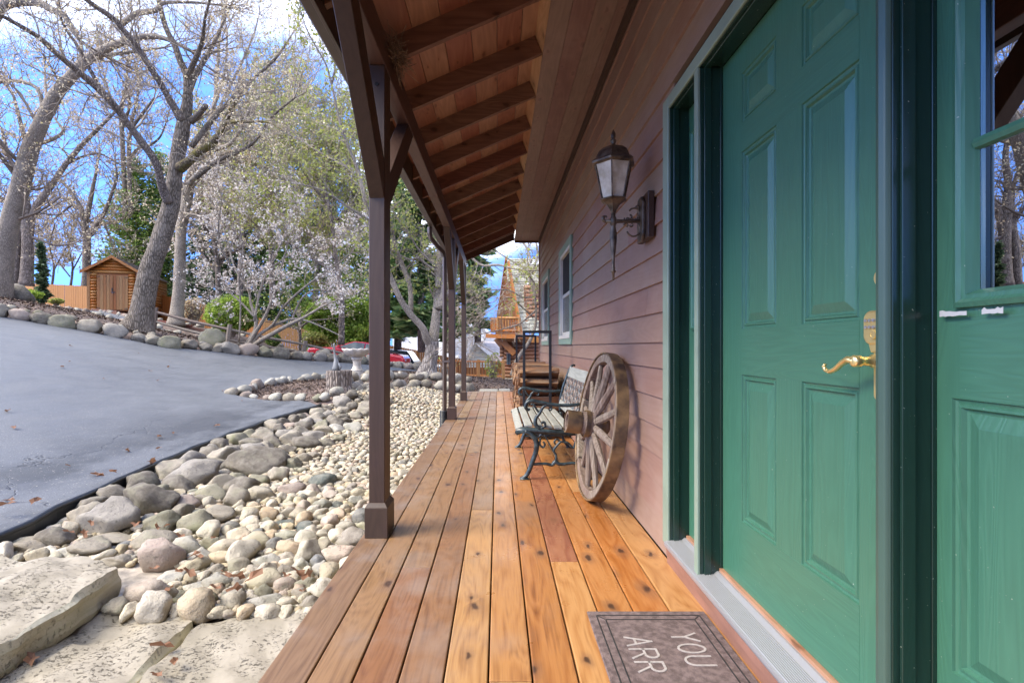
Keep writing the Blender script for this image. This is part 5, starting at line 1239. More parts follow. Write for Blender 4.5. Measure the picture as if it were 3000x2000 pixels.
pot = MB().lathe([(.068, 0), (.080, .20)], (px_, py_, pz+.02), 4, phase=.785).build('planter_box', m_skirt, label='small square brown planter box with a grey lid between heron and bird bath', cat='planter')
MB().lathe([(.098, .0), (.10, .012), (.09, .045), (.04, .06)], (px_, py_, pz+.222), 16).build('lid', m_heron, pot)
bx_, by_ = (1046-1459)/F*10.6, 10.6; bz = h1(bx_, by_)-.03
bb = thing('bird_bath', 'pale concrete bird bath with a scalloped bowl on a turned pedestal', 'bird bath', (bx_, by_, bz))
MB().lathe([(.17, 0), (.17, .03), (.135, .05), (.128, .08), (.128, .33), (.135, .35), (.11, .365), (.085, .43), (.085, .52), (.10, .56), (.118, .575), (.118, .61), (.10, .63)], (bx_, by_, bz), 28).build('pedestal', m_concrete, bb, bevel=.004)
mb = MB(); n = 48; vs = []
for r, z_, sc_ in ((.09, .62, 0), (.16, .645, .01), (.25, .70, .02), (.30, .765, .03), (.315, .80, .035), (.295, .805, .03), (.26, .77, .02), (.16, .73, 0), (.0, .72, 0)):
    for i in range(n):
        a = 2*math.pi*i/n; rr_ = r*(1+sc_*math.cos(12*a)); vs.append((bx_+rr_*math.cos(a), by_+rr_*math.sin(a), bz+z_+(.010*math.cos(12*a) if sc_ > .025 else 0)))
mb.add(vs, [(i*n+j, i*n+(j+1) % n, (i+1)*n+(j+1) % n, (i+1)*n+j) for i in range(8) for j in range(n)]); mb.build('bowl', m_concrete, bb, smooth=True)
# ------------------------------------------------------------------ trees
def cat_pts(pts, n=5):
    p = [np.array(q, float) for q in pts]; o = []
    for i in range(len(p)-1):
        p0, p1, p2, p3 = p[max(i-1, 0)], p[i], p[i+1], p[min(i+2, len(p)-1)]
        for t in np.linspace(0, 1, n, endpoint=False): o.append(.5*((2*p1)+(-p0+p2)*t+(2*p0-5*p1+4*p2-p3)*t*t+(-p0+3*p1-3*p2+p3)*t**3))
    o.append(p[-1]); return o
def limb_px(pl_, Y, dY=0, n=4):
    """polyline read off the photograph [(x, y, half width in px)], set at depth Y (dY = drift towards the tip)"""
    k = len(pl_); out = []
    for i, (x, y, r) in enumerate(pl_):
        yy = Y+dY*i/max(1, k-1); p = P(x, y, yy); out.append((*p, .88*r/F*yy))
    return [tuple(q) for q in cat_pts(out, n)]
class Tree:
    def __init__(s, name, label, cat, base, bark, twig, group=None):
        s.root = thing(name, label, cat, tuple(base), group); s.bark = bark; s.twigmat = twig; s.segs = []; s.tips = []
    def limb(s, pts, name='limb', mat=None, sides=10, rough=.05, flare=0):
        vs = []; P_ = [np.array(p[:3]) for p in pts]; rad = [p[3] for p in pts]
        mb = MB(); mb.tube(P_, rad, sides)
        if rough:
            nv = []
            for i in range(len(P_)):
                for k in range(sides):
                    v = np.array(mb.v[i*sides+k]); d = v-P_[i]; q = 1+rough*mnoise.noise((v[0]*3/max(.1, rad[0]*4), v[1]*3/max(.1, rad[0]*4), v[2]*1.2))*2
                    if flare:
                        h = (P_[i][2]-P_[0][2])/(rad[0]*2.2); q *= 1+flare*max(0, 1-h)**2*(1+.45*math.cos(k*2*math.pi/sides*3+1))
                    nv.append(tuple(P_[i]+d*q))
            mb.v[:len(nv)] = nv
        return mb.build(name, mat or s.bark, s.root, smooth=True)
    def grow(s, p, d, L, r, lev, up=.12, wig=.32, ang=(.5, 1.0), kids=(1, 2), nseg=4, shr=.62, tipsn=1):
        d = d/np.linalg.norm(d); step = L/nseg
        for i in range(nseg):
            d = d+RNG.normal(size=3)*wig*.5; d[2] += up; d /= np.linalg.norm(d)
            q = p+d*step; r2 = r*(1-.16*(1 if lev else 2)); s.segs.append((*p, *q, r, r2)); p, r = q, max(r2, .0035)
            if lev > 0 and (i > 0 or lev > 1):
                for _ in range(RNG.integers(kids[0], kids[1]+1)):
                    a = RNG.uniform(*ang); ax = np.cross(d, RNG.normal(size=3)); ax /= np.linalg.norm(ax)+1e-9
                    nd = d*math.cos(a)+ax*math.sin(a); s.grow(p, nd, L*shr*RNG.uniform(.7, 1.15), max(.0035, r*.62), lev-1, up, wig, ang, kids, nseg, shr)
            if lev == 0: s.tips.append((*q, *d))
    def sprout(s, pts, n, L, lev, t0=.15, t1=1, rk=.35, rmin=.008, dirf=None, spread=1., zmin=-99, **k):
        """grow side branches out of a limb"""
        m = len(pts)
        for i in range(n):
            t = t0+(t1-t0)*(i+RNG.random())/n; j = min(m-2, int(t*(m-1))); p = np.array(pts[j][:3]); a = np.array(pts[j+1][:3])-p; a /= np.linalg.norm(a)+1e-9
            d = RNG.normal(size=3)*[1, .8, 1]; d -= a*np.dot(d, a); d /= np.linalg.norm(d); d = d*spread+a*RNG.uniform(.2, .9)
            if dirf is not None: d = d+np.array(dirf)
            if p[2] < zmin: continue
            r = min(max(rmin, pts[j][3]*rk), .07)
            s.grow(p, d, L*RNG.uniform(.6, 1.25)*(1-.35*t), r, lev, **k)
        e = np.array(pts[-1][:3]); a = e-np.array(pts[-2][:3]); a /= np.linalg.norm(a)+1e-9
        if n and e[2] > zmin:
            for _ in range(3): s.grow(e, a+RNG.normal(size=3)*.3, L*.9, max(rmin, pts[-1][3]*.8), min(lev, 2), **k)
    def done(s, name='branches', leaf=None, per=1, size=.03, leafname='buds', spreadf=.05, keep=1., floor=.0):
        if s.segs:
            A = np.array(s.segs); p, q, r0, r1 = A[:, :3], A[:, 3:6], np.maximum(A[:, 6], floor), np.maximum(A[:, 7], floor); d = q-p; d /= np.linalg.norm(d, axis=1, keepdims=True)+1e-9
            u = np.cross(d, [0.31, 0.2, .93]); u /= np.linalg.norm(u, axis=1, keepdims=True)+1e-9; w = np.cross(d, u); V = []
            for base_, r in ((p, r0), (q, r1)):
                for k in range(3):
                    a = 2*math.pi*k/3; V.append(base_+(u*math.cos(a)+w*math.sin(a))*r[:, None])
            V = np.stack(V, 1).reshape(-1, 3); n = len(A); b = (np.arange(n)*6)[:, None]
            Fq = np.concatenate([b+np.array([[k, (k+1) % 3, (k+1) % 3+3, k+3]]) for k in range(3)])
            bulk(name, V, Fq, s.twigmat, s.root, smooth=True, kind='stuff')
        if leaf is not None and s.tips:
            T = np.array(s.tips); T = T[RNG.random(len(T)) < keep]; T = np.repeat(T, per, 0); c = T[:, :3]+RNG.normal(size=(len(T), 3))*spreadf
            leaf_cards(leafname, c, size, leaf, s.root)
        return s.root
def leaf_cards(name, c, size, mat, parent, elong=1.6, dirs=None):
    n = len(c); u = RNG.normal(size=(n, 3)) if dirs is None else dirs+RNG.normal(size=(n, 3))*.35; u /= np.linalg.norm(u, axis=1, keepdims=True)
    w = np.cross(u, RNG.normal(size=(n, 3))); w /= np.linalg.norm(w, axis=1, keepdims=True)+1e-9
    s_ = (size*RNG.uniform(.55, 1.35, n))[:, None]
    V = np.stack([c-u*s_*elong*.5, c+w*s_*.5, c+u*s_*elong*.5, c-w*s_*.5], 1).reshape(-1, 3)
    return bulk(name, V, np.arange(4*n).reshape(-1, 4), mat, parent, kind='stuff')
def base_of(pl_, Y):
    x, y, r = pl_[0]; return P(x, y, Y)

# --- T1: main leaning oak
Yo = 15.0
trunk = [(404, 962, 50), (412, 930, 42), (420, 880, 39), (440, 790, 37), (473, 700, 34), (500, 600, 30), (512, 520, 26), (522, 446, 25), (536, 370, 26), (549, 300, 19), (547, 223, 14), (528, 180, 12), (512, 134, 11), (489, 89, 10), (473, 36, 9), (462, -20, 8), (455, -90, 6)]
L1 = [(492, 590, 16), (473, 540, 13), (455, 473, 12), (411, 411, 12), (370, 357, 11), (330, 303, 11), (277, 250, 11), (223, 205, 10), (170, 161, 9), (116, 112, 8), (58, 76, 7), (0, 45, 6), (-70, 20, 5)]
L2 = [(532, 352, 15), (504, 304, 11), (473, 250, 10), (437, 192, 10), (402, 138, 9), (370, 98, 9), (330, 54, 9), (277, 18, 8), (235, -15, 7), (180, -60, 5)]
L3 = [(528, 492, 17), (556, 470, 14), (582, 446, 13), (625, 415, 13), (645, 392, 11), (656, 370, 10), (670, 335, 9), (682, 310, 7), (697, 292, 5)]
L3b = [(660, 362, 7), (682, 357, 6), (735, 357, 4), (790, 360, 3), (850, 395, 2)]
L4 = [(560, 355, 11), (585, 332, 9), (603, 310, 8)]
L5 = [(548, 280, 12), (575, 215, 9), (610, 160, 7), (640, 100, 5), (665, 40, 4), (690, -10, 3)]
L6 = [(560, 430, 9), (640, 330, 7), (720, 250, 5), (800, 180, 4), (850, 110, 3)]
L7 = [(547, 230, 10), (590, 130, 7), (600, 60, 5), (620, -20, 4)]
L8 = [(575, 520, 8), (640, 470, 7), (735, 425, 5), (800, 340, 4), (860, 290, 3)]
L9 = [(300, 270, 6), (255, 190, 6), (230, 140, 5), (180, 60, 4), (170, -20, 3)]
T = Tree('oak_tree', 'large leaning oak with grey furrowed bark between shed and driveway', 'tree', base_of(trunk, Yo), m_bark, m_twig)
def jit(p, Y, dY): return limb_px(p, Y, dY)
pt = limb_px([(x, y, r*.84) for x, y, r in trunk], Yo, -.5); T.limb(pt, 'trunk', sides=22, rough=.06, flare=.22)
lims = []
for nm, l_, dY, mt in (('limb', L1, -4.5, m_barkd), ('limb', L2, -2.5, m_barkd), ('broken_limb', L3, -1.2, m_barkm), ('limb', L3b, -1.5, m_barkm), ('stub', L4, -.5, m_bark), ('limb', L5, 1.5, m_bark), ('limb', L6, 1.0, m_bark), ('limb', L7, -1.5, m_bark), ('limb', L8, -1.5, m_bark), ('limb', L9, -1.0, m_barkd)):
    yy = Yo-.35 if l_ not in (L3b, L9) else Yo-1.2
    q = limb_px(l_, yy, dY); lims.append(q); T.limb(q, nm, mt, sides=10)
T.sprout(pt, 9, 1.5, 2, .5, 1, .22)
for q, n, L in zip(lims, (15, 12, 4, 6, 0, 11, 13, 9, 13, 7), (1.5, 1.5, .7, 1.0, 0, 1.7, 1.8, 1.5, 1.7, 1.2)):
    if n: T.sprout(q, n, L, 2, .2, 1, .38)
T.done(leaf=m_bud, per=2, size=.036, keep=.32)

# --- T2: pale leaning trunk on the left and its neighbours
def simple_tree(name, label, Y, main, limbs, bark, twig, n=16, L=1.6, lev=2, leaf=m_bud, lsize=.05, keep=.3, per=1, group=None, dY=-.5, ln=8, t0=.3, floor=.0, spr=.05, lL=None, sides=14, lname='buds', flare=.15, dirf=None, up=.12):
    T = Tree(name, label, 'tree', base_of(main, Y), bark, twig, group)
    q = limb_px(main, Y, dY); T.limb(q, 'trunk', sides=sides, rough=.05, flare=flare); T.sprout(q, n, L, lev, t0, 1, .3, dirf=dirf, up=up)
    for k, l_ in enumerate(limbs):
        q = limb_px(l_, Y-.1, RNG.uniform(-2, 2)*.6); T.limb(q, 'limb', sides=8); T.sprout(q, ln, (lL or L)*.8, lev, .15, 1, .35, dirf=dirf, up=up)
    return T.done(leaf=leaf, per=per, size=lsize, keep=keep, floor=floor, spreadf=spr, leafname=lname)
simple_tree('oak_tree', 'tall pale oak leaning right from the left edge of the lawn bank', 16.5,
  [(-12, 880, 42), (0, 840, 33), (5, 780, 29), (20, 690, 27), (40, 610, 25), (62, 536, 25), (89, 437, 24), (125, 353, 20), (165, 277, 19), (210, 223, 17), (254, 178, 16), (312, 143, 13), (379, 118, 11), (437, 107, 9), (491, 116, 7), (560, 150, 5)],
  [[(89, 437, 12), (60, 470, 8), (30, 450, 6), (-10, 400, 5)], [(62, 536, 8), (20, 480, 7), (-20, 430, 5)], [(210, 223, 10), (240, 150, 6), (215, 80, 5), (175, 30, 4), (150, -30, 3)], [(270, 175, 9), (300, 165, 7), (400, 150, 5), (480, 140, 3)], [(100, 425, 7), (150, 410, 6), (185, 385, 5), (165, 355, 3)], [(125, 353, 7), (110, 260, 6), (20, 235, 5), (-20, 260, 4)]],
  m_barkl, m_twigd, n=11, L=1.7, keep=.3, per=2, dY=-1.5, ln=8, t0=.2)
T = Tree('oak_tree', 'oak out of frame at the left whose pale limb arches over the sky', 'tree', (-18.5, 12.5, 3.3), m_barkl, m_twigd)
q = [(-18.5, 12.5, 2.6, .34), (-18.4, 12.6, 5, .3), (-17.9, 12.8, 8, .27), (-16.5, 13, 10.3, .22)]+[(*P(x, y, 13), r/F*13) for x, y, r in ((-60, 70, 16), (0, 22, 14), (50, 6, 13), (110, 8, 11), (150, 28, 10), (190, 48, 8), (212, 90, 6), (235, 120, 4))]
q = [tuple(v) for v in cat_pts(q, 3)]; T.limb(q, 'trunk', sides=10); T.sprout(q, 9, 1.5, 2, .4, 1, .25); 
q2 = limb_px([(340, 85, 9), (370, 62, 8), (402, 40, 9), (455, 31, 8), (482, 9, 6), (571, 8, 4), (640, 15, 3)], 14, .5); T.limb(q2, 'limb', sides=8); T.sprout(q2, 8, 1.2, 2, .2, 1, .3)
T.done(leaf=m_bud, per=1, size=.05, keep=.25)
simple_tree('oak_tree', 'twin trunked dark oak by the fence left of the little spruce', 25,
  [(78, 838, 20), (80, 760, 17), (80, 690, 15), (76, 620, 14), (72, 540, 10), (80, 450, 8), (60, 360, 6), (40, 280, 4)],
  [[(84, 690, 13), (92, 640, 12), (112, 598, 11), (156, 536, 9), (192, 482, 8), (241, 424, 7), (286, 379, 6), (335, 330, 4), (360, 300, 2)], [(44, 838, 14), (48, 740, 12), (58, 660, 10), (60, 560, 7), (30, 470, 5), (5, 380, 4)], [(84, 700, 8), (55, 655, 6), (20, 600, 5), (-20, 560, 4)], [(66, 690, 7), (110, 700, 5), (160, 718, 4), (200, 716, 3)], [(192, 482, 5), (240, 460, 4), (290, 450, 3), (330, 470, 2)]],
  m_barkd, m_twigd, n=10, L=2.3, keep=.3, lsize=.07, ln=5, floor=.010)
simple_tree('oak_tree', 'slender oak rising behind the fence just left of the shed', 34,
  [(252, 850, 13), (254, 760, 12), (254, 689, 11), (250, 655, 9), (254, 640, 8), (270, 560, 6), (282, 500, 4), (290, 450, 2)],
  [[(252, 690, 9), (241, 627, 8), (232, 600, 6), (205, 560, 5), (180, 530, 4), (150, 510, 2)], [(256, 700, 9), (268, 680, 8), (290, 650, 7), (308, 618, 6), (330, 560, 5), (342, 520, 4), (338, 480, 2)], [(240, 620, 6), (214, 600, 4), (180, 625, 3), (160, 640, 2)], [(268, 690, 5), (300, 655, 4), (320, 690, 3)]],
  m_bark, m_twigd, n=9, L=2.6, keep=.35, lsize=.09, ln=5, floor=.013, group='slender oaks behind the fence')
simple_tree('oak_tree', 'pair of thin grey trunks rising behind the green arborvitae', 38,
  [(368, 640, 8), (366, 580, 7), (362, 491, 7), (357, 380, 7), (355, 320, 6), (370, 250, 4), (372, 190, 3)],
  [[(384, 640, 8), (380, 560, 7), (378, 440, 7), (385, 380, 6), (420, 330, 5), (450, 290, 3)], [(375, 480, 6), (400, 440, 5), (440, 425, 4), (470, 400, 3), (490, 350, 2)], [(360, 360, 5), (330, 300, 4), (310, 240, 3)], [(380, 380, 5), (400, 300, 4), (405, 240, 3), (395, 180, 2)], [(357, 380, 5), (380, 300, 4), (350, 220, 3), (320, 180, 2)]],
  m_bark, m_twigd, n=9, L=2.8, keep=.5, lsize=.10, ln=6, floor=.014, group='slender oaks behind the fence')
simple_tree('oak_tree', 'pale straight oak standing just behind the big leaning oak', 22,
  [(516, 955, 26), (520, 900, 20), (526, 823, 18), (530, 689, 16), (540, 625, 16), (554, 536, 15), (574, 469, 12), (600, 400, 9), (625, 320, 7), (635, 240, 5), (640, 150, 4), (650, 60, 3)],
  [[(574, 469, 9), (625, 440, 8), (670, 424, 6), (705, 380, 5), (730, 320, 4), (770, 270, 3)], [(560, 530, 8), (610, 480, 7), (690, 440, 6), (760, 440, 4), (800, 410, 3)], [(552, 540, 9), (585, 505, 7), (625, 480, 6), (680, 475, 4)], [(600, 400, 6), (650, 300, 5), (700, 200, 4), (740, 110, 3), (760, 40, 2)], [(625, 320, 5), (660, 200, 4), (665, 90, 3)], [(585, 440, 6), (690, 360, 5), (780, 290, 4), (840, 200, 3)], [(540, 625, 5), (620, 640, 4), (680, 655, 3)]],
  m_barkl, m_twig, n=16, L=2.1, keep=.5, per=2, lsize=.06, ln=8, lL=2.2, floor=.006, dY=1)
for k, (x, y0_, hgt, lean, Y, lab) in enumerate([(700, 900, 560, 25, 34, 'grey twiggy oak behind the blossom, nearest the pale oak'), (800, 900, 600, -20, 36, 'budding twiggy oak behind the middle of the blossom'), (920, 950, 560, 30, 37, 'budding twiggy oak above the red car')]):
    main = [(x+lean*t, y0_-hgt*t, 9*(1-t)+2) for t in (0, .25, .5, .75, 1)]
    lim = [[(x+lean*t, y0_-hgt*t, 5), (x+lean*t+s_*60, y0_-hgt*t-70, 4), (x+lean*t+s_*100, y0_-hgt*t-160, 2)] for t, s_ in ((.35, -1), (.4, 1), (.55, -1), (.6, 1), (.72, .7))]
    simple_tree('oak_tree', lab, Y, main, lim, m_barkd, m_twigd, n=12, L=3.0, keep=.9, lsize=.11, per=2, ln=6, floor=.016, leaf=m_yleaf, group='budding oaks beyond the fence')
# low background saplings left of the shed
for k, (x, Y, lab) in enumerate([(20, 36, 'bare sapling behind the fence at the far left'), (150, 38, 'bare sapling behind the fence beside the small spruce'), (205, 40, 'bare sapling behind the fence left of the slender oak')]):
    simple_tree('sapling', lab, Y, [(x, 850, 4), (x+8, 780, 3), (x-4, 720, 2), (x+10, 660, 2)], [[(x+4, 800, 2), (x+30, 750, 2), (x+60, 700, 1)], [(x, 810, 2), (x-30, 770, 2), (x-50, 730, 1)]], m_barkd, m_twigd, n=8, L=1.8, keep=.6, lsize=.09, ln=5, floor=.013, group='bare saplings behind the fence')

# --- T8: multi-stem white blossom tree
Yb = 17.4
T = Tree('blossom_tree', 'multi stemmed tree covered in white pink blossom beside the rail fence', 'tree', base_of([(726, 1018, 10)], Yb), m_barkl, m_twig)
stems = [[(716, 1022, 11), (733, 990, 9), (748, 965, 8), (748, 930, 8), (735, 890, 6), (728, 850, 5), (690, 790, 4), (670, 720, 3), (655, 670, 2)],
 [(722, 1022, 10), (745, 980, 9), (775, 930, 7), (800, 870, 6), (820, 820, 5), (825, 780, 4), (840, 730, 3)],
 [(730, 1025, 13), (760, 1000, 11), (803, 975, 10), (848, 950, 9), (890, 930, 7), (940, 900, 5), (985, 880, 3)],
 [(728, 1022, 9), (755, 985, 8), (790, 960, 7), (850, 935, 6), (900, 940, 4), (960, 965, 3), (1010, 990, 2)],
 [(765, 975, 7), (800, 950, 6), (830, 900, 5), (870, 860, 5), (920, 820, 4), (980, 780, 3), (1030, 740, 2)],
 [(745, 940, 6), (760, 860, 5), (790, 780, 5), (830, 700, 4), (850, 640, 3)],
 [(748, 930, 6), (700, 880, 4), (660, 850, 3), (620, 840, 2)],
 [(700, 1000, 4), (705, 900, 4), (700, 820, 4), (712, 740, 3), (700, 650, 2)],
 [(690, 800, 4), (650, 730, 4), (640, 660, 3), (650, 590, 2)],
 [(850, 950, 5), (880, 880, 4), (920, 850, 4), (970, 850, 3), (1030, 830, 2)],
 [(800, 780, 4), (860, 740, 4), (930, 710, 3), (990, 690, 2)]]
for k, st in enumerate(stems):
    q = limb_px([(x, y, r*.72) for x, y, r in st], Yb-.2, [1.6, -1, -2.2, -.6, -1.8, 1.2, .6, -.5, -1.0, 1.0, .5][k]); T.limb(q, 'stem', m_barkl, sides=8)
    T.sprout(q, 8 if k not in (2, 3) else 4, 1.05 if k not in (2, 3) else .55, 2, .25, 1, .45, up=.10, wig=.3, zmin=[2.6, 2.2, 1.9, 2.0][k] if k < 4 else 2.7)
T.done(leaf=m_blos, per=4, size=.055, keep=.15, leafname='blossom', spreadf=.05, floor=.005)
# higher blossom tree behind the oak
simple_tree('blossom_tree', 'taller blossom tree behind, its pinkish crown above the clipped bush', 24, [(640, 930, 10), (640, 860, 9), (636, 760, 8), (620, 680, 6), (600, 620, 5), (590, 560, 3)],
  [[(640, 780, 6), (690, 700, 5), (730, 640, 4), (770, 590, 3)], [(630, 740, 6), (660, 640, 5), (680, 590, 3), (700, 550, 2)], [(625, 700, 5), (590, 650, 4), (570, 600, 3)], [(636, 800, 5), (590, 740, 4), (560, 690, 3)], [(640, 760, 5), (720, 720, 4), (800, 660, 3), (850, 620, 2)]],
  m_barkd, m_twigd, n=8, L=1.8, keep=.4, per=2, lsize=.075, leaf=m_blos, ln=5, floor=.008, lname='blossom')

# --- leafy and budding trees right of the blossom
def canopy_tree(name, label, Y, main, limbs, leaf, n=18, L=2.0, per=3, lsize=.09, keep=1., twig=m_twigd, bark=m_barkd, ln=10, group=None, spr=.12, lev=2, floor=.01, lname='foliage', up=.1):
    return simple_tree(name, label, Y, main, limbs, bark, twig, n=n, L=L, keep=keep, lsize=lsize, per=per, leaf=leaf, ln=ln, group=group, spr=spr, lev=lev, floor=floor, lname=lname, up=up)
canopy_tree('budding_tree', 'yellow green budding tree left of the front porch post', 21, [(1000, 1010, 10), (1000, 880, 9), (985, 760, 8), (970, 640, 6), (950, 540, 5), (935, 450, 3)],
  [[(985, 760, 6), (900, 680, 5), (830, 630, 4), (760, 600, 3)], [(975, 700, 6), (1020, 600, 5), (1050, 500, 4), (1060, 420, 2)], [(960, 600, 5), (900, 520, 4), (860, 440, 3)], [(985, 800, 5), (920, 760, 4), (860, 720, 3), (800, 690, 2)], [(970, 640, 5), (1040, 640, 4), (1090, 600, 3)], [(950, 540, 4), (990, 440, 3), (1000, 380, 2)]],
  m_yleaf, n=16, L=1.9, per=2, lsize=.075, keep=.7, ln=11)
# evergreens
def evergreen(name, label, Y, x, ytop, ybot, wpx, mat, n=9000, size=.16, bark=m_barkd, shape=1.0, group=None, droop=.25, whorl=26, trunk_r=.14, gap=.25, elong=2.6, base_open=0.05, flat=.25):
    """conifer: whorled boughs carrying sprays of small needle-leaf cards, gaps between the boughs"""
    pb, ptp = P(x, ybot, Y), P(x, ytop, Y); Hh = ptp[2]-pb[2]; Wd = wpx/F*Y
    root = thing(name, label, 'tree', tuple(pb), group)
    lean = RNG.normal()*.02*Hh
    MB().tube([tuple(pb+[0, 0, -.3]), tuple(pb+[lean*.3, 0, Hh*.5]), tuple(ptp+[lean, 0, -.05*Hh])], [trunk_r, trunk_r*.65, .02], 9).build('trunk', bark, root, smooth=True)
    C, D, seg = [], [], []
    nb = whorl*6
    per = max(4, n//nb)
    for k in range(nb):
        t = base_open+(1-base_open)*((k+RNG.random())/nb); a = RNG.uniform(0, 6.28)
        R_ = Wd*(1-t)**shape*RNG.uniform(1-gap*1.6, 1.08)+.08*Wd
        o = pb+[lean*t, 0, Hh*t]; e = o+np.array([math.cos(a)*R_, math.sin(a)*R_, -droop*R_+RNG.normal()*.06*R_])
        mid = (o+e)/2+[0, 0, droop*R_*.28]; seg.append((o, mid, e))
        m = max(3, int(per*(.35+1.5*(1-t))))
        s_ = RNG.random(m)**.6; base_ = (1-s_[:, None])*o+s_[:, None]*e; base_[:, 2] += droop*R_*.5*s_*(1-s_)*2
        side_ = np.array([-math.sin(a), math.cos(a), 0]); off = RNG.normal(size=m)*R_*.16*(.4+s_)
        base_ = base_+side_*off[:, None]; base_[:, 2] += RNG.normal(size=m)*Hh*.012-np.abs(RNG.normal(size=m))*R_*flat*.25
        C.append(base_); dd = (e-o)/np.linalg.norm(e-o); D.append(np.tile(dd, (m, 1))+side_*np.sign(off)[:, None]*.7)
    C = np.concatenate(C); D = np.concatenate(D)
    leaf_cards('foliage', C, size, mat, root, elong, D)
    mb = MB()
    for o, m_, e in seg[::2]: mb.tube([o, m_, e], [.028, .018, .006], 3, cap=False)
    mb.build('branches', bark, root, kind='stuff'); return root
EV = [('arborvitae', 'broad green arborvitae behind the shed and left of the leaning oak', 39, 405, 470, 850, 105, m_arbor, 15000, .15, .45),
 ('arborvitae', 'yellowish arborvitae directly behind the trunk of the leaning oak', 40, 480, 450, 900, 95, m_arbor, 12000, .15, .5),
 ('pine_tree', 'dark pine behind the pale oak trunk', 40, 600, 470, 960, 110, m_pined, 5500, .20, .8),
 ('pine_tree', 'dark open pine behind the left half of the blossom', 39, 690, 470, 970, 105, m_pined, 4500, .20, .8),
 ('pine_tree', 'dull green pine behind the middle of the blossom', 40, 780, 500, 990, 110, m_pine, 5000, .20, .8),
 ('arborvitae', 'olive arborvitae behind the right half of the blossom', 39, 865, 540, 1000, 95, m_arbor, 11000, .15, .5),
 ('arborvitae', 'tall bright green arborvitae beside the front porch post', 38, 960, 480, 1010, 105, m_arbor, 15000, .15, .5),
 ('arborvitae', 'bright green arborvitae hidden partly by the front porch post', 37, 1060, 560, 1030, 90, m_arbor, 13000, .15, .45)]
for (nm, lab, Y, x, yt, yb, w_, mt, n, s_, shp) in EV: evergreen(nm, lab, Y, x, yt, yb, w_, mt, n, s_, shape=shp, group='evergreens along the fence' if 'pine' in nm else None, droop=.3 if 'pine' in nm else -.45, whorl=26 if 'pine' in nm else 60, gap=.42 if 'pine' in nm else .5, elong=2.6 if 'pine' in nm else 1.5)
# low green boughs over the fence above the car
T = Tree('green_shrub', 'fresh green shrub hanging over the fence above the red car', 'shrub', P(960, 1000, 26.5), m_barkd, m_twigd)
for x, y in ((950, 945), (990, 955), (1030, 965), (1080, 960), (1000, 900), (1060, 900), (960, 905)): [T.grow(P(x, y, 28), np.array([RNG.normal()*.6, -.6, -.1]), 1.1, .02, 3, up=.0, wig=.5) for _ in range(2)]
T.done(leaf=m_gleaf, per=2, size=.11, leafname='foliage', spreadf=.12)
# pines between the posts (long layered boughs)
PN = [('pine_tree', 'tall white pine left of the maple, seen between the porch posts', 28, 1165, 430, 1010, 70, m_pine, 4600, .20, .35),
 ('pine_tree', 'leaning dark trunked white pine directly behind the maple', 26, 1235, 380, 1015, 85, m_pine, 4600, .20, .3),
 ('pine_tree', 'tall white pine behind the downspout post', 31, 1310, 420, 1020, 80, m_pine, 3800, .22, .35),
 ('pine_tree', 'tall white pine behind the far porch post', 30, 1400, 560, 990, 70, m_pine, 3000, .22, .4)]
for (nm, lab, Y, x, yt, yb, w_, mt, n, s_, shp) in PN: evergreen(nm, lab, Y, x, yt, yb, w_, mt, n, s_, shape=shp, droop=.10, gap=.5, whorl=11, trunk_r=.22, base_open=.06, flat=.1, elong=3.4)
evergreen('spruce_tree', 'small narrow blue-green spruce on the mulch bank before the fence', 21, 124, 712, 893, 20, m_pined, 2600, .10, shape=.6, droop=.1, whorl=12, trunk_r=.035, gap=.5)

# --- maple on the mound
Ym = 14.2
T = Tree('maple_tree', 'forked maple with a shaggy base on the mulch mound between porch posts', 'tree', base_of([(1256, 1100, 20)], Ym), m_barkl, m_twig)
q = limb_px([(1256, 1104, 34), (1257, 1085, 27), (1262, 1060, 23), (1266, 1030, 22), (1268, 1000, 21)], Ym, 0); T.limb(q, 'trunk', m_barkf, sides=18, rough=.10, flare=.35)
ML = [[(1262, 1010, 15), (1250, 990, 14), (1238, 960, 12), (1203, 921, 11), (1175, 880, 10), (1152, 830, 9), (1125, 760, 8), (1095, 660, 8), (1072, 600, 7), (1050, 504, 6), (1023, 437, 5), (1005, 388, 5), (987, 321, 4), (972, 250, 4), (955, 190, 3), (929, 143, 3), (900, 90, 2), (880, 30, 2)],
 [(1203, 921, 9), (1202, 845, 8), (1180, 780, 8), (1168, 750, 7), (1157, 720, 7), (1148, 670, 6), (1135, 600, 5), (1122, 540, 4)],
 [(1268, 1005, 18), (1276, 940, 15), (1282, 870, 12), (1285, 800, 11), (1287, 740, 10), (1287, 690, 9), (1290, 600, 7), (1280, 520, 5)],
 [(1283, 905, 12), (1296, 870, 11), (1304, 820, 9), (1310, 760, 7), (1325, 690, 5)],
 [(1277, 793, 5), (1250, 775, 4), (1225, 756, 4), (1200, 760, 3), (1170, 745, 2)],
 [(1280, 785, 4), (1230, 735, 3), (1200, 690, 3), (1165, 640, 2), (1140, 600, 2)],
 [(1330, 690, 5), (1400, 772, 4), (1460, 776, 4), (1520, 790, 3), (1590, 792, 2)],
 [(972, 250, 3), (981, 201, 3), (985, 150, 2), (1000, 90, 2)],
 [(1050, 504, 4), (980, 470, 3), (910, 430, 3), (850, 380, 2)], [(1090, 650, 4), (1010, 600, 4), (950, 560, 3), (880, 540, 2)]]
for k, st in enumerate(ML):
    q = limb_px(st, Ym, [-2.4, -.6, .8, .3, -.4, -.6, -1.6, -.2, .6, -.8][k]); T.limb(q, 'limb', m_barkl if k != 7 else m_bark, sides=10, rough=.04); T.sprout(q, [26, 9, 10, 8, 5, 5, 8, 5, 8, 8][k], 1.0, 2, .25, 1, .35, up=.06)
T.done(leaf=m_yleaf, per=1, size=.055, keep=.55, leafname='young_leaves')
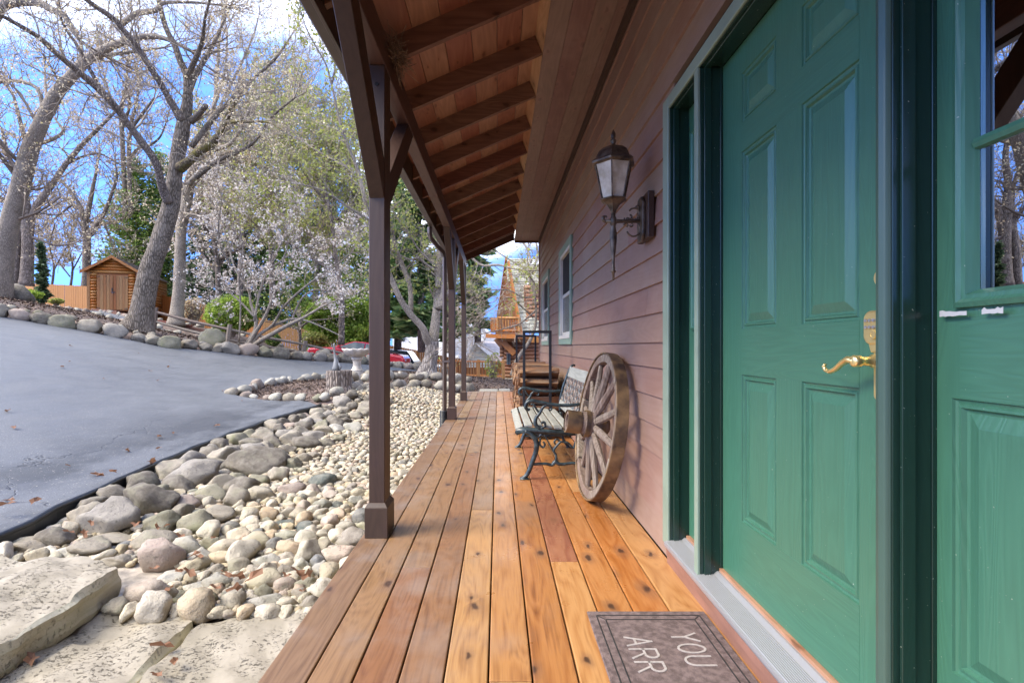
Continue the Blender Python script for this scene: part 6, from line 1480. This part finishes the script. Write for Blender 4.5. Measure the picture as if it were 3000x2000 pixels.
# bare arching shrub/tree in front of the log cabin
T = Tree('bare_tree', 'pale bare tree with arching pinkish twigs before the log cabin', 'tree', P(1510, 1085, 13.2), m_barkl, m_twig)
BL = [[(1500, 1100, 13), (1516, 1052, 11), (1545, 1010, 10), (1562, 975, 9), (1570, 940, 7), (1568, 880, 6), (1555, 830, 6), (1540, 790, 5), (1500, 765, 4), (1460, 740, 3)],
 [(1570, 900, 6), (1565, 840, 6), (1552, 800, 5), (1545, 760, 4), (1550, 720, 3), (1540, 690, 3)], [(1566, 870, 5), (1530, 870, 4), (1490, 850, 3), (1440, 850, 3), (1390, 870, 2)],
 [(1568, 910, 5), (1520, 950, 4), (1470, 965, 3), (1410, 978, 3), (1370, 990, 2)], [(1562, 930, 4), (1530, 900, 4), (1490, 870, 3), (1450, 900, 2)], [(1545, 800, 4), (1580, 850, 4), (1600, 900, 3)], [(1556, 770, 6), (1545, 730, 6), (1520, 690, 5), (1500, 640, 4)], [(1560, 800, 5), (1575, 740, 5), (1565, 690, 4), (1560, 640, 3)]]
for k, st in enumerate(BL):
    q = limb_px([(x, y, r*.62) for x, y, r in st], 13.2, [1, .5, -1, -1.2, -.6, .4, 1, .7][k]); T.limb(q, 'limb', sides=8); T.sprout(q, 6, .8, 2, .2, 1, .35, up=-.03, wig=.3)
T.done(leaf=m_yleaf, per=1, size=.03, keep=.06, leafname='buds', floor=.004)

# --- shrubs
def bush(name, label, Y, x, yb, wpx, hpx, leaf, n=5000, size=.07, group=None, stems=14, tw=m_twigd, ball=True):
    pb = P(x, yb, Y); W_, H_ = wpx/F*Y/2, hpx/F*Y
    root = thing(name, label, 'shrub', tuple(pb), group); mb = MB()
    for k in range(stems*6):
        a = RNG.uniform(0, 6.28); r = W_*RNG.uniform(.1, .95); top = pb+[math.cos(a)*r, math.sin(a)*r, H_*(.5+.45*math.sqrt(max(0, 1-(r/W_)**2)))]
        mb.tube([pb+[math.cos(a)*.06, math.sin(a)*.06, -.05], pb+[math.cos(a)*r*.55, math.sin(a)*r*.55, H_*.35], top], [.018, .012, .004], 3, cap=False)
    mb.build('stems', tw, root, kind='stuff')
    d = RNG.normal(size=(n, 3)); d /= np.linalg.norm(d, axis=1, keepdims=True); rad = RNG.uniform(.55, 1.04, n)**.6
    rad *= 1+.12*np.array([mnoise.noise(Vector(v*2.5)) for v in d])
    c = pb+np.array([0, 0, H_*.55])+d*rad[:, None]*[W_, W_*.8, H_*.46]
    leaf_cards('foliage', c, size, leaf, root); return root
bush('clipped_bush', 'round clipped green bush before the orange fence', 22, 680, 985, 150, 118, m_gleaf, 7500, .075)
bush('bush', 'small dark green bush low against the fence right of the blossom stems', 25, 800, 1018, 42, 42, m_arbor, 1600, .08)
bush('bush', 'yellowing clipped bush behind the nose of the red car', 26, 918, 1020, 80, 48, m_yleaf, 2600, .08)
bush('dry_shrub', 'brown leafless shrub between pale oak and green bush', 23, 568, 950, 78, 80, m_bud, 900, .05, stems=34)
bush('bush', 'low fresh green plants at the foot of the leftmost oak', 18, 60, 880, 110, 34, m_gleaf, 2200, .05)
bush('bush', 'low grassy tuft beside the small spruce', 22, 165, 892, 40, 18, m_yleaf, 700, .05)
bush('forsythia', 'small budding green shrub before the orange railing', 16.5, 1443, 1122, 46, 92, m_yleaf, 190, .06, stems=5)
T = Tree('sapling', 'small bare ornamental tree behind the rail fence near the car', 'tree', P(878, 1030, 21), m_bark, m_twig)
for st in ([(878, 1035, 5), (879, 990, 5), (878, 955, 4)], [(878, 965, 4), (840, 955, 3), (800, 945, 2), (760, 940, 1)], [(878, 960, 4), (910, 940, 3), (960, 935, 2), (1000, 930, 1)], [(878, 955, 3), (860, 930, 2), (850, 900, 2)], [(878, 955, 3), (900, 915, 2), (925, 890, 1)]):
    q = limb_px(st, 21, -.4); T.limb(q, 'stem', sides=6); T.sprout(q, 4, .6, 1, .4)
T.done(leaf=m_bud, size=.05, keep=.4)
# ------------------------------------------------------------------ cedar fence
fence = thing('cedar_fence', 'tall orange cedar board fence running along the back of the yard', 'fence', (-20, 32, 3))
FP = [(-60, 822, 33, 3.55), (20, 826, 32.5, 3.5), (110, 831, 32, 3.42), (255, 838, 32, 3.35), (400, 850, 32, 2.9), (536, 877, 31.5, 2.2), (650, 903, 31, 1.6), (770, 934, 31, 1.0), (880, 962, 31.5, .4), (1000, 990, 32, -.2), (1147, 1012, 32.5, -.7), (1225, 1027, 33, -.9), (1320, 1047, 34, -1.1), (1480, 1062, 36, -1.2)]
tops = [np.array(P(x, y, Y)) for x, y, Y, g_ in FP]; sec = 0
for i in range(len(tops)-1):
    a, b = tops[i], tops[i+1]; L = np.linalg.norm((b-a)[:2]); n = int(L/.145); mb = MB(); d = (b-a)[:2]/L; nn = np.array([-d[1], d[0]])
    for k in range(n):
        t0, t1 = k/n, (k+1)/n; p, q = a+(b-a)*t0, a+(b-a)*(t1-.012/ L); zt = (p[2]+q[2])/2+RNG.uniform(-.012, .012); o = nn*RNG.uniform(0, .012); zb_ = min(h1(p[0], p[1]), zt-1.5)-.2
        mb.hexa([(p[0]+o[0], p[1]+o[1], zb_), (q[0]+o[0], q[1]+o[1], zb_), (q[0]+o[0]+nn[0]*.02, q[1]+o[1]+nn[1]*.02, zb_), (p[0]+o[0]+nn[0]*.02, p[1]+o[1]+nn[1]*.02, zb_), (p[0]+o[0], p[1]+o[1], zt), (q[0]+o[0], q[1]+o[1], zt), (q[0]+o[0]+nn[0]*.02, q[1]+o[1]+nn[1]*.02, zt), (p[0]+o[0]+nn[0]*.02, p[1]+o[1]+nn[1]*.02, zt)])
    mb.build('fence_boards', m_fence, fence, kind='stuff')
    MB().box(a[0]-.05, a[0]+.05, a[1]+.05, a[1]+.15, a[2]-2.2, a[2]-.05).build('fence_post', m_fence, fence)
# ------------------------------------------------------------------ log sided shed
phi = R(18); sf = np.array([math.cos(phi), math.sin(phi), 0]); sd_ = np.array([-math.sin(phi), math.cos(phi), 0]); SA = np.array([-22.97, 27.5, 3.08])
def S(u, v, w): return tuple(SA+sf*u+sd_*v+np.array([0, 0, w]))
def sbox(mb, u0, u1, v0, v1, w0, w1, mi=0): return mb.hexa([S(u0, v0, w0), S(u1, v0, w0), S(u1, v1, w0), S(u0, v1, w0), S(u0, v0, w1), S(u1, v0, w1), S(u1, v1, w1), S(u0, v1, w1)], mi)
shed = thing('garden_shed', 'small orange log sided garden shed with double doors and shingle roof', 'shed', tuple(SA))
W_, D_, HE, HP = 2.46, 4.6, 2.28, 3.05
mb = MB(); sbox(mb, .03, W_-.03, .03, D_, 0, HE); mb.add([S(.03, .03, HE), S(W_-.03, .03, HE), S(W_/2, .03, HP)], [(0, 1, 2)]); mb.build('shed_wall', m_oran, shed)
rows_ = 14; hr = HE/rows_
for k in range(rows_):
    w = (k+.5)*hr
    for (u0, u1) in ((.16, .44), (W_-.50, W_-.20)) if k < 13 else ((.16, W_-.2),):
        MB().tube([S(u0, .0, w), S(u1, .0, w)], hr*.52, 8).build('shed_log', m_oran, shed, smooth=True)
    MB().tube([S(W_, .14, w), S(W_, D_, w)], hr*.52, 8).build('shed_log', m_oran, shed, smooth=True)
for k in range(4):
    w = HE+(k+.5)*.17; hw_ = (W_/2-.12)*(1-(w-HE)/(HP-HE))
    if hw_ > .1: MB().tube([S(W_/2-hw_, .0, w), S(W_/2+hw_, .0, w)], .09, 8).build('shed_log', m_oran, shed, smooth=True)
for u in (.0, W_-.14): sbox(MB(), u, u+.14, -.08, -.02, 0, HE).build('corner_post', m_oranz, shed)
for k, (u0, u1) in enumerate(((.46, 1.22), (1.24, W_-.52))):
    nb = 5; dr_ = MB()
    sbox(dr_, u0, u1, -.05, -.03, .06, 2.02); dd = dr_.build('shed_door', m_oranz, shed)
    for j in range(nb): sbox(MB(), u0+(u1-u0)*j/nb+.006, u0+(u1-u0)*(j+1)/nb-.006, -.075, -.051, .07, 2.01).build('door_board', m_oranz, dd)
    for w in (.12, 1.9):
        uu = u0 if k == 0 else u1-.16
        sbox(MB(), uu, uu+.16, -.085, -.076, w, w+.03).build('hinge', m_blackmetal, dd)
sbox(MB(), 1.13, 1.33, -.10, -.078, 1.02, 1.08).build('latch', m_blackmetal, shed); sbox(MB(), 1.16, 1.22, -.10, -.078, 1.12, 1.30).build('handle', m_blackmetal, shed)
MB().lathe([(.035, 0), (.03, .03)], S(1.22, -.10, 1.02), 8, (0, -1, 0)).build('padlock', m_chrome, shed)
for sgn, u_e, u_r in ((1, -.25, W_/2), (-1, W_+.25, W_/2)):
    ze = HE-.16; nr = 14
    for k in range(nr):
        t0, t1 = k/nr, (k+1.15)/nr; ua, ub = u_e+(u_r-u_e)*t0, u_e+(u_r-u_e)*min(1, t1); wa, wb_ = ze+(HP-ze)*t0, ze+(HP-ze)*min(1, t1)
        mb = MB(); mb.hexa([S(ua, -.28, wa+.05), S(ub, -.28, wb_+.03), S(ub, D_+.2, wb_+.03), S(ua, D_+.2, wa+.05), S(ua, -.28, wa+.08), S(ub, -.28, wb_+.045), S(ub, D_+.2, wb_+.045), S(ua, D_+.2, wa+.08)]); mb.build('shingle_course', m_shingb, shed)
    mb = MB(); mb.hexa([S(u_e, -.30, ze-.10), S(u_r, -.30, HP-.10), S(u_r, -.26, HP-.10), S(u_e, -.26, ze-.10), S(u_e, -.30, ze+.06), S(u_r, -.30, HP+.06), S(u_r, -.26, HP+.06), S(u_e, -.26, ze+.06)]); mb.build('fascia', m_oran, shed)
mb = MB()
for k, (x0, y0_, x1, y1_, Y) in enumerate([(270, 912, 345, 918, 25.5), (330, 922, 395, 930, 24), (455, 945, 560, 962, 22.5), (560, 967, 650, 985, 22.5), (380, 938, 455, 948, 23)]):
    a, b = P(x0, y0_, Y), P(x1, y1_, Y)
    MB().bar(a, b, .18, .30).build('landscape_timber', m_timber, None, label=f'reddish landscape timber edging the path below the shed, {ORD[k]} from the left', cat='timber', group='landscape timbers below the shed')
# ------------------------------------------------------------------ split rail fence
rf = thing('rail_fence', 'weathered grey split rail fence on the bank behind the boulder wall', 'fence', tuple(P(674, 1010, 17)))
RPT = [(457, 900, 962, 17.4), (674, 950, 1018, 17.2), (895, 998, 1048, 18.2), (1085, 1040, 1085, 19.5)]
for x, y0_, y1_, Y in RPT:
    a, b = P(x, y0_, Y), P(x-8, y1_, Y); MB().tube([a, (a+b)/2, b], [.075, .09, .095], 6).build('rail_post', m_rail, rf)
for (p, q) in zip(RPT[:-1], RPT[1:]):
    for f0 in (.22, .68):
        a = P(p[0], p[1]+(p[2]-p[1])*f0, p[3]); b = P(q[0], q[1]+(q[2]-q[1])*f0, q[3]); c = (a+b)/2+[0, 0, -.03]
        MB().tube([a, c, b], [.045, .055, .045], 5).build('rail', m_rail, rf)
# ------------------------------------------------------------------ cars
def car(name, label, origin, yaw, tilt, prof, green, paint, wheels, Wd=1.78, rev=False, wr=.33):
    ca_, sa_ = math.cos(yaw), math.sin(yaw); ct, st = math.cos(tilt), math.sin(tilt)
    ex_ = np.array([ca_*ct, sa_*ct, -st]); ey = np.array([-sa_, ca_, 0]); ez_ = np.cross(ex_, ey)
    O = np.array(origin); q = lambda s, w, h: tuple(O+ex_*s+ey*w+ez_*h)
    root = thing(name, label, 'car', tuple(O))
    def loft(poly, ws, ins, mat_, nm, parent=root, bevel=.04, seg=3):
        mb = MB(); k = len(poly); cx_ = sum(p[0] for p in poly)/k
        for w, i_ in zip(ws, ins): mb.add([q(cx_+(s-cx_)*(1-i_[0]), w, h-(i_[1] if h > .5 else 0)) for s, h in poly], [])
        fs = [tuple(range(k)), tuple((len(ws)-1)*k+j for j in range(k))]+[(r*k+j, r*k+(j+1) % k, (r+1)*k+(j+1) % k, (r+1)*k+j) for r in range(len(ws)-1) for j in range(k)]
        mb.add([], []); mb.f = fs; mb.m = [0]*len(fs); return mb.build(nm, mat_, parent, bevel=bevel, seg=seg, smooth=False)
    body = loft(prof, (0, .08, Wd-.08, Wd), ((.02, .06), (0, 0), (0, 0), (.02, .06)), paint, 'body')
    base_h = min(h for s, h in green); k = len(green)
    mb = MB(); n0 = [q(s, (.07 if h == base_h else .24), h) for s, h in green]; n1 = [q(s, Wd-(.07 if h == base_h else .24), h) for s, h in green]
    mb.add(n0+n1, [tuple(range(k)), tuple(range(k, 2*k))]+[(j, (j+1) % k, (j+1) % k+k, j+k) for j in range(k)]); mb.build('cabin', paint, root, bevel=.05, seg=3)
    # side glass: two panes on the near side, windscreen and rear glass
    def side_w(s, h): return .07+.17*(h-base_h)/(max(h for _, h in green)-base_h)-.008
    tp = max(h for _, h in green)
    def pane(pts, nm='pane'): MB().add([q(s, side_w(s, h), h) for s, h in pts], [tuple(range(len(pts)))]).build(nm, m_carglass, root)
    g = sorted(green, key=lambda p: p[0]); f0, f1 = g[0], g[-1]; topl = sorted([p for p in green if p[1] > tp-.1], key=lambda p: p[0]); tl, tr = topl[0], topl[-1]
    mid = (tl[0]+tr[0])/2+.15; b0 = base_h+.05; t1 = tp-.07
    lerp = lambda p, r, h: p[0]+(r[0]-p[0])*(h-p[1])/(r[1]-p[1]+1e-9)
    pane([(lerp(f0, tl, b0)+.14, b0), (mid-.04, b0), (mid-.04, t1), (lerp(f0, tl, t1)+.14, t1)]); pane([(mid+.04, b0), (lerp(f1, tr, b0)-.22, b0), (lerp(f1, tr, t1)-.12, t1), (mid+.04, t1)])
    for (A_, B_, nm) in ((f0, tl, 'windscreen'), (f1, tr, 'rear_window')):
        c = lambda t: (A_[0]+(B_[0]-A_[0])*t, A_[1]+(B_[1]-A_[1])*t); sgn = -1 if A_[0] < B_[0] else 1; a0, a1 = c(.12), c(.88)
        MB().add([q(a0[0]+sgn*.02, .16, a0[1]+.02), q(a0[0]+sgn*.02, Wd-.16, a0[1]+.02), q(a1[0]+sgn*.02, Wd-.26, a1[1]+.02), q(a1[0]+sgn*.02, .26, a1[1]+.02)], [(0, 1, 2, 3)]).build(nm, m_carglass, root)
    for s in wheels:
        for w in (-.01, Wd-.2):
            wl = MB().lathe([(wr-.05, 0), (wr, .03), (wr, .18), (wr-.05, .21)], q(s, w, wr), 20, ey).build('wheel', m_tyre, root)
            MB().lathe([(wr-.12, -.012), (wr-.10, -.004), (wr-.06, .0), (wr-.06, .01)], q(s, w, wr), 16, ey).build('rim', m_chrome, wl)
        MB().lathe([(wr+.07, -.004), (wr+.07, .01)], q(s, -.0, wr+.02), 20, ey).build('wheel_arch', m_tyre, root)
    nose = min(s for s, h in prof); tail = max(s for s, h in prof)
    for w in (.14, Wd-.42): MB().obox(q(nose+.10, w+.14, .64), (ex_, ey, ez_), (.10, .14, .07)).build('headlight', m_lamp, root, bevel=.02)
    for w in (.10, Wd-.38): MB().obox(q(tail-.05, w+.14, .72), (ex_, ey, ez_), (.06, .14, .08)).build('tail_light', m_red, root, bevel=.02)
    for w in (-.10, Wd+.10): MB().obox(q(f0[0]+.35, w, base_h+.08), (ex_, ey, ez_), (.06, .10, .07)).build('mirror', paint if paint is m_red else m_black, root, bevel=.02)
    for s in (mid,): MB().obox(q(s, -.004, .62), (ex_, ey, ez_), (.006, .004, .30)).build('door_seam', m_black, root)
    return root
car_prof = [(0, .32), (.02, .58), (.10, .72), (.5, .82), (1.35, .93), (2.4, .96), (4.05, 1.0), (4.75, .98), (4.86, .85), (4.9, .50), (4.8, .25), (.15, .20)]
car_green = [(1.25, .92), (2.15, 1.34), (2.6, 1.39), (3.15, 1.36), (4.15, .97)]
CG = (P(893, 1068, 24.4)[0], 24.4, .30)
car('red_car', 'red four door sedan parked on the slope behind the rail fence', CG, 0, R(8.2), car_prof, car_green, m_red, (1.0, 3.75))
suv_prof = [(0, .4), (.02, .9), (.1, 1.02), (1.0, 1.08), (3.2, 1.08), (4.2, 1.02), (4.35, .95), (4.4, .45), (4.3, .3), (.1, .3)]
suv_green = [(.12, 1.06), (.25, 1.72), (1.5, 1.76), (2.55, 1.72), (3.05, 1.07)]
car('dark_suv', 'dark blue vehicle parked beyond the tail of the red sedan', (P(1098, 1080, 28.5)[0]-.8, 28.5, -.75), R(-6), R(4), suv_prof, suv_green, m_navy, (.85, 3.5), 1.7, wr=.36)
# ------------------------------------------------------------------ orange deck railing below the maple
Yr = 18.5
rl = thing('deck_railing', 'orange stained wooden railing with many balusters beyond the porch end', 'railing', tuple(P(1405, 1110, Yr)))
ra, rb = P(1272, 1056, Yr+1.0), P(1478, 1060, Yr-.3)
MB().bar(ra, rb, .12, .05).build('top_rail', m_oran, rl); lo_ = np.array([0, 0, -.53]); MB().bar(ra+lo_, rb+lo_, .06, .07).build('bottom_rail', m_oran, rl)
nb = 25
for k in range(nb):
    p = ra+(rb-ra)*(k+.5)/nb; MB().box(p[0]-.02, p[0]+.02, p[1]-.02, p[1]+.02, p[2]-.50, p[2]-.025).build('baluster', m_oranz, rl)
for t in (.0, .31, .65, .985):
    p = ra+(rb-ra)*t; MB().box(p[0]-.06, p[0]+.06, p[1]-.06, p[1]+.06, p[2]-1.1, p[2]+.07).build('railing_post', m_oranz, rl, bevel=.01)
sk = MB(); n = 14
for k in range(n):
    p, q = ra+(rb-ra)*k/n, ra+(rb-ra)*((k+1)/n-.003); mb = MB(); mb.hexa([(p[0], p[1], p[2]-1.35), (q[0], q[1], q[2]-1.35), (q[0], q[1]+.02, q[2]-1.35), (p[0], p[1]+.02, p[2]-1.35), (p[0], p[1], p[2]-.60), (q[0], q[1], q[2]-.60), (q[0], q[1]+.02, q[2]-.60), (p[0], p[1]+.02, p[2]-.60)]); mb.build('skirt_board', m_oranz, rl)
# ------------------------------------------------------------------ log cabin
cb = thing('log_cabin', 'steep roofed log cabin with an orange balcony beyond the porch end', 'log cabin', (1.6, 20, -.2))
A_ = P(1524, 978, 19.0); B_ = P(1484, 762, 21.5); C_ = P(1460, 925, 26.0)
def quad_courses(a, b, c, d, n, mat_, nm, lift=.035, cols=0):
    """a,b = lower left/right, d,c = upper left/right: overlapping shingle courses"""
    a, b, c, d = map(np.array, (a, b, c, d)); nrm_ = np.cross(b-a, d-a); nrm_ /= np.linalg.norm(nrm_); nrm_ *= -1 if nrm_[1] > 0 else 1
    mb = MB()
    for k in range(n):
        t0, t1 = k/n, min(1, (k+1.1)/n); p0, p1, q0, q1 = a+(d-a)*t0, b+(c-b)*t0, a+(d-a)*t1, b+(c-b)*t1
        m_ = cols or 1
        for j in range(m_):
            s0, s1 = j/m_, (j+1)/m_-(.0012 if cols else 0); l_ = lift*(1+(RNG.random()-.5)*.5)
            e0, e1, f0, f1 = p0+(p1-p0)*s0, p0+(p1-p0)*s1, q0+(q1-q0)*s0, q0+(q1-q0)*s1
            mb.hexa([e0, e1, f1, f0, e0+nrm_*l_, e1+nrm_*l_, f1+nrm_*.006, f0+nrm_*.006])
    return mb.build(nm, mat_, cb, kind='stuff')
quad_courses(P(1524, 976, 19.0), P(1600, 965, 19.6), P(1600, 812, 20.6), P(1497, 812, 20.9), 15, m_shing, 'steep_roof', cols=9)
quad_courses(P(1487, 825, 20.7), P(1640, 825, 20.4), P(1640, 757, 22.2), P(1482, 757, 22.4), 12, m_shing, 'upper_roof', cols=16)
MB().hexa([P(1553, 778, 20.9), P(1590, 778, 20.9), P(1590, 764, 21.3), P(1550, 764, 21.3)]+[tuple(np.array(p)+[0, -.08, .05]) for p in (P(1553, 778, 20.9), P(1590, 778, 20.9), P(1590, 764, 21.3), P(1550, 764, 21.3))]).build('skylight', m_white, cb)
gw = [np.array(P(1484, 764, 21.95)), np.array(P(1527, 988, 19.6)), np.array(P(1450, 985, 26.0))]
k_ = 11
for k in range(k_):
    t0, t1 = k/k_, (k+.995)/k_; a0, a1 = gw[2]+(gw[1]-gw[2])*t0, gw[2]+(gw[1]-gw[2])*t1
    f = lambda t: gw[2]+(gw[0]-gw[2])*(t/.5) if t < .5 else gw[0]+(gw[1]-gw[0])*((t-.5)/.5)
    u0, u1 = f(t0), f(t1); n_ = np.array([.05, .05, 0]); MB().hexa([a0, a1, a1+n_, a0+n_, u0+[0, 0, .02], u1+[0, 0, .02], u1+n_, u0+n_]).build('gable_board', m_logd, cb)
for a, b, nm in ((P(1483, 756, 21.8), P(1457, 930, 26.2), 'rake_board'), (P(1489, 768, 20.9), P(1528, 984, 18.9), 'rake_board')): MB().bar(a, b, .07, .20).build(nm, m_oran, cb)
MB().box(*sorted((P(1492, 900, 20.4)[0], P(1500, 900, 20.4)[0])), 20.3, 20.4, P(0, 975, 20.4)[2], P(0, 935, 20.4)[2]).build('red_door', m_timber, cb)
MB().add([P(1524, 978, 19.1), P(1600, 967, 19.7), P(1600, 814, 20.7), P(1497, 814, 21.0)], [(0, 1, 2, 3)]).add([P(1487, 827, 20.8), P(1640, 827, 20.5), P(1640, 759, 22.3), P(1482, 759, 22.5)], [(0, 1, 2, 3)]).build('roof_deck', m_logd, cb)
# dormer log wall
for k in range(11):
    y = 842+k*11.6; a, b = P(1538+k*1.5, y, 19.7), P(1600, y, 19.7); MB().tube([a, b], .085, 8).build('log', m_logw, cb, smooth=True)
MB().box(P(1536, 0, 19.9)[0], 3, 19.85, 23, P(0, 960, 19.9)[2], P(0, 835, 19.9)[2]).build('dormer_wall', m_logd, cb)
MB().bar(P(1545, 832, 19.2), P(1600, 832, 19.2), .3, .05).build('dormer_eave', m_white, cb)
# lower log wall, with log ends crossing at the corner
for k in range(12):
    y = 992+k*10.8; a, b = P(1477 if k > 2 else 1490, y, 19.4), P(1610, y, 19.4); MB().tube([a, b], .078, 8).build('log', m_logw, cb, smooth=True)
    if k in (2, 3, 4): MB().tube([P(1464, y+5, 19.5), P(1480, y+5, 19.5)], .078, 8).build('log', m_logw, cb, smooth=True)
    if k > 2: MB().tube([P(1480, y+5, 19.55), tuple(np.array(P(1474, y+5, 23.5)))], .078, 8).build('log', m_logw, cb, smooth=True)
MB().box(.36, 3.2, 19.5, 24, -1, 1.5).build('lower_wall', m_logd, cb)
wd = MB().box(P(1484, 0, 19.2)[0], P(1496, 0, 19.2)[0], 19.26, 19.31, P(0, 1068, 19.2)[2], P(0, 1036, 19.2)[2]).build('cabin_window', m_screen, cb)
MB().bar(P(1490, 1036, 19.25), P(1490, 1068, 19.25), .03, .03).build('window_bar', m_navy, wd)
for k in range(9): place_rock('foundation_stone', m_b_tan, *(np.array(P(1478+k*9-(k > 4)*42, 1122-(k > 4)*9, 19.2))), .11, .09, .09, .2*k, None, None, None, 2, .3); bpy.context.scene.collection.objects[-1] if False else None
for o in [o for o in COL.objects if o.name.startswith('foundation_stone')]: o.parent = cb; o.location = [a-b for a, b in zip(o.location, cb.location)]
# balcony
fl = (P(1440, 980, 19.8), P(1532, 980, 18.6))
MB().bar(P(1446, 984, 19.6), P(1532, 986, 18.7), 1.0, .16).build('balcony_floor', m_oran, cb)
for y in (931, 968): MB().tube([P(1458, y, 18.9), P(1522, y+1, 18.3)], .05, 8).build('rail_log', m_oran, cb, smooth=True)
for y in (936, 968): MB().tube([P(1440, y, 20.6), P(1458, y, 18.9)], .05, 8).build('rail_log', m_oran, cb, smooth=True)
for k in range(9):
    t = k/8; a, b = np.array(P(1458+64*t, 932, 18.9-.6*t)), np.array(P(1458+64*t, 970, 18.9-.6*t)); MB().tube([a, b], .026 if 0 < k < 8 else .06, 6).build('rail_spindle', m_oran, cb)
for k in range(5):
    t = k/4; a, b = np.array(P(1440+18*t, 930, 20.6-1.7*t)), np.array(P(1440+18*t, 974, 20.6-1.7*t)); MB().tube([a, b], .05, 6).build('rail_spindle', m_oran, cb)
MB().bar(P(1462, 990, 19.2), P(1509, 1036, 19.0), .16, .22).build('corner_brace', m_oran, cb); MB().bar(P(1452, 992, 19.9), P(1492, 1040, 19.9), .14, .2).build('corner_brace', m_logw, cb)
MB().bar(P(1470, 993, 19.1), P(1600, 996, 19.0), .14, .20).build('floor_beam', m_oran, cb)
# ------------------------------------------------------------------ distant houses
hA = thing('white_house', 'far white sided house with a grey roof behind the maple', 'house', (-5, 52, -2))
def pb(mb, x0, x1, y0, y1, Y, d=3): a, b = P(x0, y1, Y), P(x1, y0, Y); return mb.box(a[0], b[0], Y, Y+d, a[2], b[2])
pb(MB(), 1150, 1290, 945, 1060, 55, 5).build('wall', m_white, hA); pb(MB(), 1290, 1345, 985, 1060, 53, 4).build('wall', m_white, hA)
mb = MB(); mb.hexa([P(1145, 948, 54.6), P(1296, 948, 54.6), P(1296, 948, 61), P(1145, 948, 61), P(1175, 915, 58), P(1280, 915, 58), P(1280, 915, 59), P(1175, 915, 59)]); mb.build('roof', m_asr, hA)
for x, y in ((1172, 975), (1225, 975), (1262, 990)):
    w = pb(MB(), x, x+14, y, y+24, 54.95, .04).build('window', m_carglass, hA); pb(MB(), x-2, x+16, y-2, y, 54.92, .06).build('frame', m_white, w)
hB = thing('grey_roofed_house', 'far white gabled house with a long grey roof and satellite dish', 'house', (-2, 44, -2))
mb = MB(); mb.prism([(P(1345, 0, 47)[0], P(0, 990, 47)[2]), (P(1445, 0, 47)[0], P(0, 990, 47)[2]), (P(1395, 0, 47)[0], P(0, 938, 47)[2])], 47, 52, 'Y'); mb.build('gable', m_white, hB)
MB().bar(P(1340, 992, 46.8), P(1395, 936, 46.8), .3, .25).bar(P(1450, 992, 46.8), P(1395, 936, 46.8), .3, .25).build('rake_trim', m_white, hB)
mb = MB(); mb.hexa([P(1325, 1040, 43), P(1470, 1040, 43), P(1470, 1040, 50), P(1325, 1040, 50), P(1330, 984, 46), P(1462, 984, 46), P(1462, 984, 48), P(1330, 984, 48)]); mb.build('roof', m_asr, hB)
ds_ = MB().lathe([(.0, .03), (.14, .04), (.26, .10), (.27, .11), (.14, .06), (0, .05)], P(1411, 992, 42), 18, (-.3, -1, .3), cap=False).build('satellite_dish', m_white, hB)
MB().tube([P(1411, 993, 42), P(1408, 1008, 42.1), P(1408, 1016, 42.4)], .03, 6).build('dish_arm', m_asr, ds_)
pb(MB(), 1296, 1308, 984, 1002, 52.9, .05).build('window', m_carglass, hA)
hC = thing('tan_house', 'small tan sided gabled house just beyond the orange railing', 'house', (-1, 31, -1))
xa, xb, xc = P(1368, 0, 31)[0], P(1440, 0, 31)[0], P(1394, 0, 31)[0]; ze_, zp_ = P(0, 1048, 31)[2], P(0, 1008, 31)[2]
n = 9
for k in range(n):
    f0, f1 = k/n, (k+.96)/n; z0, z1 = ze_-.6+(zp_-ze_+.6)*f0, ze_-.6+(zp_-ze_+.6)*f1
    fr = lambda z: max(0, min(1, (zp_-z)/(zp_-ze_))); x0, x1 = xc-(xc-xa)*fr(z0), xc+(xb-xc)*fr(z0); x2, x3 = xc-(xc-xa)*fr(z1), xc+(xb-xc)*fr(z1)
    MB().hexa([(x0, 31, z0), (x1, 31, z0), (x1, 31.2, z0), (x0, 31.2, z0), (x2, 31.03, z1), (x3, 31.03, z1), (x3, 31.2, z1), (x2, 31.2, z1)]).build('siding_board', m_tan, hC)
mb = MB(); mb.hexa([P(1394, 1004, 30.7), P(1480, 1056, 30.2), tuple(np.array(P(1480, 1056, 30.2))+[0, 0, .08]), tuple(np.array(P(1394, 1004, 30.7))+[0, 0, .08]), P(1396, 1000, 37), P(1490, 1006, 37), tuple(np.array(P(1490, 1006, 37))+[0, 0, .08]), tuple(np.array(P(1396, 1000, 37))+[0, 0, .08])]); mb.build('roof', m_asr2, hC)
MB().bar(P(1366, 1056, 30.6), P(1394, 1006, 30.6), .15, .16).build('rake_trim', m_tan, hC)
# sheds of roof between posts and pale flagstones at the end of the deck
for k, (x, y, w, h) in enumerate(((1432, 1138, 56, 12), (1478, 1140, 34, 9))):
    c = P(x, y, 12.1+.1*k); sl = MB(); a = w/1440*12.1/2
    sl.box(c[0]-a, c[0]+a, c[1]-.28, c[1]+.28, -.08, .0).build('flagstone', m_b_pale, None, bevel=.02, label=f'pale flagstone at the far end of the deck, {["left", "right"][k]} one', cat='flagstone', group='flagstones beyond the deck end')
